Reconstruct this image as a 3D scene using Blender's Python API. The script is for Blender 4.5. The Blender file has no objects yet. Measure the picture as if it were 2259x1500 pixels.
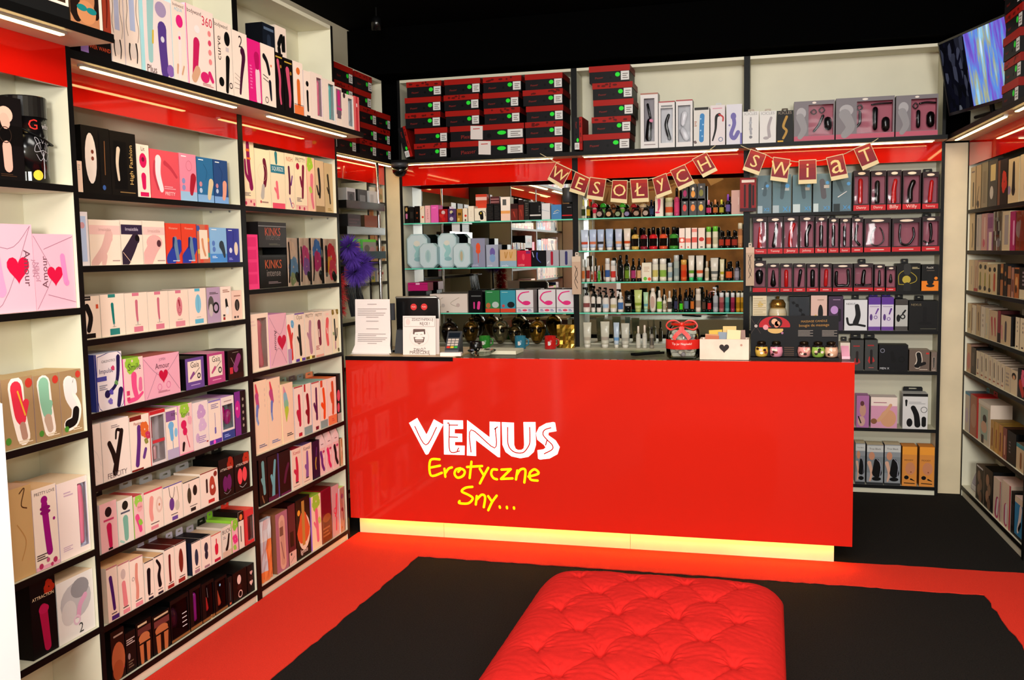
import bpy, bmesh, math, random
import numpy as np
from mathutils import Vector, Matrix
from mathutils.geometry import tessellate_polygon
random.seed(7)
C = bpy.context.scene.collection
S = bpy.context.scene
PI = math.pi

# ------------------------------------------------------------------ camera, world, lights, exposure
cam_d = bpy.data.cameras.new('camera'); cam = bpy.data.objects.new('camera', cam_d); C.objects.link(cam)
PITCH, YAW, ROLL = .0906, .2643, -.0185
cam_d.sensor_fit = 'HORIZONTAL'; cam_d.sensor_width = 36.0; cam_d.lens = 36.0 * 2108.35 / 2259.0
cam_d.clip_start = .05; cam_d.clip_end = 60
fw = Vector((-math.sin(YAW) * math.cos(PITCH), math.cos(YAW) * math.cos(PITCH), -math.sin(PITCH)))
rt = Vector((math.cos(YAW), math.sin(YAW), 0)); up = rt.cross(fw)
r2 = math.cos(ROLL) * rt + math.sin(ROLL) * up; u2 = -math.sin(ROLL) * rt + math.cos(ROLL) * up
M = Matrix((r2, u2, -fw)).transposed().to_4x4(); M.translation = (0, 0, 1.65)
cam.matrix_world = M
S.camera = cam
S.view_settings.view_transform = 'Standard'; S.view_settings.look = 'None'
S.view_settings.gamma = 1; S.view_settings.use_curve_mapping = False
S.view_settings.exposure = 0.2
S.cycles.use_denoising = True
S.cycles.max_bounces = 8; S.cycles.diffuse_bounces = 3; S.cycles.glossy_bounces = 4
S.cycles.transparent_max_bounces = 16; S.cycles.caustics_reflective = False; S.cycles.caustics_refractive = False
S.cycles.sample_clamp_indirect = 4.0
wd = bpy.data.worlds.new('world'); S.world = wd; wd.use_nodes = True
wd.node_tree.nodes['Background'].inputs[0].default_value = (.9, .92, 1, 1)
wd.node_tree.nodes['Background'].inputs[1].default_value = .3

def area(name, loc, target, sx, sy, power, col, spread=PI):
    l = bpy.data.lights.new(name, 'AREA'); l.shape = 'RECTANGLE'; l.size = sx; l.size_y = sy
    l.energy = power; l.color = col; l.spread = spread
    o = bpy.data.objects.new(name, l); C.objects.link(o); o.location = loc
    o.rotation_euler = (Vector(target) - Vector(loc)).to_track_quat('-Z', 'Y').to_euler()
    return o
WARM = (1., .95, .86)
area('ceiling_lamp', (-.35, -.5, 3.17), (-.9, 5, .2), 3.0, .28, 95, (1., .98, .94))
area('ceiling_lamp', (-.1, 2.3, 3.25), (-.7, 3.2, 0), 1.5, .9, 58, WARM)
area('ceiling_lamp', (-.3, 4.1, 3.25), (-.7, 6, .9), 2.2, .6, 36, WARM)
area('added_front_fill', (.62, -2.5, 2.0), (-.8, 4.5, 1.1), .7, .6, 238, (1., .98, .95))  # frontal fill added to brighten the shelf interiors, no lamp known there
area('camera_flash', (.04, -.12, 1.86), (-.9, 5, 1.2), .16, .12, 14, (1., .98, .95))


# ------------------------------------------------------------------ colour and materials
def lin(c): return c / 12.92 if c <= .04045 else ((c + .055) / 1.055) ** 2.4
def hx(s):
    if len(s) == 3: s = s[0] * 2 + s[1] * 2 + s[2] * 2
    return tuple(lin(int(s[i:i + 2], 16) / 255) for i in (0, 2, 4)) + (1.,)
def ink(s):
    c = hx(s); m = max(c[:3]); k = min(1., .45 + m / .12 * .55)      # printed blacks are deep
    return tuple(x * k for x in c[:3]) + (1.,)

def new_mat(name):
    m = bpy.data.materials.new(name); m.use_nodes = True
    return m, m.node_tree, m.node_tree.nodes['Principled BSDF']
def plain(name, col, rough=.5, metal=0., noise=0., scale=40., bump=0., spec=.5, coat=0., emit=0.):
    m, t, b = new_mat(name)
    b.inputs['Roughness'].default_value = rough; b.inputs['Metallic'].default_value = metal
    b.inputs['Specular IOR Level'].default_value = spec; b.inputs['Coat Weight'].default_value = coat
    c = hx(col) if isinstance(col, str) else col
    if noise or bump:
        tc = t.nodes.new('ShaderNodeTexCoord'); n = t.nodes.new('ShaderNodeTexNoise')
        n.inputs['Scale'].default_value = scale; n.inputs['Detail'].default_value = 5
        t.links.new(tc.outputs['Object'], n.inputs['Vector'])
        r = t.nodes.new('ShaderNodeValToRGB')
        r.color_ramp.elements[0].position = .3; r.color_ramp.elements[1].position = .7
        r.color_ramp.elements[0].color = tuple(x * (1 - noise) for x in c[:3]) + (1,)
        r.color_ramp.elements[1].color = tuple(min(1, x * (1 + noise)) for x in c[:3]) + (1,)
        t.links.new(n.outputs['Fac'], r.inputs['Fac']); t.links.new(r.outputs['Color'], b.inputs['Base Color'])
        if bump:
            bp = t.nodes.new('ShaderNodeBump'); bp.inputs['Strength'].default_value = bump; bp.inputs['Distance'].default_value = .004
            t.links.new(n.outputs['Fac'], bp.inputs['Height']); t.links.new(bp.outputs['Normal'], b.inputs['Normal'])
    else: b.inputs['Base Color'].default_value = c
    if emit:
        b.inputs['Emission Color'].default_value = c; b.inputs['Emission Strength'].default_value = emit
    return m
def attr_mat(name, rough, spec=.5, metal=0., coat=0.):
    m, t, b = new_mat(name)
    a = t.nodes.new('ShaderNodeAttribute'); a.attribute_name = 'Col'
    t.links.new(a.outputs['Color'], b.inputs['Base Color'])
    b.inputs['Roughness'].default_value = rough; b.inputs['Specular IOR Level'].default_value = spec
    b.inputs['Metallic'].default_value = metal; b.inputs['Coat Weight'].default_value = coat
    return m
def clear(name, tint, refl=.12, rough=.03):
    m = bpy.data.materials.new(name); m.use_nodes = True; t = m.node_tree; t.nodes.clear()
    o = t.nodes.new('ShaderNodeOutputMaterial'); mx = t.nodes.new('ShaderNodeMixShader')
    tr = t.nodes.new('ShaderNodeBsdfTransparent'); gl = t.nodes.new('ShaderNodeBsdfGlossy')
    lw = t.nodes.new('ShaderNodeLayerWeight'); lw.inputs['Blend'].default_value = refl
    tr.inputs['Color'].default_value = hx(tint); gl.inputs['Roughness'].default_value = rough
    t.links.new(lw.outputs['Fresnel'], mx.inputs['Fac']); t.links.new(tr.outputs[0], mx.inputs[1]); t.links.new(gl.outputs[0], mx.inputs[2])
    t.links.new(mx.outputs[0], o.inputs['Surface'])
    return m
def glow(name, col, strength):
    m = bpy.data.materials.new(name); m.use_nodes = True; t = m.node_tree; t.nodes.clear()
    o = t.nodes.new('ShaderNodeOutputMaterial'); e = t.nodes.new('ShaderNodeEmission')
    e.inputs['Color'].default_value = hx(col); e.inputs['Strength'].default_value = strength
    t.links.new(e.outputs[0], o.inputs['Surface'])
    return m
CARD = attr_mat('printed card', .45, .12)
GLOSS = attr_mat('glossy plastic', .16, .4)
FOIL = attr_mat('shiny metal', .2, metal=.8)
MAT = dict(
    board=plain('cream laminate', 'd6d1b8', .45, noise=.03, scale=6),
    boardin=plain('cream laminate back', 'cec9b0', .5, noise=.03, scale=5),
    maple=plain('pale maple panel', 'd9c8a4', .4, noise=.07, scale=5),
    black=plain('black edging', '040404', .5, spec=.15),
    red=plain('glossy red lacquer', 'c2140a', .035, spec=.5),
    redcounter=plain('glossy red counter', 'cf2416', .07, spec=.5),
    led=glow('led strip', 'ffdf90', 11),
    alu=plain('aluminium channel', 'b8b4ac', .4, metal=.8),
    mirror=plain('mirror', 'd8dcd8', .01, metal=1),
    glass=clear('shelf glass', 'd8efe6', .16), plastic=clear('clear plastic', 'f6f6f8', .13, .06),
    glassedge=plain('green glass edge', '5fd0ae', .15, spec=.8, emit=.12),  # faint green glow added to the edge, which is no lamp
    chrome=plain('chrome', 'c8c8cc', .12, metal=1),
    carpet=plain('black carpet', '1b1917', .95, noise=.45, scale=160, bump=.6, spec=.1),
    redcarpet=plain('red carpet', 'dc3626', .95, noise=.1, scale=220, bump=.5, spec=.1),
    ceiling=plain('black ceiling', '030303', .9, noise=.3, scale=20, spec=.05),
    wall=plain('cream wall', 'c8bea4', .7, noise=.03, scale=4),
    darkwall=plain('black wall', '020202', .9, spec=.02),
    wood=plain('pale wood', 'e6cbb6', .5, noise=.1, scale=12),
    oak=plain('counter oak', 'c8a87c', .4, noise=.12, scale=9),
    white=plain('white lacquer', 'f4f4f4', .15, spec=.6, coat=.4),
    paper=plain('white paper', 'f3e6e0', .7),
    satin=plain('red satin ribbon', 'd82412', .3),
    blackgloss=plain('black gloss plastic', '0a0a0b', .2),
    grey=plain('dark grey plastic', '3a3c40', .45),
    ledgold=glow('golden led strip', 'ffb020', 36), lit_white=plain('lit white acrylic', 'ffffff', .3, emit=.9), lit_yellow=plain('lit yellow acrylic', 'ffe600', .3, emit=.5),
    velvet=plain('red velvet', 'c2211d', .95, noise=.06, scale=90, bump=.15, spec=.06), cord=plain('natural cord', 'd8c49a', .8),
    clearglass=clear('clear glass', 'f0f4f0', .12, .02), topglass=clear('counter glass', 'f0f4ec', .03, .22), screen=None, woodwall=plain('warm wood panelling', 'c08a4c', .5, noise=.4, scale=3),
    purple=plain('purple plume', '4a2690', .8), redplume=plain('red plume', '9c1418', .8),
)

def screen_mat():
    m = bpy.data.materials.new('television picture'); m.use_nodes = True; t = m.node_tree; t.nodes.clear(); N = t.nodes.new; K = t.links.new
    o = N('ShaderNodeOutputMaterial'); e = N('ShaderNodeEmission'); tc = N('ShaderNodeTexCoord'); sp = N('ShaderNodeSeparateXYZ'); K(tc.outputs['Object'], sp.inputs[0])
    mp = N('ShaderNodeMapping'); mp.inputs['Scale'].default_value = (16, 1, 2.2); K(tc.outputs['Object'], mp.inputs[0])
    n = N('ShaderNodeTexNoise'); n.inputs['Scale'].default_value = 1.2; n.inputs['Detail'].default_value = 6; K(mp.outputs[0], n.inputs['Vector'])
    r = N('ShaderNodeValToRGB'); K(n.outputs['Fac'], r.inputs['Fac']); el = r.color_ramp.elements
    el[0].position = .3; el[0].color = hx('3038a8'); el[1].position = .75; el[1].color = hx('e8eaff')
    for p, c in ((.42, '7a58c8'), (.5, '5a90e0'), (.57, 'a8a878'), (.64, '88c8f0')): x = el.new(p); x.color = hx(c)
    mp2 = N('ShaderNodeMapping'); mp2.inputs['Scale'].default_value = (30, 1, 13); K(tc.outputs['Object'], mp2.inputs[0])
    n2 = N('ShaderNodeTexVoronoi'); n2.inputs['Scale'].default_value = 1.1; K(mp2.outputs[0], n2.inputs['Vector'])
    r2_ = N('ShaderNodeValToRGB'); K(n2.outputs['Color'], r2_.inputs['Fac']); el = r2_.color_ramp.elements
    el[0].position = .0; el[0].color = (.004, .004, .01, 1); el[1].position = 1; el[1].color = hx('c8ccd8')
    for p, c in ((.7, '08080c'), (.8, '3a3c4c'), (.86, '101018')): x = el.new(p); x.color = hx(c)
    cmp_ = N('ShaderNodeMath'); cmp_.operation = 'GREATER_THAN'; cmp_.inputs[1].default_value = -.08; K(sp.outputs[0], cmp_.inputs[0])
    mx = N('ShaderNodeMixRGB'); K(cmp_.outputs[0], mx.inputs[0]); K(r2_.outputs[0], mx.inputs[1]); K(r.outputs[0], mx.inputs[2])
    K(mx.outputs[0], e.inputs[0]); e.inputs[1].default_value = .9; K(e.outputs[0], o.inputs[0]); return m
MAT['screen'] = screen_mat()

# ------------------------------------------------------------------ mesh collector
class MB:
    def __init__(s): s.v = []; s.f = []; s.c = []
    def poly(s, pts, col=None):
        i = len(s.v); s.v += [tuple(p) for p in pts]; s.f.append(tuple(range(i, i + len(pts)))); s.c.append(col)
    def box(s, x0, x1, y0, y1, z0, z1, col=None, front=None, side=None, top=None):
        i = len(s.v)
        s.v += [(x0, y0, z0), (x1, y0, z0), (x1, y1, z0), (x0, y1, z0), (x0, y0, z1), (x1, y0, z1), (x1, y1, z1), (x0, y1, z1)]
        for q, k in (((0, 1, 5, 4), front or col), ((1, 2, 6, 5), side or col), ((2, 3, 7, 6), col), ((3, 0, 4, 7), side or col), ((4, 5, 6, 7), top or col), ((3, 2, 1, 0), col)):
            s.f.append(tuple(i + a for a in q)); s.c.append(k)
        return s
    def lathe(s, prof, n=14, cx=0, cy=0, cols=None, sx=1, sy=1):
        i = len(s.v); m = len(prof)
        for r, z in prof:
            for k in range(n):
                a = 2 * PI * k / n; s.v.append((cx + r * sx * math.cos(a), cy + r * sy * math.sin(a), z))
        for j in range(m - 1):
            for k in range(n):
                s.f.append((i + j * n + k, i + j * n + (k + 1) % n, i + (j + 1) * n + (k + 1) % n, i + (j + 1) * n + k)); s.c.append(cols[j] if cols else None)
        s.f.append(tuple(i + k for k in reversed(range(n)))); s.c.append(cols[0] if cols else None)
        s.f.append(tuple(i + (m - 1) * n + k for k in range(n))); s.c.append(cols[-1] if cols else None)
        return s
    def tube(s, pts, r0, r1=None, n=8, col=None):
        r1 = r0 if r1 is None else r1; pts = [Vector(p) for p in pts]; i = len(s.v); m = len(pts)
        rr = []; pp = []
        for j, p in enumerate(pts):
            t = j / max(1, m - 1); rr.append(r0 + (r1 - r0) * t); pp.append(p)
        d0 = (pts[1] - pts[0]).normalized(); d1 = (pts[-1] - pts[-2]).normalized()
        pp = [pts[0] - d0 * r0 * .98, pts[0] - d0 * r0 * .7] + pp + [pts[-1] + d1 * r1 * .7, pts[-1] + d1 * r1 * .98]
        rr = [r0 * .2, r0 * .72] + rr + [r1 * .72, r1 * .2]
        m = len(pp); ref = None
        for j in range(m):
            d = (pp[min(j + 1, m - 1)] - pp[max(j - 1, 0)]).normalized()
            if ref is None: ref = d.orthogonal().normalized()
            ref = (ref - d * ref.dot(d)).normalized(); b = d.cross(ref)
            for k in range(n):
                a = 2 * PI * k / n; s.v.append(tuple(pp[j] + (ref * math.cos(a) + b * math.sin(a)) * rr[j]))
        for j in range(m - 1):
            for k in range(n):
                s.f.append((i + j * n + k, i + j * n + (k + 1) % n, i + (j + 1) * n + (k + 1) % n, i + (j + 1) * n + k)); s.c.append(col)
        s.f.append(tuple(i + k for k in reversed(range(n)))); s.c.append(col)
        s.f.append(tuple(i + (m - 1) * n + k for k in range(n))); s.c.append(col)
        return s
    def mesh(s, name, mat, smooth=False):
        me = bpy.data.meshes.new(name); me.from_pydata(s.v, [], s.f)
        if any(c is not None for c in s.c):
            a = me.color_attributes.new('Col', 'FLOAT_COLOR', 'CORNER'); d = []
            for f, c in zip(s.f, s.c):
                k = ink(c) if isinstance(c, str) else (c or (.8, .8, .8, 1)); d += list(k) * len(f)
            a.data.foreach_set('color', d)
        me.materials.append(mat)
        if smooth: me.polygons.foreach_set('use_smooth', [True] * len(me.polygons))
        me.update()
        return me
    def obj(s, name, mat, parent=None, smooth=False, loc=None, rz=0):
        o = bpy.data.objects.new(name, s.mesh(name, mat, smooth)); C.objects.link(o)
        if parent: o.parent = parent
        if loc is not None: o.location = loc
        if rz: o.rotation_euler = (0, 0, rz)
        return o
USED = {}
def tag(o, label, cat, group=None):
    o['label'] = label; o['category'] = cat
    if group: o['group'] = group
    USED[label] = USED.get(label, 0) + 1
    return o
def empty(name, loc=(0, 0, 0), rz=0):
    o = bpy.data.objects.new(name, None); o.empty_display_size = .1; C.objects.link(o); o.location = loc; o.rotation_euler = (0, 0, rz)
    return o
def struct(o): o['kind'] = 'structure'; return o

# ------------------------------------------------------------------ flat print: strokes, shapes and lettering
def smooth_pts(p, n=5):
    if len(p) < 3:
        return [(p[0][0] + (p[1][0] - p[0][0]) * t, p[0][1] + (p[1][1] - p[0][1]) * t) for t in (0, .5, 1)]
    q = [p[0]] + p + [p[-1]]; out = []
    for i in range(1, len(q) - 2):
        a, b, c, d = q[i - 1:i + 3]
        for k in range(n):
            t = k / n
            out.append(tuple(.5 * (2 * b[j] + (c[j] - a[j]) * t + (2 * a[j] - 5 * b[j] + 4 * c[j] - d[j]) * t * t + (3 * b[j] - a[j] - 3 * c[j] + d[j]) * t ** 3) for j in (0, 1)))
    return out + [p[-1]]
def stroke2d(pts, w0, w1):
    """quads and end caps of a round-ended stroke, as lists of 2D points"""
    n = len(pts); L = []; R = []; out = []
    for i, (x, y) in enumerate(pts):
        a = pts[max(0, i - 1)]; b = pts[min(n - 1, i + 1)]
        dx, dy = b[0] - a[0], b[1] - a[1]; l = math.hypot(dx, dy) or 1; dx /= l; dy /= l
        w = (w0 + (w1 - w0) * i / (n - 1)) / 2
        L.append((x - dy * w, y + dx * w)); R.append((x + dy * w, y - dx * w))
        if i in (0, n - 1):
            sg = -1 if i == 0 else 1; base = math.atan2(dy * sg, dx * sg)
            out.append([(x + w * math.cos(base + t), y + w * math.sin(base + t)) for t in [PI * (k / 6 - .5) for k in range(7)]])
    for i in range(n - 1): out.append([R[i], R[i + 1], L[i + 1], L[i]])
    return out
TXT = {}
def text2d(s):
    if s not in TXT:
        cu = bpy.data.curves.new('lettering', 'FONT'); cu.body = s; cu.size = 1; cu.resolution_u = 2
        o = bpy.data.objects.new('lettering', cu); me = o.to_mesh()
        v = [(p.co.x, p.co.y) for p in me.vertices]; f = [tuple(p.vertices) for p in me.polygons]
        o.to_mesh_clear(); bpy.data.objects.remove(o); bpy.data.curves.remove(cu)
        if v:
            x0 = min(a[0] for a in v); x1 = max(a[0] for a in v); y0 = min(a[1] for a in v); y1 = max(a[1] for a in v)
            v = [(a[0] - (x0 + x1) / 2, a[1] - (y0 + y1) / 2) for a in v]
            TXT[s] = (v, f, x1 - x0, y1 - y0)
        else: TXT[s] = ([], [], 1, 1)
    return TXT[s]
def circle2d(x, y, rx, ry, n=14): return [(x + rx * math.cos(2 * PI * k / n), y + ry * math.sin(2 * PI * k / n)) for k in range(n)]
def heart2d(x, y, s):
    return [(x + s * .062 * 16 * math.sin(t) ** 3, y + s * .062 * (13 * math.cos(t) - 5 * math.cos(2 * t) - 2 * math.cos(3 * t) - math.cos(4 * t))) for t in [2 * PI * k / 22 for k in range(22)]]
def add_text(mb, s, x, y, width, col, put, rot=0, height=None):
    v, f, w, h = text2d(s.replace('_', ' '))
    k = width / w if height is None else height / h
    ca, sa = math.cos(math.radians(rot)), math.sin(math.radians(rot))
    i = len(mb.v)
    mb.v += [put(x + k * (a * ca - b * sa), y + k * (a * sa + b * ca)) for a, b in v]
    for q in f: mb.f.append(tuple(i + a for a in q)); mb.c.append(col)
def draw(ops, w, h, yf, front='f0dccb'):
    """print on a face w x h whose plane is local y = yf; returns (print mesh, window spec, tubes, tab, film)"""
    mb = MB(); win = None; tubes = []; tab = None; film = False; k = 0
    wop = [o.split() for o in ops if o.startswith('V')]; e0 = yf - .0004; wx, wz = w * .4985, h * .998
    if wop:     # the printed sheet itself: whole, or a frame round the window
        x0, z0, x1, z1 = [(float(wop[0][1]) - .5) * w, float(wop[0][2]) * h, (float(wop[0][3]) - .5) * w, float(wop[0][4]) * h]
        for q in ((-wx, x0, .001, wz), (x1, wx, .001, wz), (x0, x1, .001, z0), (x0, x1, z1, wz)):
            if q[1] - q[0] > 1e-4 and q[3] - q[2] > 1e-4: mb.poly([(q[0], e0, q[2]), (q[1], e0, q[2]), (q[1], e0, q[3]), (q[0], e0, q[3])], front)
    else: mb.poly([(-wx, e0, .001), (wx, e0, .001), (wx, e0, wz), (-wx, e0, wz)], front)
    for op in ops:
        a = op.split()
        if not a: continue
        k += 1; e = yf - .0005 - .00014 * k; c = a[0]
        put = lambda x, z, e=e: (x, e, z)
        X = lambda t: (float(t) - .5) * w
        Z = lambda t: float(t) * h
        def P(pts, col):
            for ax, lim, sg in ((0, wx, 1), (0, -wx, -1), (1, wz, 1), (1, .001, -1)):     # keep the print on the face
                out = []
                for i_, p in enumerate(pts):
                    q = pts[i_ - 1]; a_, b_ = (q[ax] - lim) * sg, (p[ax] - lim) * sg
                    if (a_ > 0) != (b_ > 0): t_ = a_ / (a_ - b_); out.append((q[0] + (p[0] - q[0]) * t_, q[1] + (p[1] - q[1]) * t_))
                    if b_ <= 0: out.append(p)
                pts = out
                if len(pts) < 3: return
            mb.poly([put(x, z, e - .000004 * (len(mb.f) % 30)) for x, z in pts], col)
        if c == 'R': x0, z0, x1, z1 = X(a[1]), Z(a[2]), X(a[3]), Z(a[4]); P([(x0, z0), (x1, z0), (x1, z1), (x0, z1)], a[5])
        elif c == 'C': P(circle2d(X(a[1]), Z(a[2]), float(a[3]) * w, float(a[3]) * w), a[4])
        elif c == 'E': P(circle2d(X(a[1]), Z(a[2]), float(a[3]) * w, float(a[4]) * h, 18), a[5])
        elif c == 'O':
            r = float(a[3]) * w; t = float(a[4]) * w; o1 = circle2d(X(a[1]), Z(a[2]), r, r, 18); o2 = circle2d(X(a[1]), Z(a[2]), r - t, r - t, 18)
            for j in range(18): P([o1[j], o1[(j + 1) % 18], o2[(j + 1) % 18], o2[j]], a[5])
        elif c == 'S':
            q = [float(t) for t in a[4:]]; pts = smooth_pts([((q[i] - .5) * w, q[i + 1] * h) for i in range(0, len(q), 2)])
            for poly in stroke2d(pts, float(a[1]) * w, float(a[2]) * w): P(poly, a[3])
        elif c == 'H': P(heart2d(X(a[1]), Z(a[2]), float(a[3]) * w), a[4])
        elif c == 'F':
            n = int(a[5]); r = float(a[3]) * w; cx, cz = X(a[1]), Z(a[2])
            for j in range(n):
                t = 2 * PI * j / n + .4; rr = r * (.75 + .25 * ((j * 7) % 3) / 2)
                q = [(cx + rr * .55 * math.cos(t) + rr * .45 * math.cos(t + s), cz + rr * .55 * math.sin(t) + rr * .45 * math.sin(t + s)) for s in [2 * PI * i / 8 for i in range(8)]]
                P([(min(max(x, -w / 2), w / 2), min(max(z, 0), h)) for x, z in q], a[4])
        elif c == 'T':
            rot = float(a[6]) if len(a) > 6 else 0
            add_text(mb, a[5], X(a[1]), Z(a[2]), float(a[3]) * (h if rot else w), a[4], put, rot)
        elif c == 'N':
            x0, z0, x1, z1 = X(a[1]), Z(a[2]), X(a[3]), Z(a[4]); n = int(a[5]); dz = (z1 - z0) / n
            for j in range(n):
                q = x1 - (x1 - x0) * (.25 if j % 3 == 1 else 0); P([(x0, z0 + dz * j + dz * .25), (q, z0 + dz * j + dz * .25), (q, z0 + dz * j + dz * .75), (x0, z0 + dz * j + dz * .75)], a[6])
        elif c == 'V': win = (X(a[1]), Z(a[2]), X(a[3]), Z(a[4]), a[5])
        elif c == 'Q': tubes.append(a)
        elif c == 'B': tab = (a[1], float(a[2]) if len(a) > 2 else .25, float(a[3]) if len(a) > 3 else .75, float(a[4]) if len(a) > 4 else 1)
        elif c == 'G': film = True
    return mb, win, tubes, tab, film

# ------------------------------------------------------------------ frames: u runs along a wall left to right, v is the distance out from the shelf fronts
XL, YB, RA = -2.373, 6.72, .0425
def place(frame, u, out, z=0):
    if frame == 'L': return Vector((XL + out, u, z)), PI / 2
    if frame == 'M': return Vector((-2.2 + out, u, z)), PI / 2
    if frame == 'K': return Vector((-2.77 + out, u, z)), PI / 2
    if frame == 'B': return Vector((u, YB - out, z)), 0.
    d = Vector((math.sin(RA), -math.cos(RA), 0)); n = Vector((-math.cos(RA), -math.sin(RA), 0))
    return Vector((1.23, 6.775, 0)) + d * u + n * out + Vector((0, 0, z)), -PI / 2 + RA

def carton(frame, u, z, w, h, d, out, label, group, dsl, name='product_box', tilt=0):
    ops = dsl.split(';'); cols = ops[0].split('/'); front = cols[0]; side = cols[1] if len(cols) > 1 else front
    top = cols[2] if len(cols) > 2 else side  # tan tops on white boxes hold warm light in their colour
    w -= .002; yf = -d / 2
    pm, win, tubes, tab, film = draw(ops[1:], w, h, yf, front)
    b = MB(); x = w / 2
    if win:
        x0, z0, x1, z1, cav = win; yc = yf + min(d * .7, .06, .55 * (x1 - x0))
        b.poly([(x, yf, 0), (x, -yf, 0), (x, -yf, h), (x, yf, h)], side); b.poly([(-x, -yf, 0), (-x, yf, 0), (-x, yf, h), (-x, -yf, h)], side)
        b.poly([(-x, yf, h), (x, yf, h), (x, -yf, h), (-x, -yf, h)], top); b.poly([(-x, -yf, 0), (x, -yf, 0), (x, yf, 0), (-x, yf, 0)], side)
        b.poly([(x, -yf, 0), (-x, -yf, 0), (-x, -yf, h), (x, -yf, h)], side)
        O = [(-x, 0), (x, 0), (x, h), (-x, h)]; I = [(x0, z0), (x1, z0), (x1, z1), (x0, z1)]
        for i in range(4):
            j = (i + 1) % 4
            b.poly([(O[i][0], yf, O[i][1]), (O[j][0], yf, O[j][1]), (I[j][0], yf, I[j][1]), (I[i][0], yf, I[i][1])], front)
            b.poly([(I[i][0], yf, I[i][1]), (I[j][0], yf, I[j][1]), (I[j][0], yc, I[j][1]), (I[i][0], yc, I[i][1])], cav)
        b.poly([(x0, yc, z0), (x1, yc, z0), (x1, yc, z1), (x0, yc, z1)], cav)
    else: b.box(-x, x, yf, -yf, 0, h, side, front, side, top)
    loc, rz = place(frame, u, out - d / 2, z + .0006)
    o = b.obj(name, CARD, None, False, loc, rz + tilt)
    tag(o, label, 'box', group)
    if pm.f: pm.obj('front_print', CARD, o)
    if win:
        dep = min(d * .7, .06, .55 * (win[2] - win[0]))
        for a in tubes:
            q = [float(t) for t in a[4:]]; rr = max(float(a[1]), float(a[2])) * w / 2; k = min(1, dep * .4 / rr) if rr else 1
            pts = smooth_pts([((q[i] - .5) * w, q[i + 1] * h) for i in range(0, len(q), 2)], 4)
            t = MB(); t.tube([(p[0], yf + dep * .47, p[1]) for p in pts], float(a[1]) * w / 2, float(a[2]) * w / 2, 9, a[3])
            if k < 1: t.v = [(v[0], yf + dep * .47 + (v[1] - yf - dep * .47) * k, v[2]) for v in t.v]
            t.obj('packed_item', GLOSS, o, True)
        p = MB(); nx_, nz_ = 7, 10; rw = random.Random(len(USED)); bend = .004
        g_ = [[(win[0] + (win[2] - win[0]) * i / nx_, yf + .0016 + bend * .3 * math.cos(6.28 * i / nx_) + rw.uniform(-.0007, .0007) * (0 < i < nx_ and 0 < j < nz_), win[1] + (win[3] - win[1]) * j / nz_) for i in range(nx_ + 1)] for j in range(nz_ + 1)]
        for j in range(nz_):
            for i in range(nx_): p.v += [g_[j][i], g_[j][i + 1], g_[j + 1][i + 1], g_[j + 1][i]]; p.f.append(tuple(range(len(p.v) - 4, len(p.v)))); p.c.append(None)
        wme = p.obj('window', MAT['plastic'], o, True); bm_ = bmesh.new(); bm_.from_mesh(wme.data); bmesh.ops.remove_doubles(bm_, verts=bm_.verts, dist=1e-5); bm_.to_mesh(wme.data); bm_.free()
    if film:
        p = MB(); n = 5
        for i in range(n):   # slightly wavy cellophane wrap over the front
            for j in range(4):
                f = lambda a, c: (-x + w * a / n, yf - .0035 - .0018 * math.sin(a * 2.3 + c * 1.7), h * c / 4)
                p.poly([f(i, j), f(i + 1, j), f(i + 1, j + 1), f(i, j + 1)])
        p.obj('film', MAT['plastic'], o, True)
    if tab:
        c, a0, a1, tmax = tab; t = MB(); th = min(.03, h * .16 + .008, tmax); xa, xb = (a0 - .5) * w, (a1 - .5) * w
        yb = -yf - .003; m = (xa + xb) / 2; s = (xb - xa) * .2; za, zb = h + th * .45, h + th * .7
        for q in ([(xa, h), (xb, h), (xb, za), (xa, za)], [(xa, zb), (xb, zb), (xb - s * .3, h + th), (xa + s * .3, h + th)], [(xa, za), (m - s, za), (m - s, zb), (xa, zb)], [(m + s, za), (xb, za), (xb, zb), (m + s, zb)]):
            t.poly([(X, yb, Z) for X, Z in q], c); t.poly([(X, yb + .0012, Z) for X, Z in reversed(q)], c)
        t.obj('hang_tab', CARD, o)
    return o

# ------------------------------------------------------------------ setting
def slab(name, x0, x1, y0, y1, z0, z1, m, parent=None):
    b = MB(); b.box(x0, x1, y0, y1, z0, z1); o = b.obj(name, MAT[m], parent)
    return o if parent else struct(o)
floor = slab('floor', -3.2, 2.0, -3.2, 7.3, -.1, 0, 'carpet')
slab('ceiling', -3.2, 2.0, -3.2, 7.3, 3.3, 3.4, 'ceiling')
slab('wall_left', -3.15, -3.0, -3.2, 7.3, 0, 3.3, 'wall')
slab('wall_back', -3.2, 2.0, 7.0, 7.2, 0, 3.3, 'darkwall')
slab('wall_right', 1.72, 1.9, -3.2, 7.3, 0, 3.3, 'wall')
slab('wall_front', -3.2, 2.0, -3.2, -3.0, 0, 3.3, 'woodwall')
slab('trim_1', 1.085, 1.235, 6.79, 6.98, 0, 2.306, 'maple')          # column between the back shelves and the right wall
slab('trim_2', -2.77, -2.664, 6.72, 6.98, 0, 2.306, 'maple')         # column in the left corner
slab('trim_3', -3.0, 1.7, 6.62, 6.99, 2.965, 3.29, 'darkwall')       # dark bulkhead over the back shelves
def carpet_piece(pts):
    b = MB(); n = len(pts)
    b.poly([(x, y, .004) for x, y in pts])
    for i in range(n):
        (x0, y0), (x1, y1) = pts[i], pts[(i + 1) % n]
        b.poly([(x0, y0, 0), (x1, y1, 0), (x1, y1, .004), (x0, y0, .004)])
    return b.obj('carpet_band', MAT['redcarpet'], floor)
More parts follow.
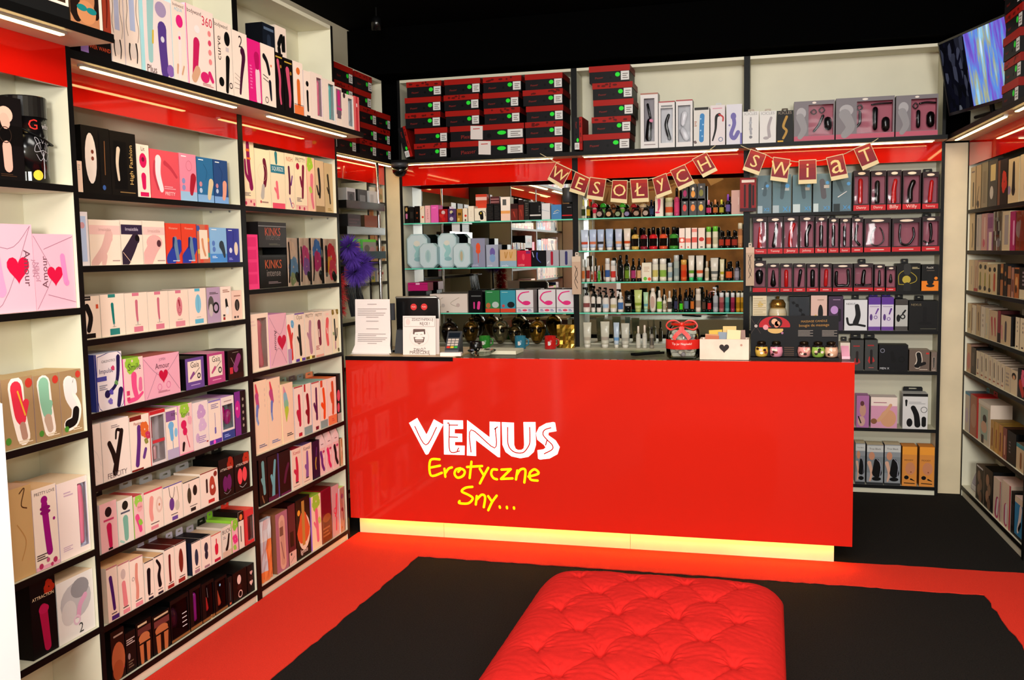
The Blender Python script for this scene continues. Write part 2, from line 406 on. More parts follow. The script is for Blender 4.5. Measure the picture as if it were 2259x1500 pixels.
def wavy(a, b_, n, amp=.006):
    return [(a[0] + (b_[0] - a[0]) * i / n + random.uniform(-amp, amp) * (0 < i < n), a[1] + (b_[1] - a[1]) * i / n + random.uniform(-amp, amp) * (0 < i < n)) for i in range(n + 1)]
IL, IR = (-1.856, 4.805), (.984, 4.805)
carpet_piece([(-2.37, -3), (-1.97, -3)] + wavy((-1.93, 0), IL, 90)[0:] + [(-2.37, 4.805)])
carpet_piece(wavy((-2.37, 4.805), IL, 12)[:1] + wavy(IL, IR, 90) + [(1.30, 4.805)] + [(1.32, 5.17)] + list(reversed(wavy((-2.37, 5.16), (1.32, 5.17), 60)))[1:])
carpet_piece([(1.32, 4.805)] + wavy(IR, (1.19, 0), 90)[0:] + [(1.3, -3), (1.7, -3), (1.55, 0)])

# ------------------------------------------------------------------ shelf units
def unit(label, frame, u0, u1, depth, shelves, zf, zc, over, ztop, leds, mirror=False, glass=(), dividers=(), back='boardin', foot=True, canopy=(0, 0)):
    loc, rz = place(frame, u0, 0); r = empty('shelf_unit', loc, rz); tag(r, label, 'shelf unit', 'wall shelf units')
    W = u1 - u0
    def part(name, x0, x1, y0, y1, z0, z1, m, par=None):
        b = MB(); b.box(x0, x1, y0, y1, z0, z1); return b.obj(name, MAT[m], par or r)
    for x0 in (0, W - .02):
        s = part('side_panel', x0, x0 + .0199, 0, depth, 0, ztop, 'board'); part('edge_strip', x0, x0 + .0199, -.004, 0, 0, ztop, 'black', s)
    for x in dividers:
        s = part('side_panel', x - .012, x + .012, 0, depth - .012, .06, zf, 'board'); part('edge_strip', x - .012, x + .012, -.004, 0, .06, zf, 'black', s)
    X0, X1 = .0205, W - .0205
    if mirror:
        part('mirror', X0, X1, depth - .012, depth - .006, .98, zf + .05, 'mirror')
        part('back_panel', X0, X1, depth - .006, depth, 0, ztop, back)
    else: part('back_panel', X0, X1, depth - .01, depth, 0, ztop, back)
    for z in shelves:
        s = part('shelf', X0, X1, 0, depth - .0125, z - .022, z, 'board'); part('edge_strip', X0, X1, -.004, 0, z - .022, z, 'black', s)
        if z > .2 and frame == 'L':
            for x in (X0, X1 - .006):
                for y in (.05, .15): pin = bpy.data.objects.new('shelf_pin', PIN); C.objects.link(pin); pin.parent = s; pin.location = (x, y, z - .0322)
    for z in glass:
        s = part('glass_shelf', X0, X1, 0, depth - .0135, z - .008, z, 'glass'); part('polished_edge', X0, X1, -.0015, 0, z - .008, z, 'glassedge', s)
    if foot: part('plinth', X0, X1, .004, .02, 0, .033, 'board')
    part('fascia', X0, X1, -.002, .012, zf, zc, 'red')
    s = part('canopy', canopy[0], W + canopy[1], -over, depth, zc, zc + .027, 'board'); part('edge_strip', canopy[0], W + canopy[1], -over - .004, -over, zc, zc + .027, 'black', s)
    part('top_panel', .0205, W - .0205, 0, depth, ztop - .02, ztop, 'board')
    for a, b_ in leds:
        h = part('led_housing', a, b_, -over + .028, -over + .05, zc - .008, zc - .0002, 'alu')
        q = MB(); q.box(a + .01, b_ - .01, -over + .03, -over + .048, zc - .012, zc - .008); q.obj('led_strip', MAT['led'], h)
    return r
q = MB(); q.box(0, .006, 0, .008, 0, .01); PIN = q.mesh('shelf_pin', MAT['chrome'])
SH = [1.895, 1.632, 1.366, 1.097, .831, .571, .301, .06]
unit('white shelf unit with black edges, nearest on the left wall', 'M', 1.66, 2.695, .21, [1.896, 1.497, 1.0855, .68, .408, .06], 2.211, 2.342, .168, 2.96, [(-.1, .86)])
unit('white shelf unit with black edges, middle of the left wall', 'L', 2.697, 4.01, .21, SH, 2.195, 2.31, .168, 2.93, [(.1, 1.078)])
unit('white shelf unit with black edges, beside the red counter', 'L', 4.01, 5.035, .21, [1.893, 1.50, 1.103, .703, .444, .06], 2.195, 2.31, .168, 2.93, [(.03, .88)])
unit('white shelf unit in the far left corner behind the counter', 'K', 5.06, 6.705, .21, [2.04, 1.76, 1.61, 1.46, 1.2, .9, .06], 2.17, 2.31, .105, 2.93, [(.1, 1.6)], dividers=(1.31,))
unit('mirrored back shelf unit with shoe boxes above, behind the till', 'B', -2.66, -1.335, .21, [.972], 2.16, 2.31, .165, 2.93, [(.1, 1.2)], True, (1.885, 1.55, 1.217))
unit('mirrored back shelf unit full of bottles, in the middle', 'B', -1.335, -.155, .21, [.972], 2.16, 2.31, .165, 2.93, [(.08, 1.13)], True, (1.885, 1.657, 1.434, 1.217))
unit('white back shelf unit right of the bottles', 'B', -.155, 1.08, .21, [1.885, 1.612, 1.354, 1.094, .826, .441, .055], 2.19, 2.31, .165, 2.93, [(.06, 1.15)], canopy=(0, -.014))
unit('white shelf unit on the right wall', 'R', .0, 1.375, .21, [1.872, 1.613, 1.357, 1.086, .831, .443, .07], 2.155, 2.31, .16, 2.93, [(.2, 1.3)], canopy=(.066, 0))
unit('white shelf unit at the right picture edge, nearest the camera', 'R', 1.3765, 2.75, .21, [1.872, 1.613, 1.357, 1.086, .831, .443, .07], 2.155, 2.31, .16, 2.93, [(.1, 1.25)])
# ledge under the glass shelves
b = MB(); b.box(-2.655, -.16, 6.44, 6.714, .94, .972); o = b.obj('back_ledge', MAT['board']); tag(o, 'pale ledge under the glass shelves behind the counter', 'ledge')
b = MB(); b.box(-2.655, -.16, 6.46, 6.714, .001, .94); b.obj('base_cabinet', MAT['board'], o)

# ------------------------------------------------------------------ red counter with the illuminated lettering
VENUS = [('V', [(-1.988, 0.694), (-1.938, 0.724), (-1.884, 0.629), (-1.837, 0.719), (-1.782, 0.69), (-1.876, 0.518), (-1.887, 0.513), (-1.894, 0.518)], [[(-1.953, 0.675), (-1.889, 0.57), (-1.822, 0.674)]]), ('E', [(-1.78, 0.717), (-1.664, 0.717), (-1.664, 0.669), (-1.714, 0.667), (-1.715, 0.642), (-1.671, 0.641), (-1.671, 0.595), (-1.715, 0.593), (-1.715, 0.573), (-1.657, 0.573), (-1.659, 0.52), (-1.781, 0.519)], [[(-1.755, 0.699), (-1.745, 0.686), (-1.746, 0.542), (-1.688, 0.542)], [(-1.745, 0.689), (-1.695, 0.69)], [(-1.744, 0.621), (-1.697, 0.621)], [(-1.701, 0.544), (-1.693, 0.559)]]), ('N', [(-1.639, 0.72), (-1.509, 0.626), (-1.507, 0.715), (-1.446, 0.714), (-1.451, 0.515), (-1.463, 0.516), (-1.59, 0.608), (-1.591, 0.517), (-1.645, 0.518)], [[(-1.62, 0.539), (-1.616, 0.666), (-1.481, 0.567), (-1.475, 0.679)], [(-1.478, 0.674), (-1.462, 0.687)]]), ('U', [(-1.437, 0.714), (-1.367, 0.713), (-1.368, 0.588), (-1.36, 0.567), (-1.347, 0.56), (-1.327, 0.561), (-1.314, 0.57), (-1.31, 0.59), (-1.312, 0.718), (-1.244, 0.72), (-1.243, 0.592), (-1.256, 0.552), (-1.287, 0.524), (-1.333, 0.514), (-1.384, 0.523), (-1.418, 0.546), (-1.435, 0.586)], [[(-1.403, 0.686), (-1.403, 0.597), (-1.385, 0.56), (-1.353, 0.544), (-1.315, 0.548), (-1.289, 0.578), (-1.277, 0.611), (-1.277, 0.69)]]), ('S', [(-1.133, 0.72), (-1.126, 0.673), (-1.17, 0.664), (-1.172, 0.649), (-1.131, 0.621), (-1.109, 0.585), (-1.122, 0.545), (-1.167, 0.519), (-1.222, 0.511), (-1.232, 0.516), (-1.235, 0.563), (-1.201, 0.569), (-1.188, 0.58), (-1.198, 0.594), (-1.235, 0.622), (-1.241, 0.657), (-1.224, 0.692), (-1.184, 0.715), (-1.144, 0.723)], [[(-1.157, 0.691), (-1.192, 0.678), (-1.202, 0.653), (-1.18, 0.624), (-1.151, 0.596), (-1.151, 0.571), (-1.196, 0.545)], [(-1.188, 0.594), (-1.18, 0.619)]])]
SCRIPT = [('E', [[(-1.809, 0.489), (-1.865, 0.481), (-1.864, 0.394), (-1.797, 0.412)], [(-1.863, 0.44), (-1.807, 0.453)]]), ('r', [[(-1.781, 0.436), (-1.777, 0.39)], [(-1.776, 0.411), (-1.757, 0.437), (-1.736, 0.446)]]), ('o', [[(-1.686, 0.443), (-1.712, 0.434), (-1.721, 0.408), (-1.703, 0.388), (-1.671, 0.4), (-1.66, 0.426), (-1.68, 0.44), (-1.699, 0.422)]]), ('t', [[(-1.619, 0.483), (-1.632, 0.389)], [(-1.646, 0.452), (-1.557, 0.461)]]), ('y', [[(-1.571, 0.445), (-1.548, 0.408)], [(-1.521, 0.452), (-1.545, 0.411), (-1.572, 0.361)]]), ('c', [[(-1.47, 0.444), (-1.496, 0.443), (-1.504, 0.417), (-1.491, 0.395), (-1.471, 0.389)]]), ('z', [[(-1.444, 0.445), (-1.39, 0.45)], [(-1.39, 0.45), (-1.448, 0.392)], [(-1.448, 0.392), (-1.381, 0.398)]]), ('n', [[(-1.361, 0.393), (-1.352, 0.444)], [(-1.355, 0.419), (-1.334, 0.45), (-1.306, 0.448), (-1.313, 0.378)]]), ('e', [[(-1.289, 0.412), (-1.231, 0.432), (-1.253, 0.455), (-1.281, 0.432), (-1.277, 0.397), (-1.237, 0.392)]]), ('S', [[(-1.617, 0.339), (-1.657, 0.332), (-1.681, 0.31), (-1.642, 0.292), (-1.616, 0.273), (-1.643, 0.243), (-1.696, 0.241), (-1.695, 0.253)]]), ('n', [[(-1.592, 0.287), (-1.599, 0.238)], [(-1.593, 0.266), (-1.563, 0.296), (-1.543, 0.284), (-1.552, 0.225)]]), ('y', [[(-1.525, 0.29), (-1.502, 0.258)], [(-1.475, 0.295), (-1.502, 0.258), (-1.526, 0.209)]]), ('.', [[(-1.459, 0.234), (-1.457, 0.227)]]), ('.', [[(-1.417, 0.234), (-1.416, 0.226)]]), ('.', [[(-1.376, 0.233), (-1.375, 0.226)]])]
FLAGS = [('W', [(-1.42, 2.264), (-1.315, 2.211), (-1.384, 2.088), (-1.484, 2.152)]), ('E', [(-1.287, 2.199), (-1.187, 2.146), (-1.227, 2.029), (-1.333, 2.065)]), ('S', [(-1.187, 2.157), (-1.074, 2.139), (-1.1, 1.992), (-1.213, 2.012)]), ('O', [(-1.033, 2.13), (-0.93, 2.126), (-0.936, 1.971), (-1.048, 1.985)]), ('Ł', [(-0.915, 2.131), (-0.795, 2.132), (-0.788, 1.977), (-0.901, 1.975)]), ('Y', [(-0.765, 2.13), (-0.672, 2.164), (-0.633, 2.03), (-0.734, 1.996)]), ('C', [(-0.647, 2.179), (-0.55, 2.217), (-0.484, 2.088), (-0.587, 2.044)]), ('H', [(-0.502, 2.247), (-0.409, 2.29), (-0.336, 2.167), (-0.429, 2.123)]), ('S', [(-0.126, 2.298), (-0.025, 2.257), (-0.075, 2.125), (-0.177, 2.165)]), ('W', [(0.017, 2.24), (0.123, 2.22), (0.106, 2.072), (-0.002, 2.091)]), ('I', [(0.175, 2.213), (0.283, 2.213), (0.287, 2.06), (0.174, 2.059)]), ('A', [(0.342, 2.221), (0.444, 2.241), (0.479, 2.089), (0.376, 2.072)]), ('T', [(0.506, 2.269), (0.606, 2.304), (0.662, 2.172), (0.565, 2.131)])]
CORDS = [[(-1.533, 2.329), (-1.42, 2.264), (-1.315, 2.211), (-1.287, 2.197), (-1.187, 2.15), (-1.077, 2.139), (-1.033, 2.119), (-0.913, 2.115), (-0.795, 2.126), (-0.672, 2.156), (-0.55, 2.214), (-0.409, 2.29), (-0.352, 2.329)], [(-0.187, 2.321), (-0.126, 2.292), (-0.025, 2.254), (0.02, 2.229), (0.123, 2.21), (0.175, 2.202), (0.283, 2.203), (0.342, 2.21), (0.444, 2.236), (0.506, 2.264), (0.606, 2.299), (0.653, 2.327)]]

ctr = empty('sales_counter', (-.985, 5.3, 0)); tag(ctr, 'glossy red sales counter with white and yellow lettering', 'counter')
def cpart(name, x0, x1, y0, y1, z0, z1, m, par=None):
    b_ = MB(); b_.box(x0, x1, y0, y1, z0, z1); o = b_.obj(name, MAT[m], par or ctr)
    if par is None: o.location = (.985, -5.3, 0)
    return o
fp = cpart('front_panel', -2.37, .415, 5.06, 5.085, .12, 1.07, 'redcounter')
cpart('end_panel', .39, .415, 5.0855, 5.62, .12, 1.06, 'redcounter')
cpart('carcass', -2.37, .389, 5.17, 5.61, .13, .93, 'black')
cpart('underside', -2.37, .389, 5.0855, 5.61, .12, .1295, 'black')
wt = cpart('wooden_top', -2.37, -1.715, 5.0855, 5.64, 1.0605, 1.075, 'oak'); cpart('edge_strip', -2.37, -1.715, 5.055, 5.0595, 1.052, 1.0752, 'black', wt); cpart('front_lip', -2.37, -1.715, 5.06, 5.085, 1.0705, 1.075, 'oak', wt)
cpart('glass_top', -1.714, .415, 5.0855, 5.62, 1.0605, 1.068, 'topglass')
cpart('wooden_panel', -1.714, .389, 5.0855, 5.599, 1.046, 1.0595, 'oak'); cpart('display_floor', -1.714, .389, 5.0855, 5.61, .931, .945, 'board')
cpart('rear_rail', -1.714, .389, 5.60, 5.62, .946, 1.06, 'board')
for x0, x1 in ((-2.36, -1.83), (-1.828, -.74), (-.738, .333)): cpart('plinth_panel', x0, x1, 5.16, 5.18, .0045, .119, 'board')
cpart('plinth_end', .313, .333, 5.181, 5.58, .0005, .119, 'board')
gb = MB(); gb.box(-2.35, .38, 5.10, 5.112, .113, .1195); gl = gb.obj('led_strip', MAT['ledgold'], ctr); gl.location = (.985, -5.3, 0)
def sign_part(name, polys, mat, y0, y1):
    b_ = MB()
    for p in polys:
        i = len(b_.v); n = len(p); area2 = sum(p[k][0] * p[(k + 1) % n][1] - p[(k + 1) % n][0] * p[k][1] for k in range(n))
        if area2 < 0: p = p[::-1]
        b_.v += [(x, y0, z) for x, z in p] + [(x, y1, z) for x, z in p]
        for t in tessellate_polygon([[Vector((x, z, 0)) for x, z in p]]): b_.f.append(tuple(i + q for q in t)); b_.c.append(None)
        for k in range(n): b_.f.append((i + k, i + n + k, i + n + (k + 1) % n, i + (k + 1) % n)); b_.c.append(None)
    return b_.obj(name, mat, fp)
for k, poly, lines in VENUS:
    o = sign_part('letter', [poly], MAT['lit_white'], 5.0575, 5.06); o['label'] = 'white capital ' + k
    st = []
    for l in lines: st += stroke2d(smooth_pts(l), .0065, .0065)
    q = MB()
    for p in st: q.poly([(x, 5.0571, z) for x, z in p])
    q.obj('inline_groove', MAT['redcounter'], o)
for k, strokes in SCRIPT:
    st = []
    for l in strokes: st += stroke2d(smooth_pts(l), .0135, .0135)
    q = MB()
    for j, p in enumerate(st): q.poly([(x, 5.0585 - .00002 * j, z) for x, z in p])
    o = q.obj('script_letter', MAT['lit_yellow'], fp); o['label'] = 'yellow handwritten ' + ('dot' if k == '.' else k)

# ------------------------------------------------------------------ tufted ottoman
def ottoman():
    r = empty('ottoman', (-.395, 3.02, 0)); tag(r, 'tufted red velvet ottoman on the black carpet', 'ottoman')
    hx_, hy = .445, .6; H = .43; cell = .2; rows = .172
    btn = []
    for j in range(8):
        y = 3.487 - rows * j - 3.02
        for i in range(4 if j % 2 == 0 else 3): btn.append((-.3 + .2 * i + (0 if j % 2 == 0 else .1), y))
    seg = []
    for i, a in enumerate(btn):
        for c in btn[i + 1:]:
            if abs(abs(a[0] - c[0]) - .1) < .01 and abs(abs(a[1] - c[1]) - rows) < .01: seg.append((a, c))
    def relief(x, y):
        z = H + .012 - .07 * (abs(x) / hx_) ** 9 - .07 * (abs(y) / hy) ** 11
        for bx, by in btn:
            d2 = (x - bx) ** 2 + (y - by) ** 2; d = np.sqrt(d2); an = np.arctan2(y - by, x - bx)
            z = z - .016 * np.exp(-d2 / .00028) - .012 * np.exp(-d2 / .004)
            z = z + (.0024 * np.sin(11 * an + bx * 40) + .0016 * np.sin(5 * an + by * 31)) * np.exp(-((d - .032) / .024) ** 2)
        for q, ((ax, ay), (cx, cy)) in enumerate(seg):     # bowed folds from button to button
            dx, dy = cx - ax, cy - ay; L = dx * dx + dy * dy; t = np.clip(((x - ax) * dx + (y - ay) * dy) / L, 0, 1)
            bow = .016 * (1 if q % 2 else -1) * np.sin(t * PI); s = math.sqrt(L)
            d = np.hypot(x - ax - dx * t + bow * dy / s, y - ay - dy * t - bow * dx / s)
            z = z - .0042 * np.exp(-(d / .0045) ** 2) - .004 * np.exp(-(d / .022) ** 2)
        return z + .0011 * np.sin(x * 61 + 9 * np.sin(y * 17)) * np.sin(y * 47 + 5 * np.sin(x * 23))
    nx, ny = 190, 256; b_ = MB(); rad = .09
    def corner(u, v):   # square to rounded square
        x, y = u * hx_, v * hy
        qx, qy = max(0, abs(x) - (hx_ - rad)), max(0, abs(y) - (hy - rad))
        m = max(qx, qy); l = math.hypot(qx, qy)
        if l > 0: k = m / l; x = math.copysign(abs(x) - qx + qx * k, x); y = math.copysign(abs(y) - qy + qy * k, y)
        return x, y
    for j in range(ny + 1):
        for i in range(nx + 1):
            x, y = corner(-1 + 2 * i / nx, -1 + 2 * j / ny); b_.v.append((x, y, 0))
    co = np.array(b_.v); zz = relief(co[:, 0], co[:, 1]); b_.v = [(p[0], p[1], float(z)) for p, z in zip(b_.v, zz)]
    for j in range(ny):
        for i in range(nx):
            a = j * (nx + 1) + i; b_.f.append((a, a + 1, a + nx + 2, a + nx + 1)); b_.c.append(None)
    ring = [i for i in range(nx + 1)] + [j * (nx + 1) + nx for j in range(1, ny + 1)] + [ny * (nx + 1) + i for i in range(nx - 1, -1, -1)] + [j * (nx + 1) for j in range(ny - 1, 0, -1)]
    prev = ring
    for k, (s, z) in enumerate(((1.012, H - .085), (1.016, H - .13), (1.01, .1), (1.0, .05), (.97, .035))):
        cur = []
        for q in ring: x, y, _ = b_.v[q]; cur.append(len(b_.v)); b_.v.append((x * s, y * s, z))
        n = len(ring)
        for i in range(n): b_.f.append((prev[i], cur[i], cur[(i + 1) % n], prev[(i + 1) % n])); b_.c.append(None)
        prev = cur
    b_.f.append(tuple(reversed(prev))); b_.c.append(None)
    b_.obj('tufted_cushion', MAT['velvet'], r, True)
    for sx in (-1, 1):
        for sy in (-1, 1): MB().lathe([(.022, .001), (.026, .034)], 12, sx * .34, sy * .5).obj('leg', MAT['black'], r)
ottoman()

ODD = {'tube1': ('M', -0.012, 1.896, 2.564, 0.139, 0.269), 'pouch1': ('L', -0.012, 0.444, 4.762, 0.073, 0.227), 'pouch2': ('L', -0.012, 0.444, 4.847, 0.075, 0.231), 'pouch3': ('L', -0.012, 0.444, 4.935, 0.078, 0.233), 'obag': ('L', -0.012, 0.06, 4.131, 0.147, 0.306), 'oct1': ('B', -0.02, 1.55, -2.545, 0.162, 0.254), 'oct2': ('B', 0.05, 1.55, -2.433, 0.138, 0.184), 'oct3': ('B', -0.02, 1.55, -2.309, 0.145, 0.255), 'oct4': ('B', 0.05, 1.55, -2.174, 0.132, 0.179), 'cup': ('B', -0.02, 2.02, -1.402, 0.066, 0.075), 'goldjar': ('B', 0, 1.094, 0.054, 0.131, 0.228), 'skull1': ('B', 0.12, 0.972, -2.107, 0.111, 0.164), 'skull2': ('B', 0.12, 0.972, -1.882, 0.112, 0.161), 'skull3': ('B', 0.03, 0.972, -1.801, 0.085, 0.171), 'skull4': ('B', 0.12, 0.972, -1.608, 0.113, 0.168), 'goldbag': ('B', 0.12, 0.972, -1.397, 0.124, 0.165), 'skull0': ('B', 0.2, 0.972, -2.246, 0.111, 0.199), 'mugg': ('B', 0.2, 0.972, -1.979, 0.081, 0.089), 'mugt': ('B', 0.22, 0.972, -1.709, 0.086, 0.092), 'mugr': ('B', 0.22, 0.972, -1.491, 0.081, 0.093), 'hang1': ('B', 0.04, 1.9, -0.145, 0.107, 0.224), 'hang2': ('B', 0.05, 1.4, -0.130, 0.057, 0.259), 'hang3': ('B', 0.05, 1.35, -1.324, 0.065, 0.268), 'pbag': ('R', -0.01, 0.07, 0.202, 0.235, 0.136), 'purple': ('K', 0.32, 1.55, 5.392, 0.370, 0.261), 'redpl': ('K', 0.31, 1.35, 5.257, 0.089, 0.416), 'fringe': ('K', 0.1, 1.2, 5.836, 0.308, 0.291), 'rs': ('R', 0.14, 2.45, 1.424, 0.290, 0.212), 'pinkbox': ('K', 0.08, 1.46, 5.975, 0.192, 0.085)}

# ------------------------------------------------------------------ boxes on the shelves
def row(frame, out, z, depth, loc, group, items):
    for u, w, h, desc, dsl in items: carton(frame, u, z, w, h, depth, out, desc + ' ' + loc, group, dsl)
row('M', 0.158, 2.369, 0.15, 'above canopy, front left bay', 'boxes above the left canopies', [
(2.286, 0.451, 0.421, 'wide white box with dark foot strip', 'f7dfce/dcb;R 0 0 1 .1 222;R .8 .12 .97 .3 432;S .08 .05 a65 .6 .95 .66 .4 .62 .1'),
(2.588, 0.145, 0.144, 'tan photo box with teal swimsuit picture', 'b87a52/432;S .5 .3 2a1a16 .25 1 .1 .5 .2 .2;S .3 .2 2a1a16 .85 1 .9 .6 .8 .3;E .5 .3 .3 .25 c98658;E .36 .38 .16 .07 1b7d7c;E .66 .36 .16 .07 1b7d7c;R .9 0 1 1 e8d5c5'),
(2.682, 0.039, 0.184, 'rust red narrow box', '8d3220/521;S .3 .1 5a1a12 .4 .9 .6 .5 .4 .1'),
])
row('M', -0.012, 1.896, 0.18, 'on first shelf, front left bay', 'boxes on the front left bay', [
(2.394, 0.179, 0.249, 'black box with rose coloured wand in band', '171214/100;R 0 .42 1 .66 0c090a;E .62 .78 .17 .1 e8b8a4;S .2 .2 e3ad9b .6 .73 .62 .68;S .2 .19 e3ad9b .62 .4 .63 .16;O .6 .54 .14 .015 3a2a22;N .45 .04 .8 .08 2 4a3020;B 111 .25 .7'),
])
row('M', -0.012, 1.497, 0.1, 'on second shelf, front left bay', 'pink envelope boxes', [
(2.358, 0.273, 0.268, 'large pale pink envelope gift box with red heart', 'f1b9c9/e8a9bb;S .008 .008 a8788c .02 .97 .62 .72 .97 .98;S .008 .008 a8788c .97 .98 .5 .1 .0 .02;S .14 .14 e99fc6 .42 .75 .46 .45 .5 .25;H .76 .5 .17 d5123f;T .9 .5 .42 6a4450 Amour 270;T .99 .5 .2 a8788c JOPEN 270'),
(2.584, 0.180, 0.240, 'smaller pale pink envelope gift box with red heart', 'f1b3c4/e8a9bb;S .012 .012 a8788c .02 .97 .4 .55 .4 .4 .03 .02;S .012 .012 a8788c .25 .8 .98 .97;S .012 .012 a8788c .3 .2 .98 .08;H .5 .46 .2 d5123f;T .24 .5 .42 6a4450 Amour 90;T .08 .5 .25 a8788c JOPEN 90;S .12 .12 e388bd .7 .7 .75 .4 .78 .35'),
])
row('M', -0.012, 1.0855, 0.14, 'on third shelf, front left bay', 'brown boxes on the front left bay', [
(2.286, 0.087, 0.218, 'brown box half behind the white panel', 'a8885f/b98;C .7 .88 .12 c23b30'),
(2.393, 0.127, 0.214, 'brown box with coral red wand', 'a8875f/b98/ca7;S .5 .42 fff0e4 .45 .87 .5 .5 .62 .14;S .36 .3 e8344a .45 .85 .52 .5 .58 .4;S .25 .2 e8344a .6 .42 .75 .62;S .2 .2 b98b78 .6 .3 .65 .14;S .05 .05 f0b43a .5 .8 .7 .45;C .87 .9 .12 c8392c;C .12 .12 .09 4d8b32;N .45 .04 .9 .1 2 e8d0b0'),
(2.515, 0.112, 0.209, 'brown box with mint green wand', 'a5855e/b98/ca7;S .52 .45 fff0e4 .38 .86 .45 .5 .55 .16;S .4 .36 8fc4a4 .38 .86 .4 .6 .48 .42;S .22 .2 8fc4a4 .55 .5 .6 .55;S .3 .24 c9a892 .48 .32 .55 .17;C .85 .9 .12 c8392c;C .2 .12 .09 4d8b32;N .45 .04 .9 .1 2 e8d0b0'),
(2.623, 0.101, 0.209, 'brown box with white swan shape over black foot', 'a5855e/b98/ca7;S .5 .42 fff0e4 .4 .8 .45 .6 .7 .4 .6 .2 .3 .15;S .38 .3 efe6e0 .4 .8 .38 .6 .6 .42;S .2 .2 efe6e0 .45 .82 .65 .82 .68 .66;S .3 .3 151515 .68 .35 .58 .2 .28 .16;C .85 .92 .12 c8392c;C .2 .09 .1 4d8b32;N .5 .04 .9 .1 2 e8d0b0'),
])
row('M', -0.012, 0.68, 0.15, 'on fourth shelf, front left bay', 'tall boxes on the front left bay', [
(2.368, 0.108, 0.285, 'tan box with thin curl drawing', 'c9a06a/a86/da8;S .04 .04 5a3a20 .55 .93 .75 .97 .6 .8 .8 .75;S .03 .03 b5834a .4 .6 .7 .4 .5 .2;B0'),
(2.475, 0.105, 0.262, 'white box with magenta wand and purple dots', 'f7dfce/ecc/eb8;T .52 .93 .85 3a2030 PRETTY_LOVE;S .26 .26 9a1178 .48 .78 .55 .4 .6 .2;E .48 .84 .14 .05 9a1178;E .5 .74 .22 .03 8a0f6c;E .5 .69 .22 .03 8a0f6c;C .85 .58 .05 9a1178;N .05 .12 .5 .2 3 544;R 0 0 1 .05 e9a6b8;C .2 .05 .09 b8325e;C .5 .1 .07 c8547e;C .8 .07 .09 b8325e;C .65 .03 .06 b8325e'),
(2.602, 0.144, 0.255, 'white box with pink wand behind side window', 'f3dcd3/dcd/eca;V .66 .08 .96 .92 d8d4e2;Q .2 .16 ef8098 .78 .85 .82 .6 .8 .3 .8 .15;N .2 .8 .5 .87 2 cab;N .1 .1 .4 .17 3 cab'),
])
row('M', -0.012, 0.408, 0.13, 'on fifth shelf, front left bay', 'boxes on the fifth shelf front left', [
(2.443, 0.111, 0.247, 'black box with orange red glow and crimson wand', '120b0d/100/311;F .75 .86 .24 a32410 9;T .5 .77 .85 e8c9a0 ATTRACTION;S .34 .26 a8123f .48 .6 .52 .4 .58 .1;E .5 .6 .2 .06 b5184a'),
(2.587, 0.174, 0.206, 'white box with grey couple photo and pink curve', 'e6ddd6/ccc/eca;E .5 .6 .42 .3 bbb4b4;E .62 .78 .25 .16 8f8a8c;E .3 .45 .2 .2 cfc6c2;S .12 .12 d59bb4 .75 .62 .6 .5 .55 .35;O .5 .28 .1 .04 dcb9c6;T .6 .13 .12 444 2'),
])
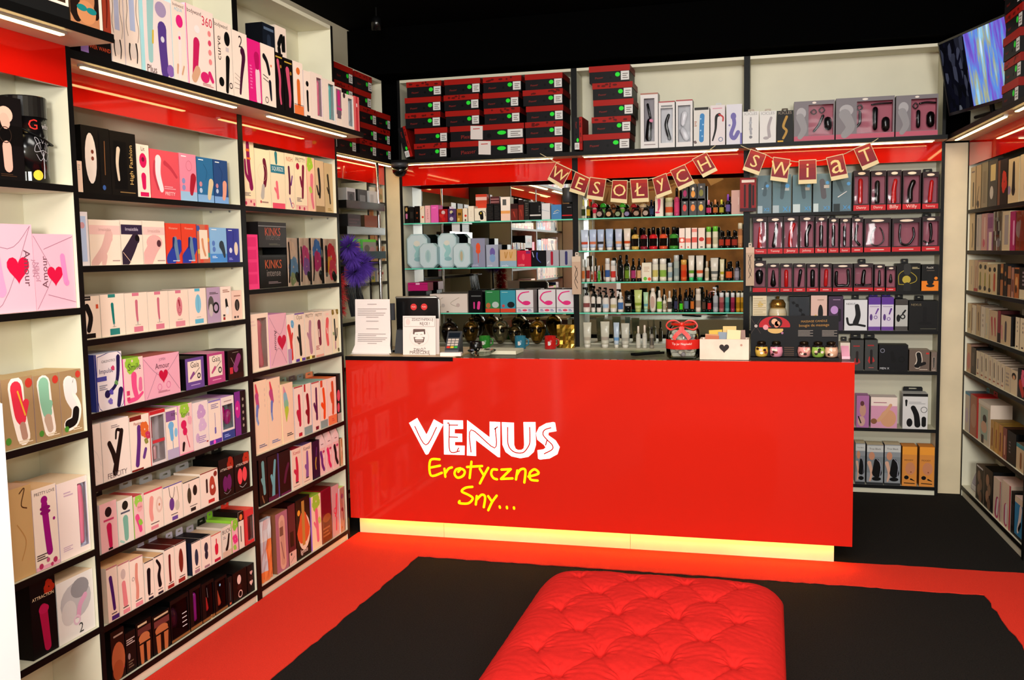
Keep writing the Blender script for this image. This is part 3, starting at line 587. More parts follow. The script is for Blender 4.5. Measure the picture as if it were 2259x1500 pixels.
row('L', 0.155, 2.338, 0.12, 'above canopy, middle left bay', 'boxes above the left canopies', [
(2.850, 0.157, 0.085, 'black box with orange capital lettering', '161011/100;T .55 .4 .85 d5502c POWER_WAND;R 0 .1 .25 .55 8d6aa8'),
(2.967, 0.071, 0.260, 'white floral box with lavender strip, nearer one', 'f7dfce/dcc;R .3 .45 .68 1 b9bcd6;E .45 .22 .26 .1 e8d5c8;S .1 .06 3a3230 .2 .3 .18 .2 .25 .1;S .1 .06 3a3230 .65 .32 .72 .2 .65 .08;S .03 .02 4a4240 .8 .9 .75 .7 .9 .5 .8 .35;S .03 .02 4a4240 .15 .95 .22 .75 .1 .55 .2 .4'),
(3.050, 0.087, 0.274, 'white floral box with lavender strip, farther one', 'f7dfce/dcc;R .35 .48 .7 1 b4bcd8;E .5 .22 .24 .1 e8d5c8;S .1 .06 3a3230 .28 .3 .24 .2 .3 .1;S .1 .06 3a3230 .7 .32 .76 .2 .72 .08;S .03 .02 4a4240 .85 .9 .8 .7 .92 .5 .82 .35;S .03 .02 4a4240 .15 .95 .22 .75 .1 .55 .2 .4'),
(3.193, 0.193, 0.287, 'pastel box with mint wand and purple wand', 'efdcd6/9cc;R 0 0 .1 1 a8dde0;S .22 .14 9fc8c4 .34 .95 .3 .6 .28 .18;S .28 .24 573a86 .68 .62 .68 .4 .72 .06;E .66 .86 .18 .1 a893b4;C .68 .48 .06 d8d0dc;C .9 .1 .12 8a62ae;S .05 .05 d8b43a .38 .55 .36 .4;T .3 .06 .3 644 Plus'),
(3.337, 0.089, 0.303, 'white box with pink headed white wand', 'f7dfce/cdd;T .5 .95 .8 644 bodywand;T .5 .9 .6 8ec6da AQUA;E .55 .76 .26 .08 e2257c;S .26 .2 efe0da .52 .6 .5 .3 .42 .06;C .5 .55 .08 e2257c;S .14 .1 d8a482 .3 .2 .25 .1;S .1 .1 d8a482 .75 .2 .6 .1'),
(3.483, 0.196, 0.313, 'white box with crimson wand and red number', 'f7ded2/ecd;R 0 0 .03 1 e8689a;T .3 .92 .5 644 bodywand;T .76 .86 .38 d41f46 360;S .22 .18 c81f58 .34 .55 .3 .38 .24 .12;E .38 .72 .1 .05 f2e8e4;S .2 .2 d8a482 .34 .2 .22 .1;E .6 .14 .16 .07 d6246a;S .12 .1 d6246a .78 .2 .88 .12;C .82 .72 .06 e88;C .82 .6 .06 d46;C .82 .48 .06 e88;C .82 .36 .06 e88;N .5 .03 .9 .07 2 c88'),
(3.651, 0.132, 0.298, 'white box with long black wand and vertical lettering', 'f7dfce/544;T .4 .93 .75 433 bodywand;T .25 .62 .33 433 curve 90;S .24 .16 111 .72 .5 .68 .3 .62 .05;E .72 .78 .17 .1 111;C .3 .16 .15 111;R .62 .6 .8 .66 cbb;O .85 .14 .1 .03 222'),
])
row('L', 0.155, 2.338, 0.12, 'above canopy, middle left bay', 'boxes above the left canopies', [
(3.781, 0.122, 0.283, 'cream box with dark plum wand', 'f7dfce/dcb;T .55 .86 .26 433 2;S .3 .12 4a1436 .66 .72 .72 .62 .55 .35 .42 .08;S .012 .012 433 .1 .36 .5 .3;S .012 .012 433 .1 .3 .45 .25;S .012 .012 433 .05 .22 .4 .2;S .012 .012 433 .05 .14 .4 .14'),
])
row('L', 0.155, 2.338, 0.12, 'above canopy, far left bay', 'boxes above the left canopies', [
(3.899, 0.113, 0.273, 'hot pink box with white handled wand', 'e0207a/b16/c38;S .34 .34 f0c9d0 .72 .5 .72 .3 .74 .06;S .4 .3 b8105a .68 .75 .7 .6;N .12 .2 .3 .6 8 f06aa8'),
(4.022, 0.124, 0.275, 'white box with navy flexible wand', 'f7dfce/dcb;S .22 .18 1a1a22 .2 .8 .4 .72 .55 .55;S .2 .1 1c1c30 .58 .4 .62 .2 .64 .12;S .03 .03 433 .1 .5 .45 .46;S .03 .03 433 .1 .44 .45 .4;O .3 .1 .12 .03 433;C .7 .68 .05 e0703c'),
(4.123, 0.078, 0.261, 'black box with slim pink curve, gold lettering', '140c0e/000;N .1 .9 .9 .95 1 c8a03a;S .3 .2 d0506e .35 .85 .55 .55 .5 .3 .6 .12;C .7 .77 .1 a8742c'),
(4.211, 0.090, 0.250, 'black box with broad pink wand, gold lettering', '140c0e/000;N .1 .9 .9 .95 1 c8a03a;S .4 .2 d0506e .4 .78 .5 .55 .6 .3 .55 .12;C .75 .74 .1 a8742c'),
(4.309, 0.098, 0.253, 'white box with orange wand and foot', 'f7dfce/dcb/eec;R 0 0 1 .18 e8743a;S .34 .34 e06a28 .5 .62 .52 .2;E .5 .83 .2 .07 e06a28;R 0 .19 1 .2 433'),
(4.402, 0.078, 0.226, 'white box with slim black wand', 'f7dfce/cbb;S .3 .22 141414 .5 .55 .5 .4 .52 .16;E .5 .73 .2 .06 141414;R .3 0 .8 .05 222'),
(4.506, 0.131, 0.233, 'white box with rose wand behind tall window', 'f4dccd/dcb;V .5 .1 .93 .92 dcc2cc;Q .2 .16 e0708c .72 .82 .72 .5 .74 .16'),
(4.646, 0.139, 0.223, 'white box with turquoise wand behind tall window', 'f4dccd/dcb;V .45 .1 .93 .92 cfdfe0;Q .24 .16 6fc4c0 .7 .84 .7 .5 .7 .16'),
(4.760, 0.078, 0.205, 'clear fronted box with magenta item', 'f7dfce/dcc;R .1 .3 .9 .95 8a5a6e;S .4 .4 d0257a .5 .85 .5 .6;R .2 .42 .95 .48 d0257a;R .2 .2 .8 .4 6a5a62'),
(4.878, 0.146, 0.185, 'cream box with pale bottle behind window', 'f4dccd/dcb;V .5 .1 .9 .9 d0d8dc;Q .25 .25 b8c4cc .7 .75 .7 .3;C .15 .93 .1 433'),
(4.990, 0.067, 0.191, 'coral red narrow box', 'e86a6a/c44;R .3 0 .7 1 c8323c;R .4 .7 .6 .8 fdd'),
])
row('L', 0.03, 2.338, 0.09, 'upright behind the front row above far left canopy', 'boxes above the left canopies', [
(4.265, 0.119, 0.431, 'navy box with faint outline', '1b2230/0c1018;S .3 .3 2c3648 .5 .85 .5 .4;R .1 .93 .9 .96 5a6a80'),
(4.384, 0.111, 0.446, 'white box with black bent shapes', 'f7dfce/cba;S .3 .2 141414 .3 .8 .6 .9 .65 .75;S .3 .2 141414 .3 .75 .4 .6;S .16 .16 141414 .8 .9 .8 .75;S .2 .12 141414 .5 .6 .85 .4'),
])
row('L', -0.012, 1.895, 0.15, 'on first shelf, middle left bay', 'boxes on the first shelf middle left', [
(2.936, 0.033, 0.111, 'pale peach narrow box', 'f0d0bc/dba/3a2a22;N .3 .7 .7 .9 3 ba9'),
(3.032, 0.155, 0.242, 'black box with large white egg', '1b1715/0a0a0a/222;E .3 .52 .22 .4 101010;E .3 .52 .2 .38 f2e4da;C .36 .52 .05 7a3a2a;C .36 .62 .05 7a3a2a;R .6 .05 .64 .95 101014;S .03 .03 7a5030 .8 .8 .78 .3;C .72 .1 .06 3a5a9a'),
(3.186, 0.153, 0.240, 'black box with pale slim wand and gold script', '1c1815/0a0a0a/222;R .12 .1 .62 .85 0a0a0c;S .14 .08 d8c4ac .3 .72 .24 .5 .28 .25;T .8 .5 .62 d8b06a High_Fashion 90;N .3 .04 .9 .07 1 8a6a40'),
(3.304, 0.077, 0.206, 'white box with crimson rose shape', 'f7dfce/dcb;S .4 .3 d31758 .48 .4 .5 .2;E .48 .7 .3 .14 d31758;C .48 .72 .12 7a0c34;R .15 .02 .85 .1 d31758;T .5 .92 .3 644 Lit'),
(3.443, 0.195, 0.196, 'coral box with silver curve', 'e0525e/c34/f78;S .2 .14 e8e0e4 .28 .8 .26 .5 .36 .2;S .06 .06 c23a4a .15 .75 .12 .5 .25 .2;S .1 .06 c23a4a .5 .75 .7 .65 .9 .48;N .45 .2 .85 .28 2 f2a0a8;T .65 .12 .35 fdd PRETTY'),
(3.605, 0.122, 0.198, 'pink box with red blade shape', 'ee8aa2/d78;R 0 0 1 .2 9cc0e0;S .34 .2 a81c30 .8 .5 .7 .3 .66 .18;C .2 .42 .1 8a90c0;C .2 .28 .1 8a90c0;O .55 .75 .18 .015 c46a80;N .1 .92 .4 .96 1 fff'),
(3.732, 0.126, 0.194, 'teal blue box with cream blade shape', '2c6c9c/257;R 0 0 1 .17 86b0dc;S .3 .2 dcc8a0 .85 .45 .75 .25 .7 .12;C .2 .4 .09 c88a94;C .2 .26 .09 b8c8e0;S .012 .012 1c4a70 .4 .85 .6 .7 .5 .5;N .1 .92 .4 .96 1 fff'),
(3.856, 0.115, 0.194, 'navy box with peach blade shape', '274a80/1a3560;R 0 0 1 .16 7ea8dc;S .3 .22 e8a088 .75 .45 .72 .25 .66 .14;C .2 .4 .09 c88a94;C .2 .28 .09 b8c8e0;S .012 .012 16305c .4 .85 .6 .7 .5 .5;N .1 .92 .4 .96 1 fff'),
])
row('L', -0.012, 1.632, 0.14, 'on second shelf, middle left bay', 'boxes on the second shelf middle left', [
(2.943, 0.045, 0.194, 'white thick box with light blue face', 'f2e8ea/dde;R .1 .08 .75 .92 bccdec;E .3 .75 .3 .06 d8a0a8'),
(3.055, 0.174, 0.168, 'white box with pale pink double wand', 'f6dfcb/dcb;R 0 .68 1 .88 f2c4bc;S .26 .2 e3b3aa .62 .66 .45 .35 .12 .04;E .6 .6 .14 .11 e3b3aa;S .14 .16 e3b3aa .42 .05 .46 .2;T .5 .79 .4 c89a94 Irresistible;N .7 .08 .95 .12 1 a88'),
(3.210, 0.129, 0.171, 'white box with dark plum suction wand', 'f6dfcb/dcb;R 0 .68 1 .9 3a2c48;S .34 .5 3c2c40 .66 .6 .45 .4 .15 .15;E .66 .58 .2 .12 3c2c40;C .74 .6 .1 1a1218;S .02 .02 e0b8a0 .05 .28 .4 .05;T .5 .8 .6 d8c8d8 Irresistible'),
(3.349, 0.144, 0.172, 'white box with pink suction wand', 'f6dfcb/dcb;R 0 .68 1 .86 f2c4bc;S .4 .5 eab0aa .62 .5 .4 .35 .15 .1;E .5 .5 .36 .18 eab0aa;C .7 .48 .1 5a3038;T .5 .77 .55 c89a94 Irresistible;N .6 .06 .95 .1 1 a88'),
(3.478, 0.107, 0.166, 'orange and blue box, nearer of two', 'e0432c/b32;S .5 .6 2a3c9c .85 .45 .6 .3 .3 .1;S .25 .2 6a86a0 .6 .6 .68 .3 .75 .1;S .14 .1 1c2a60 .5 .62 .45 .4;T .5 .88 .6 f5b49c Womanizer;N .4 .05 .85 .09 1 dde'),
(3.589, 0.109, 0.167, 'orange and blue box, farther of two', 'e0432c/b32;S .5 .6 2a3c9c .85 .5 .6 .3 .25 .1;S .25 .2 6a86a0 .6 .6 .68 .3 .75 .1;S .14 .1 1c2a60 .5 .62 .45 .4;T .5 .88 .6 f5b49c Womanizer;N .4 .05 .85 .09 1 dde'),
(3.694, 0.094, 0.166, 'colourful patterned box with cream panel', 'c86a50/446;C .1 .9 .14 3c58a0;C .8 .93 .14 d84a3c;C .1 .3 .12 d8b040;C .9 .2 .12 4a9a8a;C .3 .05 .14 d84a3c;C .9 .6 .1 e8a03c;R .16 .1 .84 .86 f2dcc4;S .18 .14 d8946c .4 .6 .45 .4 .6 .2'),
(3.812, 0.136, 0.155, 'light blue box with grey leaf shape', '8ab8e0/69c;R 0 0 1 .25 4f8cd0;S .3 .12 39454f .68 .5 .78 .35 .84 .18;C .2 .55 .09 5a7cc0;C .22 .38 .09 5a7cc0;N .1 .12 .4 .2 2 def;N .1 .92 .4 .96 1 fff'),
(3.936, 0.104, 0.154, 'violet blue box with cream leaf shape', '3a3f94/2a2e70;E .7 .4 .16 .2 e8d4bc;C .25 .35 .12 dde;N .1 .06 .4 .14 2 aae;S .02 .02 282c70 .5 .9 .5 .6;N .1 .92 .4 .96 1 fff'),
])
row('L', -0.012, 1.366, 0.13, 'on third shelf, middle left bay', 'boxes on the third shelf middle left', [
(2.960, 0.088, 0.156, 'cream box with black curved wand', 'f4dcc6/dcb;R .05 .9 .45 1 1a1614;T .25 .95 .3 fed SVAKOM;S .3 .26 161514 .2 .75 .4 .5 .25 .22;R .1 .02 .65 .13 1a1614;R .75 .7 .9 .8 d05030'),
(3.075, 0.137, 0.158, 'cream box with teal torpedo', 'f6dcc8/dcb;R .32 .92 .62 1 2d8078;S .12 .08 14766e .48 .75 .5 .5 .52 .3;S .04 .03 999 .52 .28 .52 .22;R .34 .03 .75 .18 2d8078;N .45 .21 .6 .24 1 ba9'),
(3.215, 0.137, 0.157, 'cream box with dusty pink torpedo, nearer of two', 'f6dac6/dcb;R .32 .92 .62 1 d8788c;S .12 .08 c86a7c .5 .78 .5 .5 .52 .3;S .04 .03 999 .52 .28 .52 .22;R .34 .03 .75 .16 d8788c;N .4 .19 .65 .22 1 ba9'),
(3.353, 0.134, 0.156, 'cream box with dusty pink torpedo, farther of two', 'f6dac6/dcb;R .32 .92 .62 1 d8788c;S .12 .08 c86a7c .5 .8 .5 .5 .52 .3;S .04 .03 999 .52 .28 .52 .22;R .34 .03 .75 .16 d8788c;N .4 .19 .65 .22 1 ba9'),
(3.492, 0.138, 0.155, 'cream box with pink egg', 'f6dac6/dcb;R .34 .92 .62 1 d8788c;E .52 .56 .15 .26 d77f88;S .08 .06 9a2a3a .5 .72 .54 .58;O .52 .46 .09 .02 b85a64;R .3 .03 .78 .17 e08a96;N .4 .2 .65 .23 1 ba9'),
(3.629, 0.130, 0.157, 'cream box with sky blue egg', 'f6dccb/dcb;R .34 .92 .64 1 58b0c8;E .52 .58 .17 .26 7fbfd8;S .02 .02 5a9ab8 .52 .8 .52 .4;R .3 .04 .8 .16 68b4cc;N .4 .2 .65 .23 1 ba9'),
(3.752, 0.108, 0.157, 'mauve box with grey portrait and ring', 'b79ab4/987;E .3 .5 .22 .26 5a5450;E .28 .36 .15 .18 c8b8b4;O .65 .42 .24 .09 282428;N .2 .8 .85 .87 2 544'),
(3.853, 0.087, 0.157, 'peach box with black and white gadget', 'f7dfce/dcb;S .2 .26 2a2626 .5 .6 .56 .4;E .58 .3 .16 .12 efe8e4;N .2 .82 .85 .92 2 a76;R .15 .04 .35 .12 a33;R .15 .14 .35 .2 544'),
(3.944, 0.088, 0.135, 'peach box with dark mouse shape', 'f2cbb8/dba;E .5 .5 .24 .2 3a302e;S .03 .03 9a8a84 .5 .62 .5 .35;N .2 .78 .85 .85 1 a76;R .15 .06 .35 .13 544;R .45 .06 .6 .13 544'),
])
row('L', 0, 1.097, 0.14, 'on fourth shelf, middle left bay', 'boxes on the fourth shelf middle left', [
(3.018, 0.153, 0.211, 'white box with navy stalk and violet flowers', 'efe2e4/28307c/ccd;R 0 0 .06 1 28307c;S .016 .016 28307c .1 .95 .97 .95 .97 .05 .1 .05 .1 .95;T .5 .86 .5 433 CALEXOTICS;T .4 .68 .5 4a3a6a Impulse;R .06 .52 .4 .6 4a4aa0;S .14 .08 1e1a50 .86 .9 .82 .6 .7 .4 .4 .28;S .18 .14 1e1a50 .9 .3 .8 .05;C .4 .28 .1 1e1a50;F .65 .72 .08 d83a6a 5;F .55 .3 .09 5a4ab0 5;F .75 .45 .08 6a9a5a 5;F .5 .14 .1 7a6ac0 5;N .12 .36 .4 .46 3 99a'),
(3.160, 0.121, 0.178, 'pink and green topped box with pink curve', 'f6c9c6/e0288c/8fbf30;F .45 .93 .45 9cc83c 8;S .02 .02 6a8a20 .2 .8 .3 .9 .4 .78;T .55 .8 .65 3a4a30 Smile;S .28 .2 ec4e86 .5 .6 .5 .35 .6 .12;S .16 .1 ec4e86 .2 .08 .6 .1 .9 .2;S .16 .2 e8709a .82 .5 .8 .3;R .1 .2 .25 .3 d83a6a;R .1 .08 .25 .16 d83a6a'),
(3.341, 0.235, 0.171, 'pink envelope gift box with glossy heart', 'efa9bb/e59ab0/c76a5e;S .008 .008 9a6a80 0 .95 .48 .5 1 .97;S .008 .008 9a6a80 .05 .03 .35 .6;S .008 .008 9a6a80 .97 .1 .62 .6;H .52 .5 .13 c8143c;T .5 .74 .4 6a3a4a Amour;T .5 .88 .18 a8788c JOPEN;O .4 .24 .06 .01 e070a0;O .65 .26 .06 .01 e070a0;N .35 .1 .68 .15 2 a67'),
(3.566, 0.138, 0.133, 'purple box with cream panel and purple pendant', '6a4a92/0c080c/100;R .12 .24 .84 .9 f2dcca;T .5 .78 .45 433 Gaia;S .02 .02 544 .45 .45 .75 .65;S .12 .08 8a4a86 .42 .5 .25 .36;O .7 .4 .09 .04 222;N .25 .1 .75 .16 1 b9c'),
(3.730, 0.141, 0.137, 'pink box with cream panel and pink pendant', 'b8487e/0c080c/e89ab0;R .12 .24 .84 .92 f2dcca;T .5 .8 .45 433 Gaia;S .02 .02 544 .45 .5 .78 .7;S .12 .08 c0507e .42 .52 .25 .38;O .7 .42 .1 .04 222;N .25 .1 .75 .16 1 e9b'),
(3.890, 0.132, 0.134, 'near black box with plum egg', '2a1214/0a0506/300;S .3 .24 8a3a72 .7 .72 .45 .4;E .5 .32 .14 .1 8a3a72;R .1 .2 .3 .42 c8323c;N .3 .9 .7 .93 1 987;R 0 0 1 .2 3a1a14;S .02 .02 a88 .2 .75 .4 .5'),
])
row('L', 0, 0.831, 0.14, 'on fifth shelf, middle left bay', 'boxes on the fifth shelf middle left', [
(2.924, 0.059, 0.225, 'plain white box with marble wisps', 'f0dccf/dcb;S .02 .02 cbb .2 .6 .6 .5 .9 .3;S .02 .02 cbb .1 .3 .6 .2'),
(3.035, 0.159, 0.224, 'white box with black rabbit eared shape', 'f3dfd2/e0d0c8/dcc;S .14 .16 15120f .26 .62 .38 .45 .45 .3;S .2 .14 15120f .42 .12 .5 .3 .62 .55 .72 .78;S .09 .06 15120f .72 .78 .55 .82 .5 .68;N .35 .86 .65 .92 2 988;T .5 .08 .7 655 FELICITY'),
(3.178, 0.121, 0.216, 'cream box with orange flower and purple wand', 'f7dfce/dcb/eb8;R 0 .92 .6 1 7a1c14;R 0 0 .6 .04 7a1c14;S .18 .2 5c2a78 .45 .78 .42 .5 .3 .12;S .14 .14 6a3a86 .75 .35 .65 .22;F .75 .72 .3 e0682c 7;F .9 .6 .16 c8325a 6;F .8 .5 .12 8a8a3a 6;T .4 .86 .4 a54 Passion'),
(3.292, 0.101, 0.218, 'clear box with red lid and pink vials', 'e3d2cf/c22/c1272c;R 0 .93 1 1 c1272c;V .06 .05 .94 .9 c6b8b8;Q .1 .1 c84a5a .35 .8 .35 .5;Q .16 .16 d8a0a0 .5 .3 .5 .1;R .1 .4 .9 .46 c8323c'),
(3.386, 0.081, 0.210, 'white box with light blue vase', 'f7dfce/dcb;R 0 .75 .8 .95 8a5a92;T .7 .86 .5 433 toys;S .34 .26 6fb0dc .4 .62 .45 .4;E .4 .66 .24 .08 6fb0dc;E .8 .5 .14 .09 8ac0e0;R 0 0 1 .2 b8aac4;S .04 .04 6a9ac0 .5 .35 .5 .2'),
(3.481, 0.101, 0.212, 'green topped box with crimson balls', 'f4c8c4/d8c/9cc83c;F .45 .92 .42 9cc83c 8;T .5 .8 .6 4a5a30 Smile;E .35 .6 .2 .09 d81c56;E .42 .46 .16 .08 d81c56;S .04 .04 d81c56 .5 .4 .7 .12;S .18 .14 1c1216 .3 .22 .24 .1;F .8 .66 .2 f0a8b4 7;R 0 0 1 .03 ec8aa4'),
(3.591, 0.114, 0.205, 'white box with pale lilac bloom', 'f2dcd6/dcc;F .55 .78 .32 c89ac8 9;F .6 .5 .3 d8b4d4 9;E .25 .25 .12 .1 d0a8cc;N .3 .12 .8 .28 4 a8b;S .06 .06 a33 .85 .12 .92 .12'),
(3.700, 0.098, 0.196, 'white box with lavender drop and violet foot', 'f7dfce/dcc;R 0 0 1 .1 5a34a0;C .4 .05 .1 f5c;R 0 .96 1 1 8a7ab8;S .14 .14 7a6ab0 .5 .35 .5 .26;S .03 .03 7a6ab0 .5 .7 .5 .4;N .2 .8 .8 .92 3 98a'),
(3.806, 0.106, 0.195, 'white and blue box with magenta pods behind window', 'efdcd4/c9c;V .08 .25 .92 .82 9aa4ac;Q .3 .26 c01c80 .3 .72 .35 .5;Q .3 .3 c01c80 .8 .6 .75 .4;R 0 0 1 .2 2c3f88;N .2 .88 .8 .92 1 a88;N .15 .06 .6 .14 2 9ae'),
(3.913, 0.099, 0.205, 'purple and black box with magenta oval', '7a2c86/101010/1c1c1c;R .5 0 1 1 141114;E .25 .6 .22 .2 c8208a;C .2 .62 .08 e88ac4;C .72 .2 .08 987;C .72 .35 .08 987;C .72 .5 .08 987;C .72 .65 .08 987;C .72 .8 .08 987'),
])
row('L', 0, 0.571, 0.13, 'on sixth shelf, middle left bay', 'boxes on the sixth shelf middle left', [
(2.970, 0.097, 0.184, 'pink box with crimson bullet and black disc', 'f0b8b8/dcc/eca;C .5 .8 .2 2a1a20;R .2 .62 .8 .66 d0406a;S .3 .2 c81a52 .5 .5 .52 .3 .55 .1;R .4 .02 .65 .06 222;B 111 .1 .6'),
(3.066, 0.091, 0.173, 'white box with mint bullet and black disc', 'ecdfd2/cdc/eca;C .5 .85 .2 202822;R .2 .68 .8 .72 556;S .34 .26 7ab09c .48 .55 .5 .3 .5 .12;S .1 .1 a8d0c0 .1 .1 .3 .05;B 111 .1 .9'),
(3.146, 0.062, 0.165, 'green and pink box with smiling face', 'f2c0bc/8b3/e05a5a;F .5 .9 .5 9ccf4c 8;E .6 .72 .3 .12 f0a8a8;S .4 .3 e84a86 .3 .5 .5 .3 .6 .16;F .6 .35 .25 8cc83c 6;T .6 .72 .4 b46 Smile'),
(3.239, 0.120, 0.166, 'white box with peach wand and oval inset', 'f7dfce/dcb/eca;R 0 .95 1 1 d8485a;S .22 .18 ef9a90 .4 .78 .34 .5 .38 .3;E .8 .58 .18 .2 e8c4b4;E .8 .58 .1 .14 f4d8cc;C .8 .58 .05 c86;R .3 .04 .7 .12 e88a94;N .3 .16 .75 .2 1 544;B 9aa0a4 .2 .85'),
(3.368, 0.131, 0.156, 'white box with purple egg on cord', 'f7dfce/dcb/eca;R 0 .97 1 1 5a4a9a;E .42 .48 .13 .17 6a3a86;S .025 .025 655 .3 .95 .35 .7 .5 .65 .6 .9;S .03 .03 b8a890 .72 .9 .78 .6 .7 .4;E .7 .4 .12 .14 d4c4b0;R .4 .04 .7 .14 6a4a9a;N .35 .18 .7 .22 1 544;B 9aa0a4 .2 .85'),
(3.499, 0.123, 0.144, 'white box with two dark eggs', 'f7dfce/dcb/eca;R 0 .97 1 1 3a3a3a;E .35 .55 .12 .24 4a4030;E .7 .65 .13 .16 26221e;S .03 .03 544 .35 .9 .35 .78;R .4 .06 .7 .16 2a2a2a;N .35 .2 .8 .24 1 544;B 9aa0a4 .2 .85'),
(3.633, 0.138, 0.152, 'white box with red cone and brush', 'f7dfce/dcb/eca;R 0 .97 1 1 8a2a20;S .3 .36 a83a2a .65 .6 .68 .4;E .65 .62 .14 .2 b8402c;S .1 .1 3a2020 .35 .75 .35 .42;E .85 .85 .1 .08 8a2a20;R .4 .06 .75 .16 c8302c;C .66 .5 .07 f2d8cc;B 9aa0a4 .1 .8'),
(3.771, 0.124, 0.180, 'black box with red glow and purple ovals', '140c0e/000/1a1416;F .8 .82 .28 a32410 9;T .5 .72 .8 e8d9c8 ATTRACTION;E .4 .35 .16 .2 6a1a5c;E .66 .36 .16 .2 6a1a5c;S .02 .02 888 .3 .15 .5 .08 .75 .15;B 111 .15 .75'),
(3.903, 0.132, 0.171, 'black box with red glow and coral ovals', '140c0e/000/1a1416;F .8 .85 .28 b82c14 9;T .5 .72 .8 e8d9c8 ATTRACTION;E .35 .4 .16 .22 ef4a52;E .66 .42 .15 .2 ef4a52;S .02 .02 aaa .3 .15 .5 .08 .75 .15;B 111 .15 .75'),
])
row('L', 0, 0.301, 0.13, 'on seventh shelf, middle left bay', 'boxes on the seventh shelf middle left', [
(2.969, 0.062, 0.209, 'white box with purple curved wand', 'f7dfce/dcb/eb8;R 0 .97 1 1 b77;S .3 .26 4a1c6a .35 .8 .5 .5 .6 .22;R .3 .02 1 .1 4a2a7a;N .3 .12 .8 .16 1 544'),
(3.036, 0.067, 0.203, 'white box with pink frosted wand', 'f7dfce/dcb/eb8;R 0 .97 1 1 b77;E .45 .78 .22 .1 d0b8b0;S .34 .4 e8858a .45 .6 .5 .4 .55 .2;R .3 .02 .9 .1 e88a94;N .3 .12 .8 .16 1 544'),
(3.113, 0.081, 0.198, 'white box with ribbed peach wand', 'f7dfce/dcb/eb8;R 0 .97 1 1 b77;S .2 .24 e0907e .5 .85 .45 .6 .5 .4 .46 .2;O .2 .6 .1 .03 988;R .3 .02 .85 .1 e88a94;N .3 .12 .8 .16 1 544'),
(3.188, 0.058, 0.161, 'white box with black bullet', 'f7dfce/dcb/eb8;R 0 .97 1 1 544;S .42 .3 14121c .45 .75 .42 .5 .4 .2;R .3 .02 .85 .08 2a2438;N .3 .12 .8 .16 1 544'),
(3.251, 0.063, 0.164, 'white box with black wavy wand', 'f7dfce/dcb/eb8;R 0 .97 1 1 544;S .2 .36 14121c .3 .88 .6 .7 .45 .5 .55 .25;R .3 .02 .85 .08 2a2438;N .3 .12 .8 .16 1 544'),
(3.323, 0.068, 0.172, 'white box with dark red slim wand and lid', 'f7dfce/dcb/5a1c18;R 0 .97 1 1 544;S .22 .2 6a1c1c .5 .8 .48 .5 .5 .2;R .2 .02 .85 .1 9a2a24;N .3 .12 .8 .16 1 544;B aab .1 .7'),
(3.400, 0.080, 0.171, 'white box with rust oval and lid', 'f7dfce/dcb/5a1c18;R 0 .97 1 1 544;E .5 .55 .2 .3 7a281e;R .2 .02 .8 .12 9a2a24;N .3 .14 .8 .18 1 544;B aab .1 .8'),
(3.511, 0.068, 0.143, 'white box with slate oval and dark lid', 'f7dfce/1e2236/1c1c28;R 0 .97 1 1 334;E .5 .5 .2 .26 343850;R .25 .03 .8 .13 a87a86;N .3 .16 .8 .2 1 544;B ccd .1 .8'),
(3.585, 0.074, 0.142, 'white box with slate ribbed bullet and dark lid', 'f7dfce/dcb/1c1c28;R 0 .97 1 1 334;E .5 .65 .2 .16 343448;E .5 .42 .18 .14 2c2c40;R .25 .03 .8 .1 a87a86;B ccd .1 .8'),
(3.665, 0.080, 0.131, 'white box with red teardrop', 'f7dfce/caa/eca;R 0 .97 1 1 c33;S .36 .3 d81c3c .5 .55 .5 .35;S .1 .1 d81c3c .5 .8 .5 .6;R .25 .04 .85 .14 c01c3c;B aab .1 .8'),
(3.750, 0.076, 0.140, 'cream box with black lettering and black wand', 'e8d8c8/cba;T .5 .84 .9 222 BUCK;S .16 .28 161616 .75 .7 .6 .4 .45 .25;R 0 0 1 .2 d8b8a0;N .1 .6 .4 .7 2 988;B 111 .1 .9'),
(3.819, 0.054, 0.151, 'green and pink narrow box', 'f0b0b8/8b3/9c4;F .6 .85 .6 8cc83c 8;F .5 .4 .5 e8357e 6;F .4 .15 .3 9ccf4c 6;B 8c3 .1 .9'),
(3.874, 0.048, 0.174, 'black and white narrow box with orange dot', 'f0dcca/211;R 0 .75 1 1 1a1412;C .5 .85 .3 e87a3c;S .14 .14 333 .4 .6 .4 .2'),
(3.947, 0.082, 0.167, 'red topped box with dark tube behind window', 'd8383a/b22/e8402c;V .3 .1 .95 .8 c8a8a4;Q .3 .3 6a2a2a .6 .75 .6 .15;B e43 .1 .9'),
])
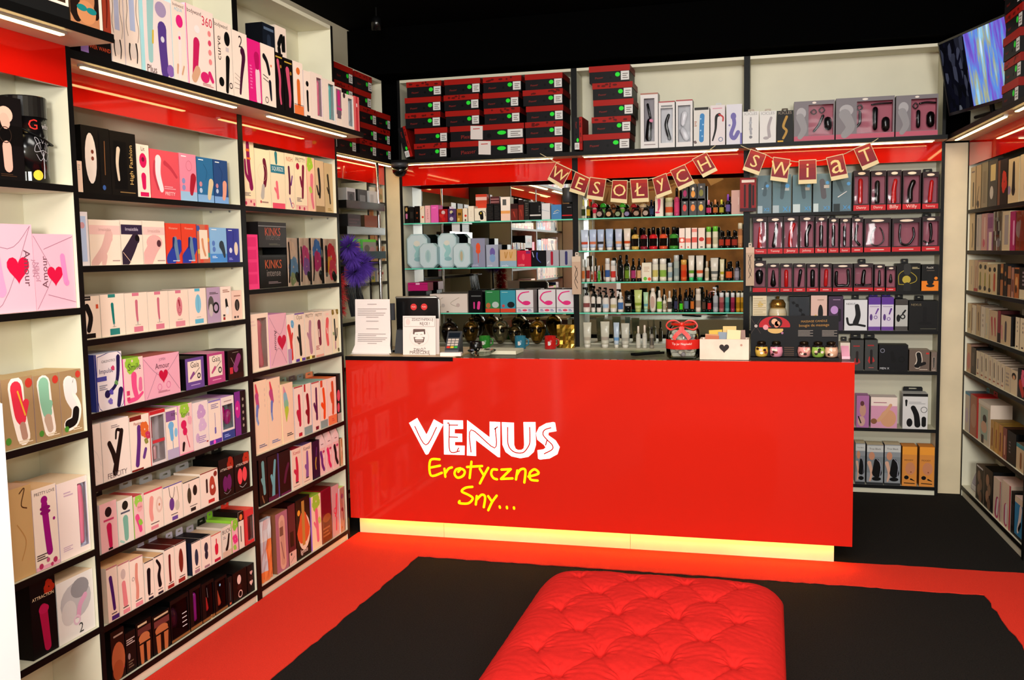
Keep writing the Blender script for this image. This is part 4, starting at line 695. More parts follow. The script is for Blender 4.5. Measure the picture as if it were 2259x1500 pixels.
row('L', -0.01, 0.06, 0.15, 'on bottom shelf, middle left bay', 'boxes on the bottom shelf middle left', [
(2.993, 0.079, 0.196, 'black box with tan torso photo', '2a1612/000/111;E .5 .4 .5 .35 b0623c;S .04 .04 c8325e .1 .25 .9 .2;E .45 .2 .4 .2 a2542f;N .2 .85 .9 .92 1 a98'),
(3.067, 0.063, 0.160, 'black box with grey tags', '1c1412/000/111;N .1 .68 .9 .84 3 b8a8a0;E .3 .4 .12 .08 877;N .2 .1 .7 .3 3 654'),
(3.150, 0.097, 0.172, 'black box with tan stocking photo and lace top, nearer', '120e0c/000/111;R .1 .7 .95 .85 5a2c28;E .5 .6 .36 .12 b46a40;S .26 .2 b4683c .3 .5 .32 .05;S .26 .2 b4683c .75 .5 .72 .05;R .08 .46 .95 .5 141010;R .1 .9 .7 .95 c8b08a'),
(3.261, 0.118, 0.162, 'black box with tan stocking photo and lace top, farther', '120e0c/000/111;R .1 .68 .95 .84 6a3430;E .5 .58 .36 .12 b46a40;S .26 .2 b4683c .3 .5 .32 .05;S .26 .2 b4683c .75 .5 .72 .05;R .08 .46 .95 .5 141010;R .1 .9 .9 .95 c8b08a'),
(3.389, 0.132, 0.183, 'dark box with purple bulb behind window', '160f10/000/111;V .05 .1 .95 .9 1c1416;Q .5 .4 3a1a30 .3 .6 .4 .4;R .6 .35 .85 .37 ddd;R .6 .45 .85 .47 ddd;R .6 .55 .85 .57 ddd;R .6 .25 .85 .27 ddd;R 0 .02 1 .08 8a5a30'),
(3.503, 0.088, 0.184, 'dark box with magenta tube behind window', '140f10/000/111;V .3 .12 .95 .92 1a1416;Q .3 .3 8a1c78 .55 .78 .55 .22;R 0 .02 1 .09 8a5a30'),
(3.598, 0.096, 0.175, 'dark box with red drop behind window', '140f10/000/111;V .3 .12 .95 .92 1a1416;Q .16 .3 c82c2c .5 .55 .5 .3;C .7 .05 .1 e0b070;R 0 .02 1 .09 8a5a30;S .02 .02 888 .4 .85 .45 .6'),
(3.700, 0.100, 0.159, 'dark box with orange drop and blue spark behind window', '140f10/000/111;V .2 .12 .95 .92 1a1416;Q .1 .3 d05a3c .45 .6 .5 .25;C .42 .8 .06 8ac4e8;R 0 .02 1 .09 8a5a30'),
(3.773, 0.038, 0.136, 'black slim box with silver seam', '1a1a1c/000/111;S .1 .1 4a5a5a .5 .8 .5 .2;R .3 .05 .7 .12 c8583c'),
(3.858, 0.123, 0.139, 'black box with white capsule print, nearer', '120a0b/000/111;E .45 .7 .14 .16 e8c8bc;E .45 .45 .16 .1 3a1412;O .5 .2 .15 .04 e0b8ac;B 111 .3 .8'),
(3.956, 0.064, 0.136, 'black box with small white hearts print, farther', '120a0b/000/111;H .55 .7 .2 d8a8a0;H .55 .5 .3 3a1412;H .5 .35 .24 e8c0b4;B 111 .3 .8'),
])
row('L', -0.017, 1.893, 0.14, 'on first shelf, far left bay', 'boxes on the first shelf far left', [
(4.104, 0.115, 0.308, 'cream box with tall purple double wand', 'f8e0b8/dca;S .26 .3 8a1250 .5 .95 .55 .6 .7 .3;S .14 .2 8a1250 .25 .7 .3 .5 .55 .4;R .35 .84 .62 .88 e8702c;R .4 .72 .7 .75 e8702c;R 0 0 1 .12 f0b8a8;C .2 .05 .08 c0305a;C .6 .08 .06 c0305a;C .85 .04 .07 c0305a;N .1 .16 .6 .22 3 877'),
(4.238, 0.144, 0.282, 'cream box with maroon and silver wand', 'fae3c0/dca;S .22 .2 6a1030 .62 .8 .7 .6 .6 .4;S .2 .24 bdb4ac .5 .36 .42 .2;O .45 .6 .3 .01 e8c8a8;C .3 .1 .05 c23a4a;N .36 .07 .8 .12 1 a87'),
(4.386, 0.143, 0.286, 'cream box with teal ribbon and pink wand', 'f8e0c0/dca;S .2 .14 2a7a86 .4 .95 .42 .8;R 0 .62 1 .76 2c7890;T .5 .69 .8 e8f0f0 SQUEEZE;S .16 .16 ee7080 .4 .45 .45 .2;S .1 .12 ee7080 .25 .35 .4 .28;R .05 0 .95 .1 e8506c'),
(4.511, 0.097, 0.287, 'cream box with slim purple rabbit wand', 'f8e0c0/dca;T .5 .9 .7 c8543c NISH;S .2 .2 5a1238 .4 .75 .45 .5 .42 .3;S .12 .14 6a2a7a .75 .6 .6 .45;O .7 .08 .16 .04 d0406a;S .1 .08 7a5a9a .4 .2 .6 .06'),
(4.631, 0.132, 0.287, 'cream box with burgundy wand and dot', 'fae3c0/dca;T .5 .92 .8 543 PRETTY;S .2 .16 7a1038 .72 .8 .65 .5 .6 .25;S .14 .14 7a1038 .45 .6 .55 .45;E .25 .8 .14 .06 b0143e;R 0 0 1 .1 f0b8a8;C .3 .05 .07 c0305a;C .7 .04 .07 c0305a;N .1 .16 .5 .24 3 877'),
(4.747, 0.090, 0.288, 'green and salmon box', 'f6c8a8/e88;F .4 .88 .5 a4cc3c 8;S .4 .24 e87888 .6 .65 .55 .3 .7 .08;F .4 .4 .25 b8cc5c 6'),
(4.850, 0.105, 0.280, 'tan box with black wand', 'e2c096/a86/cc9;S .26 .2 161412 .4 .82 .5 .5 .45 .3;S .14 .16 161412 .15 .5 .3 .35;R 0 0 1 .12 9a7a52;B ddc .1 .9'),
(4.961, 0.105, 0.275, 'tan box with slim dark wand', 'd8b888/a86/cc9;S .2 .14 2e2010 .4 .75 .5 .5 .62 .2;S .12 .12 2e2010 .3 .5 .45 .4;N .3 .04 .8 .1 2 a84;B ddc .1 .9'),
])
row('L', -0.012, 1.5, 0.14, 'on second shelf, far left bay', 'boxes on the second shelf far left', [
(4.096, 0.117, 0.261, 'hot pink panelled narrow box', 'ef3f7c/c25/f58;R .15 .78 .85 .95 e0306e;R .15 .55 .85 .72 e0306e;R .15 .32 .85 .49 e0306e;R .15 .1 .85 .27 e0306e'),
(4.297, 0.276, 0.163, 'black chest box with orange lettering', '1b1713/0a0908/111;T .5 .72 .6 c05a34 KINKS;T .5 .45 .5 8a8078 intense;N .3 .12 .75 .2 2 877;R .1 .93 .95 .96 333'),
(4.504, 0.128, 0.248, 'clear box with black ribbon and blue paint splash', 'd8bea4/141414/222;F .5 .4 .5 6a92b0 9;F .4 .75 .4 e8c8a8 8;F .45 .15 .3 8a9a6a 8;S .1 .12 151210 .15 .9 .2 .5 .1 .1;S .3 .3 1a1512 .75 .22 .85 .15;R .88 0 1 1 1a1a1e;G'),
(4.638, 0.129, 0.250, 'clear box with black ribbon and pink splash', 'd8bea4/141414/222;F .5 .6 .5 c84a7a 9;F .6 .4 .4 8a5a9a 8;S .1 .12 151210 .15 .8 .2 .5 .12 .1;S .3 .3 1a1512 .75 .22 .85 .15;R .86 0 1 1 1a1a1e;G'),
(4.776, 0.136, 0.251, 'clear box with black ribbon and blue and magenta splash', 'd8bea4/141414/222;F .5 .75 .45 4a7ab8 9;F .55 .5 .45 c03a70 8;S .1 .12 151210 .2 .6 .2 .3 .12 .1;S .3 .3 1a1512 .75 .22 .85 .15;R .84 0 1 1 1a1a1e;G'),
(4.934, 0.158, 0.248, 'clear box with black stick and red and yellow splash', 'dcc0a4/141414/222;F .6 .6 .5 d8303a 9;F .5 .4 .35 e8a030 8;F .7 .3 .4 e0485a 8;S .18 .18 1a1210 .2 .8 .22 .5 .2 .2;S .3 .3 1a1512 .75 .18 .85 .12;G'),
])
row('L', -0.012, 1.7, 0.14, 'above the black chest box in far left bay', 'boxes on the second shelf far left', [
(4.302, 0.279, 0.124, 'grey lidded chest box', '403f3e/1c1b1a/333;R 0 .82 1 .85 8a8a8a;T .5 .62 .55 c05a44 KINKS;T .5 .42 .5 6a6462 intense;N .35 .08 .75 .16 2 665'),
])
row('L', -0.012, 1.103, 0.14, 'on third shelf, far left bay', 'boxes on the third shelf far left', [
(4.134, 0.176, 0.278, 'white box with pink wand behind window', 'f8dcc4/dcb;V .4 .05 .92 .92 e0c4b8;Q .3 .2 e8848a .62 .8 .62 .5 .75 .1;N .05 .78 .3 .9 2 ecb'),
(4.315, 0.176, 0.265, 'pink envelope box with red heart and vertical script', 'ecb0bc/e49ac8;S .012 .012 9a6a80 .02 .95 .6 .6 .98 .97;S .012 .012 9a6a80 .1 .05 .5 .35 .95 .03;H .7 .46 .26 c8143c;T .34 .5 .4 54323f Amour 270'),
(4.447, 0.078, 0.253, 'white box with red rabbit wand', 'f7dfce/dcb;S .4 .3 d83a34 .2 .75 .45 .5 .6 .1;S .2 .24 d83a34 .7 .6 .5 .4;F .75 .8 .3 6aa8cc 7;R 0 0 .5 .3 b890b0'),
(4.544, 0.106, 0.255, 'cream box with black rabbit wand', 'f4dac2/dcb;R 0 .97 1 1 7a5a9a;T .5 .9 .6 876 Opal;S .24 .24 1a1a12 .45 .72 .5 .4 .55 .15;S .14 .14 1a1a12 .25 .5 .45 .38;R 0 0 1 .06 5a3a9a;C .5 .03 .12 fe8'),
(4.658, 0.111, 0.250, 'cream box with mauve rabbit wand', 'f4dac2/dcb;T .5 .93 .8 543 PRETTY;S .26 .3 b88494 .55 .78 .5 .5 .6 .16;S .16 .16 b88494 .25 .55 .45 .42;R 0 0 .95 .06 6a5218;C .5 .03 .12 fe8'),
(4.768, 0.099, 0.247, 'cream box with maroon wand', 'f6dcc4/dcb;T .5 .93 .8 543 PRETTY;S .4 .3 7a1c38 .5 .75 .55 .5 .6 .3;S .1 .1 f4d8c8 .45 .6 .5 .45;N .05 .16 .5 .26 3 b66;R 0 0 1 .05 e8a08c'),
(4.872, 0.097, 0.245, 'cream box with coral wand', 'f6dcc4/dcb;S .4 .3 ec5c5c .5 .78 .4 .5 .5 .25;S .1 .1 f8d0c4 .4 .6 .45 .5;R .3 .9 .7 .95 fcb'),
(4.970, 0.087, 0.247, 'gold trimmed cream box with black wand', 'f4e0bc/dcb;S .2 .2 161410 .4 .76 .45 .5 .5 .3;S .14 .12 161410 .75 .55 .7 .4 .55 .32;S .16 .2 c89aa0 .45 .25 .45 .12;F .15 .95 .25 8a6a10 6;F .85 .95 .25 8a6a10 6;F .9 .06 .16 5a4a10 6;F .2 .45 .14 8a9a6a 6'),
])
row('L', -0.012, 0.703, 0.14, 'on fourth shelf, far left bay', 'boxes on the fourth shelf far left', [
(4.114, 0.134, 0.354, 'tall cream box with pink and purple smoke, nearer', 'f8d4b4/eca/322;S .1 .2 e0485a .2 .95 .3 .8;S .24 .2 c04a80 .25 .8 .32 .65;S .18 .1 6a7ac0 .28 .65 .22 .5 .3 .42;S .1 .06 8aa4d0 .2 .5 .28 .4;N .3 .07 .85 .12 2 6a6a8a;N .8 .6 .84 .9 4 dba'),
(4.249, 0.128, 0.349, 'tall cream box with pink and violet smoke, middle', 'f8d4b4/eca/dbb;S .1 .2 e0485a .2 .95 .3 .82;S .3 .2 c04a80 .25 .8 .36 .68;S .18 .1 6a7ac0 .3 .66 .26 .52 .3 .42;S .1 .06 8aa4d0 .24 .5 .28 .4;N .2 .07 .85 .12 2 6a7aaa;N .85 .6 .9 .9 4 dba'),
(4.383, 0.121, 0.305, 'cream box with rainbow smoke plume', 'f8d4b4/fda/cb8;S .06 .3 d88aa0 .2 .95 .3 .8;S .3 .4 8ab8c8 .3 .8 .38 .65;S .4 .3 8ac09a .38 .65 .4 .55;S .36 .04 b8cc3c .4 .55 .35 .36;N .35 .1 .9 .16 2 4a4a4a'),
(4.501, 0.096, 0.273, 'white box with crimson wand', 'f7dfce/cbb/bc9;R 0 .97 1 1 b55;S .26 .26 c02040 .55 .8 .6 .5 .6 .25;S .3 .24 c02040 .35 .5 .5 .35;R .4 .02 .8 .09 c02030'),
(4.599, 0.089, 0.273, 'white box with dark red wand and grey foot', 'f7dfce/dcb/9ba;R 0 0 1 .16 8aa09c;S .34 .3 8a1424 .5 .76 .6 .5 .55 .24;S .3 .2 8a1424 .35 .45 .5 .38;R .1 .85 .3 1 c03030;B 9ba .1 .9'),
(4.695, 0.092, 0.270, 'white box with slim plum wand', 'f7dfce/aab/9ba;R 0 .97 1 1 b55;S .22 .26 5a1c50 .6 .85 .6 .5 .6 .25;S .24 .2 5a1c50 .3 .55 .5 .4;R .4 .02 .8 .09 7a1c30;B 655 .1 .9'),
(4.791, 0.090, 0.267, 'white box with orange wand and grey foot', 'f7dfce/dcb/9cb;R 0 0 1 .16 8aa09c;S .3 .3 f05018 .5 .8 .6 .5 .55 .22;S .3 .26 f05018 .25 .5 .5 .42;R .1 .86 .4 1 e05030;B 899 .1 .9'),
(4.898, 0.111, 0.266, 'white box with terracotta wand and orange lid', 'f7dfce/ebb/f07030;R 0 0 1 .2 f08050;S .26 .24 d8542c .55 .88 .6 .5 .55 .25;S .3 .26 d8542c .4 .65 .5 .5;N .4 .06 .7 .14 2 d54;B fa7 .1 .9'),
(4.986, 0.054, 0.277, 'black box with coral balls', '1a0c0c/100;R 0 0 1 .18 b8a8a0;E .4 .55 .4 .12 e05068;E .3 .3 .3 .1 e05068'),
])
row('L', -0.012, 0.444, 0.14, 'on fifth shelf, far left bay', 'boxes on the fifth shelf far left', [
(4.111, 0.079, 0.234, 'dark chocolate box with pale teal wand', '1c100c/0a0605/111;S .34 .3 6aa0a0 .5 .88 .55 .5 .62 .25;S .2 .2 6aa0a0 .3 .55 .45 .45;S .1 .14 8a5a3a .3 .2 .5 .05'),
(4.205, 0.100, 0.227, 'dark chocolate box with bent teal wand', '2a1210/0a0605/111;S .2 .3 6aa8b0 .75 .85 .6 .5 .5 .1;S .2 .2 6aa8b0 .35 .55 .5 .35;R 0 0 1 .1 5a1438'),
(4.328, 0.119, 0.224, 'dark maroon box with purple side', '2a100e/5a3a6e/111;S .2 .2 5a1c3c .45 .3 .6 .5 .8 .65;R .1 0 1 .05 6a1a4a'),
(4.458, 0.110, 0.210, 'white box with red lettering and red wand', 'f4d6c0/dcb/c8304a;T .5 .9 .7 c04040 Kawaii;S .2 .3 d02848 .45 .75 .5 .5 .45 .2;S .2 .2 d02848 .25 .45 .45 .35;R .3 .13 .6 .16 444;N .1 .05 .7 .08 1 a87'),
(4.573, 0.110, 0.211, 'white box with dark lettering and lavender wand', 'f4d6c0/dcb/8a70b0;T .5 .9 .7 655 Kawaii;S .2 .3 8a5a9c .5 .78 .5 .5 .45 .2;S .2 .2 8a5a9c .3 .45 .45 .35;R .3 .13 .6 .16 444;N .1 .05 .7 .08 1 a87'),
(4.676, 0.087, 0.207, 'deep purple box with gold curve', '34183c/201028/222;S .14 .1 c8a03c .5 .55 .4 .4 .45 .25;S .16 .16 5a2a60 .6 .8 .5 .6'),
(4.997, 0.033, 0.160, 'photo box with blonde hair', 'e4b48c/864/432;S .4 .3 a8682c .6 .95 .7 .5 .5 .1;E .4 .6 .3 .1 e8bc98;E .3 .2 .3 .14 d89a70'),
])
row('L', -0.012, 0.06, 0.16, 'on bottom shelf, far left bay', 'boxes on the bottom shelf far left', [
(4.271, 0.123, 0.305, 'mauve box with tan side and cream window', 'a8687a/7a4a30/8a5a3a;S .5 .5 d8a890 .5 .85 .55 .12;S .3 .3 c89880 .5 .8 .55 .15;R .3 .6 .6 .75 7a5040;S .06 .06 8a5a5a .4 .5 .6 .2'),
(4.376, 0.079, 0.315, 'maroon and brown tall box', '5a2028/200/311;R 0 0 1 .22 e0b8a8;R .2 .3 .7 .55 2a1410;C .3 .18 .1 433;S .06 .06 a87 .2 .05 .7 .12'),
(4.501, 0.160, 0.319, 'black box with flame drop window', '1a1510/000/222;E .55 .42 .42 .3 e8d8c0;S .5 .9 d85a2c .5 .65 .5 .45;R .4 .2 .6 .95 b8883c;C .2 .78 .1 e8a030;T .5 .1 .5 fed Ignite'),
(4.654, 0.115, 0.296, 'green and pink box with pink wand', 'f4dcb8/a86ac0/9cc43c;F .5 .88 .5 9ccc3c 8;S .3 .24 e8708c .5 .7 .55 .4 .6 .15;S .14 .14 e8708c .25 .5 .45 .4;F .8 .5 .2 c8d86c 6'),
(4.777, 0.120, 0.301, 'crimson and amber shiny box', 'a01c3c/711/611;R 0 0 1 .45 a8683c;E .5 .45 .4 .08 e09050;N .1 .1 .8 .3 3 e8b070;G'),
(4.890, 0.095, 0.293, 'grey pink box with red loop', 'c8a0a0/a99/987;S .2 .2 e0405a .7 .8 .6 .5 .5 .4;O .45 .5 .2 .08 e0405a;S .16 .16 e0405a .6 .35 .55 .12'),
(4.978, 0.070, 0.260, 'pale blush box with purple disc', 'f0c4b0/dde/cd7;C .5 .8 .22 b868a0;C .5 .5 .18 b82c4a;C .35 .1 .12 e8a040;G'),
])
row('B', 0, 1.885, 0.14, 'on first shelf, right back bay', 'boxes on the first shelf right back', [
(-0.038, 0.092, 0.253, 'steel blue box with pale bulb, first in row', '5f7884/344;R 0 0 .35 .2 a8b8c0;N .3 .62 .7 .68 1 b8c8d0;T .65 .1 .4 4a9ad8 X2;S .2 .3 485c66 .6 .8 .5 .5;C .7 .72 .12 5aa0e0'),
(0.074, 0.120, 0.255, 'steel blue box behind a curled letter flag', '62808c/344;R 0 0 .35 .2 a8b8c0;R .6 .58 .9 .66 b8c0c4;T .75 .1 .4 4a9ad8 X1;S .3 .2 4a5f6a .6 .85 .5 .4;C .8 .7 .12 5aa0e0'),
(0.204, 0.122, 0.250, 'steel blue box with white corner, third in row', '62808c/344;R .02 0 .4 .22 c0d0d4;R .6 .58 .9 .66 b8b4b0;T .8 .1 .36 4a9ad8 X5;S .26 .2 4a5f6a .5 .85 .6 .4;C .85 .7 .1 5aa0e0'),
(0.331, 0.115, 0.251, 'steel blue box with brown tinted bulb', '667e88/344;R .02 0 .3 .22 c0d0d4;S .3 .3 5a5860 .5 .8 .6 .4;R .6 .62 .9 .7 c0b8b0;T .75 .1 .36 4a9ad8 X3;C .8 .76 .1 5aa0e0'),
(0.456, 0.119, 0.249, 'steel blue box with dark handle', '5c7480/344;R .05 0 .4 .2 303c40;S .26 .2 465a64 .3 .8 .5 .55;S .05 .03 e8e8e8 .3 .38 .75 .52;T .75 .1 .4 4a9ad8 X4;C .85 .72 .1 5aa0e0'),
(0.578, 0.101, 0.262, 'red footed window box with red item, leftmost', '3a2a2e/2a1a1c/3a2a2c;V .06 .17 .94 .86 9c5866;R 0 0 1 .14 c4222a;T .5 .07 .6 f6d8d0 Danny;E .5 .925 .24 .035 f0dcc8;Q .3 .3 c81c1c .45 .75 .45 .22;'),
(0.682, 0.095, 0.257, 'red footed window box with black item', '3a2a2e/2a1a1c/3a2a2c;V .06 .17 .94 .86 9c5866;R 0 0 1 .14 c4222a;T .5 .07 .6 f6d8d0 Danny;E .5 .925 .24 .035 f0dcc8;Q .34 .34 1a1414 .45 .7 .45 .22;'),
(0.779, 0.088, 0.256, 'red footed window box with plain scarlet item', '3a2a2e/2a1a1c/3a2a2c;V .06 .17 .94 .86 9c5866;R 0 0 1 .14 c4222a;T .5 .07 .6 f6d8d0 Billy;E .5 .925 .24 .035 f0dcc8;Q .3 .4 d01c1c .6 .74 .5 .5 .5 .22;'),
(0.885, 0.112, 0.252, 'red footed window box with black item and large lettering', '3a2a2e/2a1a1c/3a2a2c;V .06 .17 .94 .86 9c5866;R 0 0 1 .14 c4222a;T .5 .07 .6 f6d8d0 Willy;E .5 .925 .24 .035 f0dcc8;Q .3 .3 0e0a0a .6 .7 .45 .5 .45 .25;'),
(0.998, 0.098, 0.236, 'red footed window box with red item and larger lettering', '3a2a2e/2a1a1c/3a2a2c;V .06 .17 .94 .86 9c5866;R 0 0 1 .14 c4222a;T .5 .07 .6 f6d8d0 Tommy;E .5 .925 .24 .035 f0dcc8;Q .25 .3 c81818 .6 .74 .55 .5 .5 .22;B 222 .2 .8'),
])
row('B', 0, 1.612, 0.14, 'on second shelf, right back bay', 'window boxes on the second shelf right back', [
(-0.068, 0.095, 0.248, 'red footed window box with tapered red item', '3a2a2e/2a1a1c/3a2a2c;V .06 .17 .94 .86 9c5866;R 0 0 1 .14 c4222a;T .5 .07 .6 f6d8d0 Tommy;E .5 .925 .24 .035 f0dcc8;Q .12 .34 c81818 .5 .72 .5 .2;'),
(0.033, 0.100, 0.248, 'red footed window box with silver glare and orange spot', '3a2a2e/2a1a1c/3a2a2c;V .06 .17 .94 .86 9c5866;R 0 0 1 .14 c4222a;T .5 .07 .6 f6d8d0 Tommy;E .5 .925 .24 .035 f0dcc8;Q .2 .26 2a2424 .6 .78 .5 .5 .4 .22;Q .1 .1 d05a2c .5 .55 .5 .45;'),
(0.135, 0.097, 0.248, 'red footed window box with curved red item', '3a2a2e/2a1a1c/3a2a2c;V .06 .17 .94 .86 9c5866;R 0 0 1 .14 c4222a;T .5 .07 .6 f6d8d0 Jimmy;E .5 .925 .24 .035 f0dcc8;Q .26 .3 c81818 .7 .78 .5 .55 .45 .22;'),
(0.237, 0.096, 0.248, 'red footed window box with curved black item', '3a2a2e/2a1a1c/3a2a2c;V .06 .17 .94 .86 9c5866;R 0 0 1 .14 c4222a;T .5 .07 .6 f6d8d0 Johnny;E .5 .925 .24 .035 f0dcc8;Q .26 .3 141012 .7 .74 .5 .5 .5 .22;'),
(0.329, 0.078, 0.243, 'red footed window box with straight black item', '3a2a2e/2a1a1c/3a2a2c;V .06 .17 .94 .86 9c5866;R 0 0 1 .14 c4222a;T .5 .07 .6 f6d8d0 Barry;E .5 .925 .24 .035 f0dcc8;Q .34 .34 121010 .5 .72 .5 .22'),
(0.407, 0.066, 0.231, 'red footed window box with first beaded black stick', '3a2a2e/2a1a1c/3a2a2c;V .06 .17 .94 .86 9c5866;R 0 0 1 .14 c4222a;T .5 .07 .6 f6d8d0 Easter;E .5 .925 .24 .035 f0dcc8;Q .34 .34 101010 .5 .76 .5 .22;B 222 .2 .8 0.017'),
(0.480, 0.068, 0.229, 'red footed window box with second beaded black stick', '3a2a2e/2a1a1c/3a2a2c;V .06 .17 .94 .86 9c5866;R 0 0 1 .14 c4222a;T .5 .07 .6 f6d8d0 Easter;E .5 .925 .24 .035 f0dcc8;Q .3 .3 101010 .45 .74 .45 .22;'),
(0.556, 0.074, 0.230, 'red footed window box with hooked black stick', '3a2a2e/2a1a1c/3a2a2c;V .06 .17 .94 .86 9c5866;R 0 0 1 .14 c4222a;N .25 .04 .75 .1 1 e8b8b0;E .5 .925 .24 .035 f0dcc8;Q .24 .24 101010 .5 .76 .35 .4 .7 .22;B 222 .2 .8 0.018'),
(0.681, 0.165, 0.222, 'wide red footed window box with thin ring cord', '3a2a2e/2a1a1c/3a2a2c;V .06 .17 .94 .86 9c5866;R 0 0 1 .14 c4222a;N .25 .04 .75 .1 1 e8b8b0;E .5 .925 .24 .035 f0dcc8;Q .05 .05 141010 .45 .75 .28 .5 .3 .25 .55 .2 .75 .35 .7 .6 .6 .72;'),
(0.858, 0.177, 0.218, 'wide red footed window box with thick black loop', '3a2a2e/2a1a1c/3a2a2c;V .06 .17 .94 .86 9c5866;R 0 0 1 .14 c4222a;N .25 .04 .75 .1 1 e8b8b0;E .5 .925 .24 .035 f0dcc8;Q .08 .08 101010 .3 .8 .28 .5 .35 .25 .6 .22 .78 .45 .75 .7;'),
(1.005, 0.107, 0.224, 'red footed window box with black anchor shape', '3a2a2e/2a1a1c/3a2a2c;V .06 .17 .94 .86 9c5866;R 0 0 1 .14 c4222a;N .25 .04 .75 .1 1 e8b8b0;E .5 .925 .24 .035 f0dcc8;Q .2 .14 0e0c0c .5 .78 .55 .5 .5 .3;Q .1 .1 0e0c0c .15 .3 .4 .24 .7 .3;B 222 .2 .7 0.024'),
])
row('B', 0, 1.354, 0.14, 'on third shelf, right back bay', 'window boxes on the third shelf right back', [
(-0.069, 0.090, 0.212, 'red footed window box with fat black bulb', '3a2a2e/2a1a1c/3a2a2c;V .06 .17 .94 .8 8a5660;R 0 0 1 .14 c4222a;E .5 .88 .3 .05 f0dcc8;Q .6 .5 18161a .5 .6 .5 .35;B 222 .2 .7 0.021'),
(0.022, 0.080, 0.192, 'red footed window box with black cone', '3a2a2e/2a1a1c/3a2a2c;V .06 .17 .94 .86 9c5866;R 0 0 1 .14 c4222a;N .25 .04 .75 .1 1 e8b8b0;E .5 .925 .24 .035 f0dcc8;Q .2 .5 121012 .5 .74 .5 .28;'),
(0.107, 0.080, 0.191, 'red footed window box with red column', '3a2a2e/2a1a1c/3a2a2c;V .06 .17 .94 .86 9c5866;R 0 0 1 .14 c4222a;N .25 .04 .75 .1 1 e8b8b0;E .5 .925 .24 .035 f0dcc8;Q .34 .34 c81818 .5 .72 .5 .22;'),
(0.192, 0.079, 0.190, 'red footed window box with twisted black stick', '3a2a2e/2a1a1c/3a2a2c;V .06 .17 .94 .86 9c5866;R 0 0 1 .14 c4222a;N .25 .04 .75 .1 1 e8b8b0;E .5 .925 .24 .035 f0dcc8;Q .3 .2 101014 .6 .74 .5 .4 .45 .22;'),
(0.277, 0.078, 0.188, 'red footed window box with plain black stick', '3a2a2e/2a1a1c/3a2a2c;V .06 .17 .94 .86 9c5866;R 0 0 1 .14 c4222a;N .25 .04 .75 .1 1 e8b8b0;E .5 .925 .24 .035 f0dcc8;Q .4 .4 1a1818 .5 .72 .5 .22;'),
(0.361, 0.078, 0.187, 'red footed window box with slanted red column', '3a2a2e/2a1a1c/3a2a2c;V .06 .17 .94 .86 9c5866;R 0 0 1 .14 c4222a;N .25 .04 .75 .1 1 e8b8b0;E .5 .925 .24 .035 f0dcc8;Q .34 .34 c81c20 .55 .74 .5 .24;'),
(0.468, 0.126, 0.183, 'wide red footed window box with u shaped black item', '3a2a2e/2a1a1c/3a2a2c;V .06 .17 .94 .86 9c5866;R 0 0 1 .14 c4222a;N .25 .04 .75 .1 1 e8b8b0;E .5 .925 .24 .035 f0dcc8;Q .16 .16 121012 .2 .7 .2 .25 .5 .22 .8 .25 .78 .76;'),
(0.598, 0.122, 0.184, 'red footed window box with black base plug', '3a2a2e/2a1a1c/3a2a2c;V .06 .17 .94 .86 9c5866;R 0 0 1 .14 c4222a;N .25 .04 .75 .1 1 e8b8b0;E .5 .925 .24 .035 f0dcc8;Q .2 .24 0c0a0a .55 .72 .5 .45 .5 .28;Q .1 .1 0c0a0a .12 .24 .5 .22 .88 .24;B 222 .3 .7'),
(0.698, 0.067, 0.176, 'slim red footed window box with dark spindle', '3a2a2e/2a1a1c/3a2a2c;V .06 .17 .94 .86 9c5866;R 0 0 1 .14 c4222a;N .25 .04 .75 .1 1 e8b8b0;E .5 .925 .24 .035 f0dcc8;Q .2 .34 1a1414 .5 .76 .5 .5 .5 .25;'),
(0.768, 0.061, 0.163, 'short red footed window box with small dark drop', '3a2a2e/2a1a1c/3a2a2c;V .06 .17 .94 .86 9c5866;R 0 0 1 .14 c4222a;N .25 .04 .75 .1 1 e8b8b0;E .5 .925 .24 .035 f0dcc8;Q .2 .4 2a2020 .5 .66 .5 .4;'),
(0.875, 0.147, 0.180, 'black box with yellow headset loop', '17150f/0a0a0a/111;S .03 .03 a8942c .1 .25 .1 .6 .4 .75 .8 .55 .8 .35 .4 .25 .1 .25;S .3 .3 3a3a38 .45 .9 .45 .7;C .42 .42 .18 b8a43c;S .3 .3 2a2a2a .45 .2 .45 .05;N .65 .8 .95 .88 2 c8b88c;B 222 .3 .6'),
(1.006, 0.104, 0.172, 'black box with orange foot and plug outline', '191714/0a0a0a/111;R 0 0 1 .38 ef8420;S .24 .4 1c1c1c .5 .6 .52 .35;E .52 .2 .25 .06 1c1c1c;C .85 .48 .1 ef8420;T .5 .88 .4 d8d0c4 FeelX;N .3 .76 .75 .78 1 987'),
])
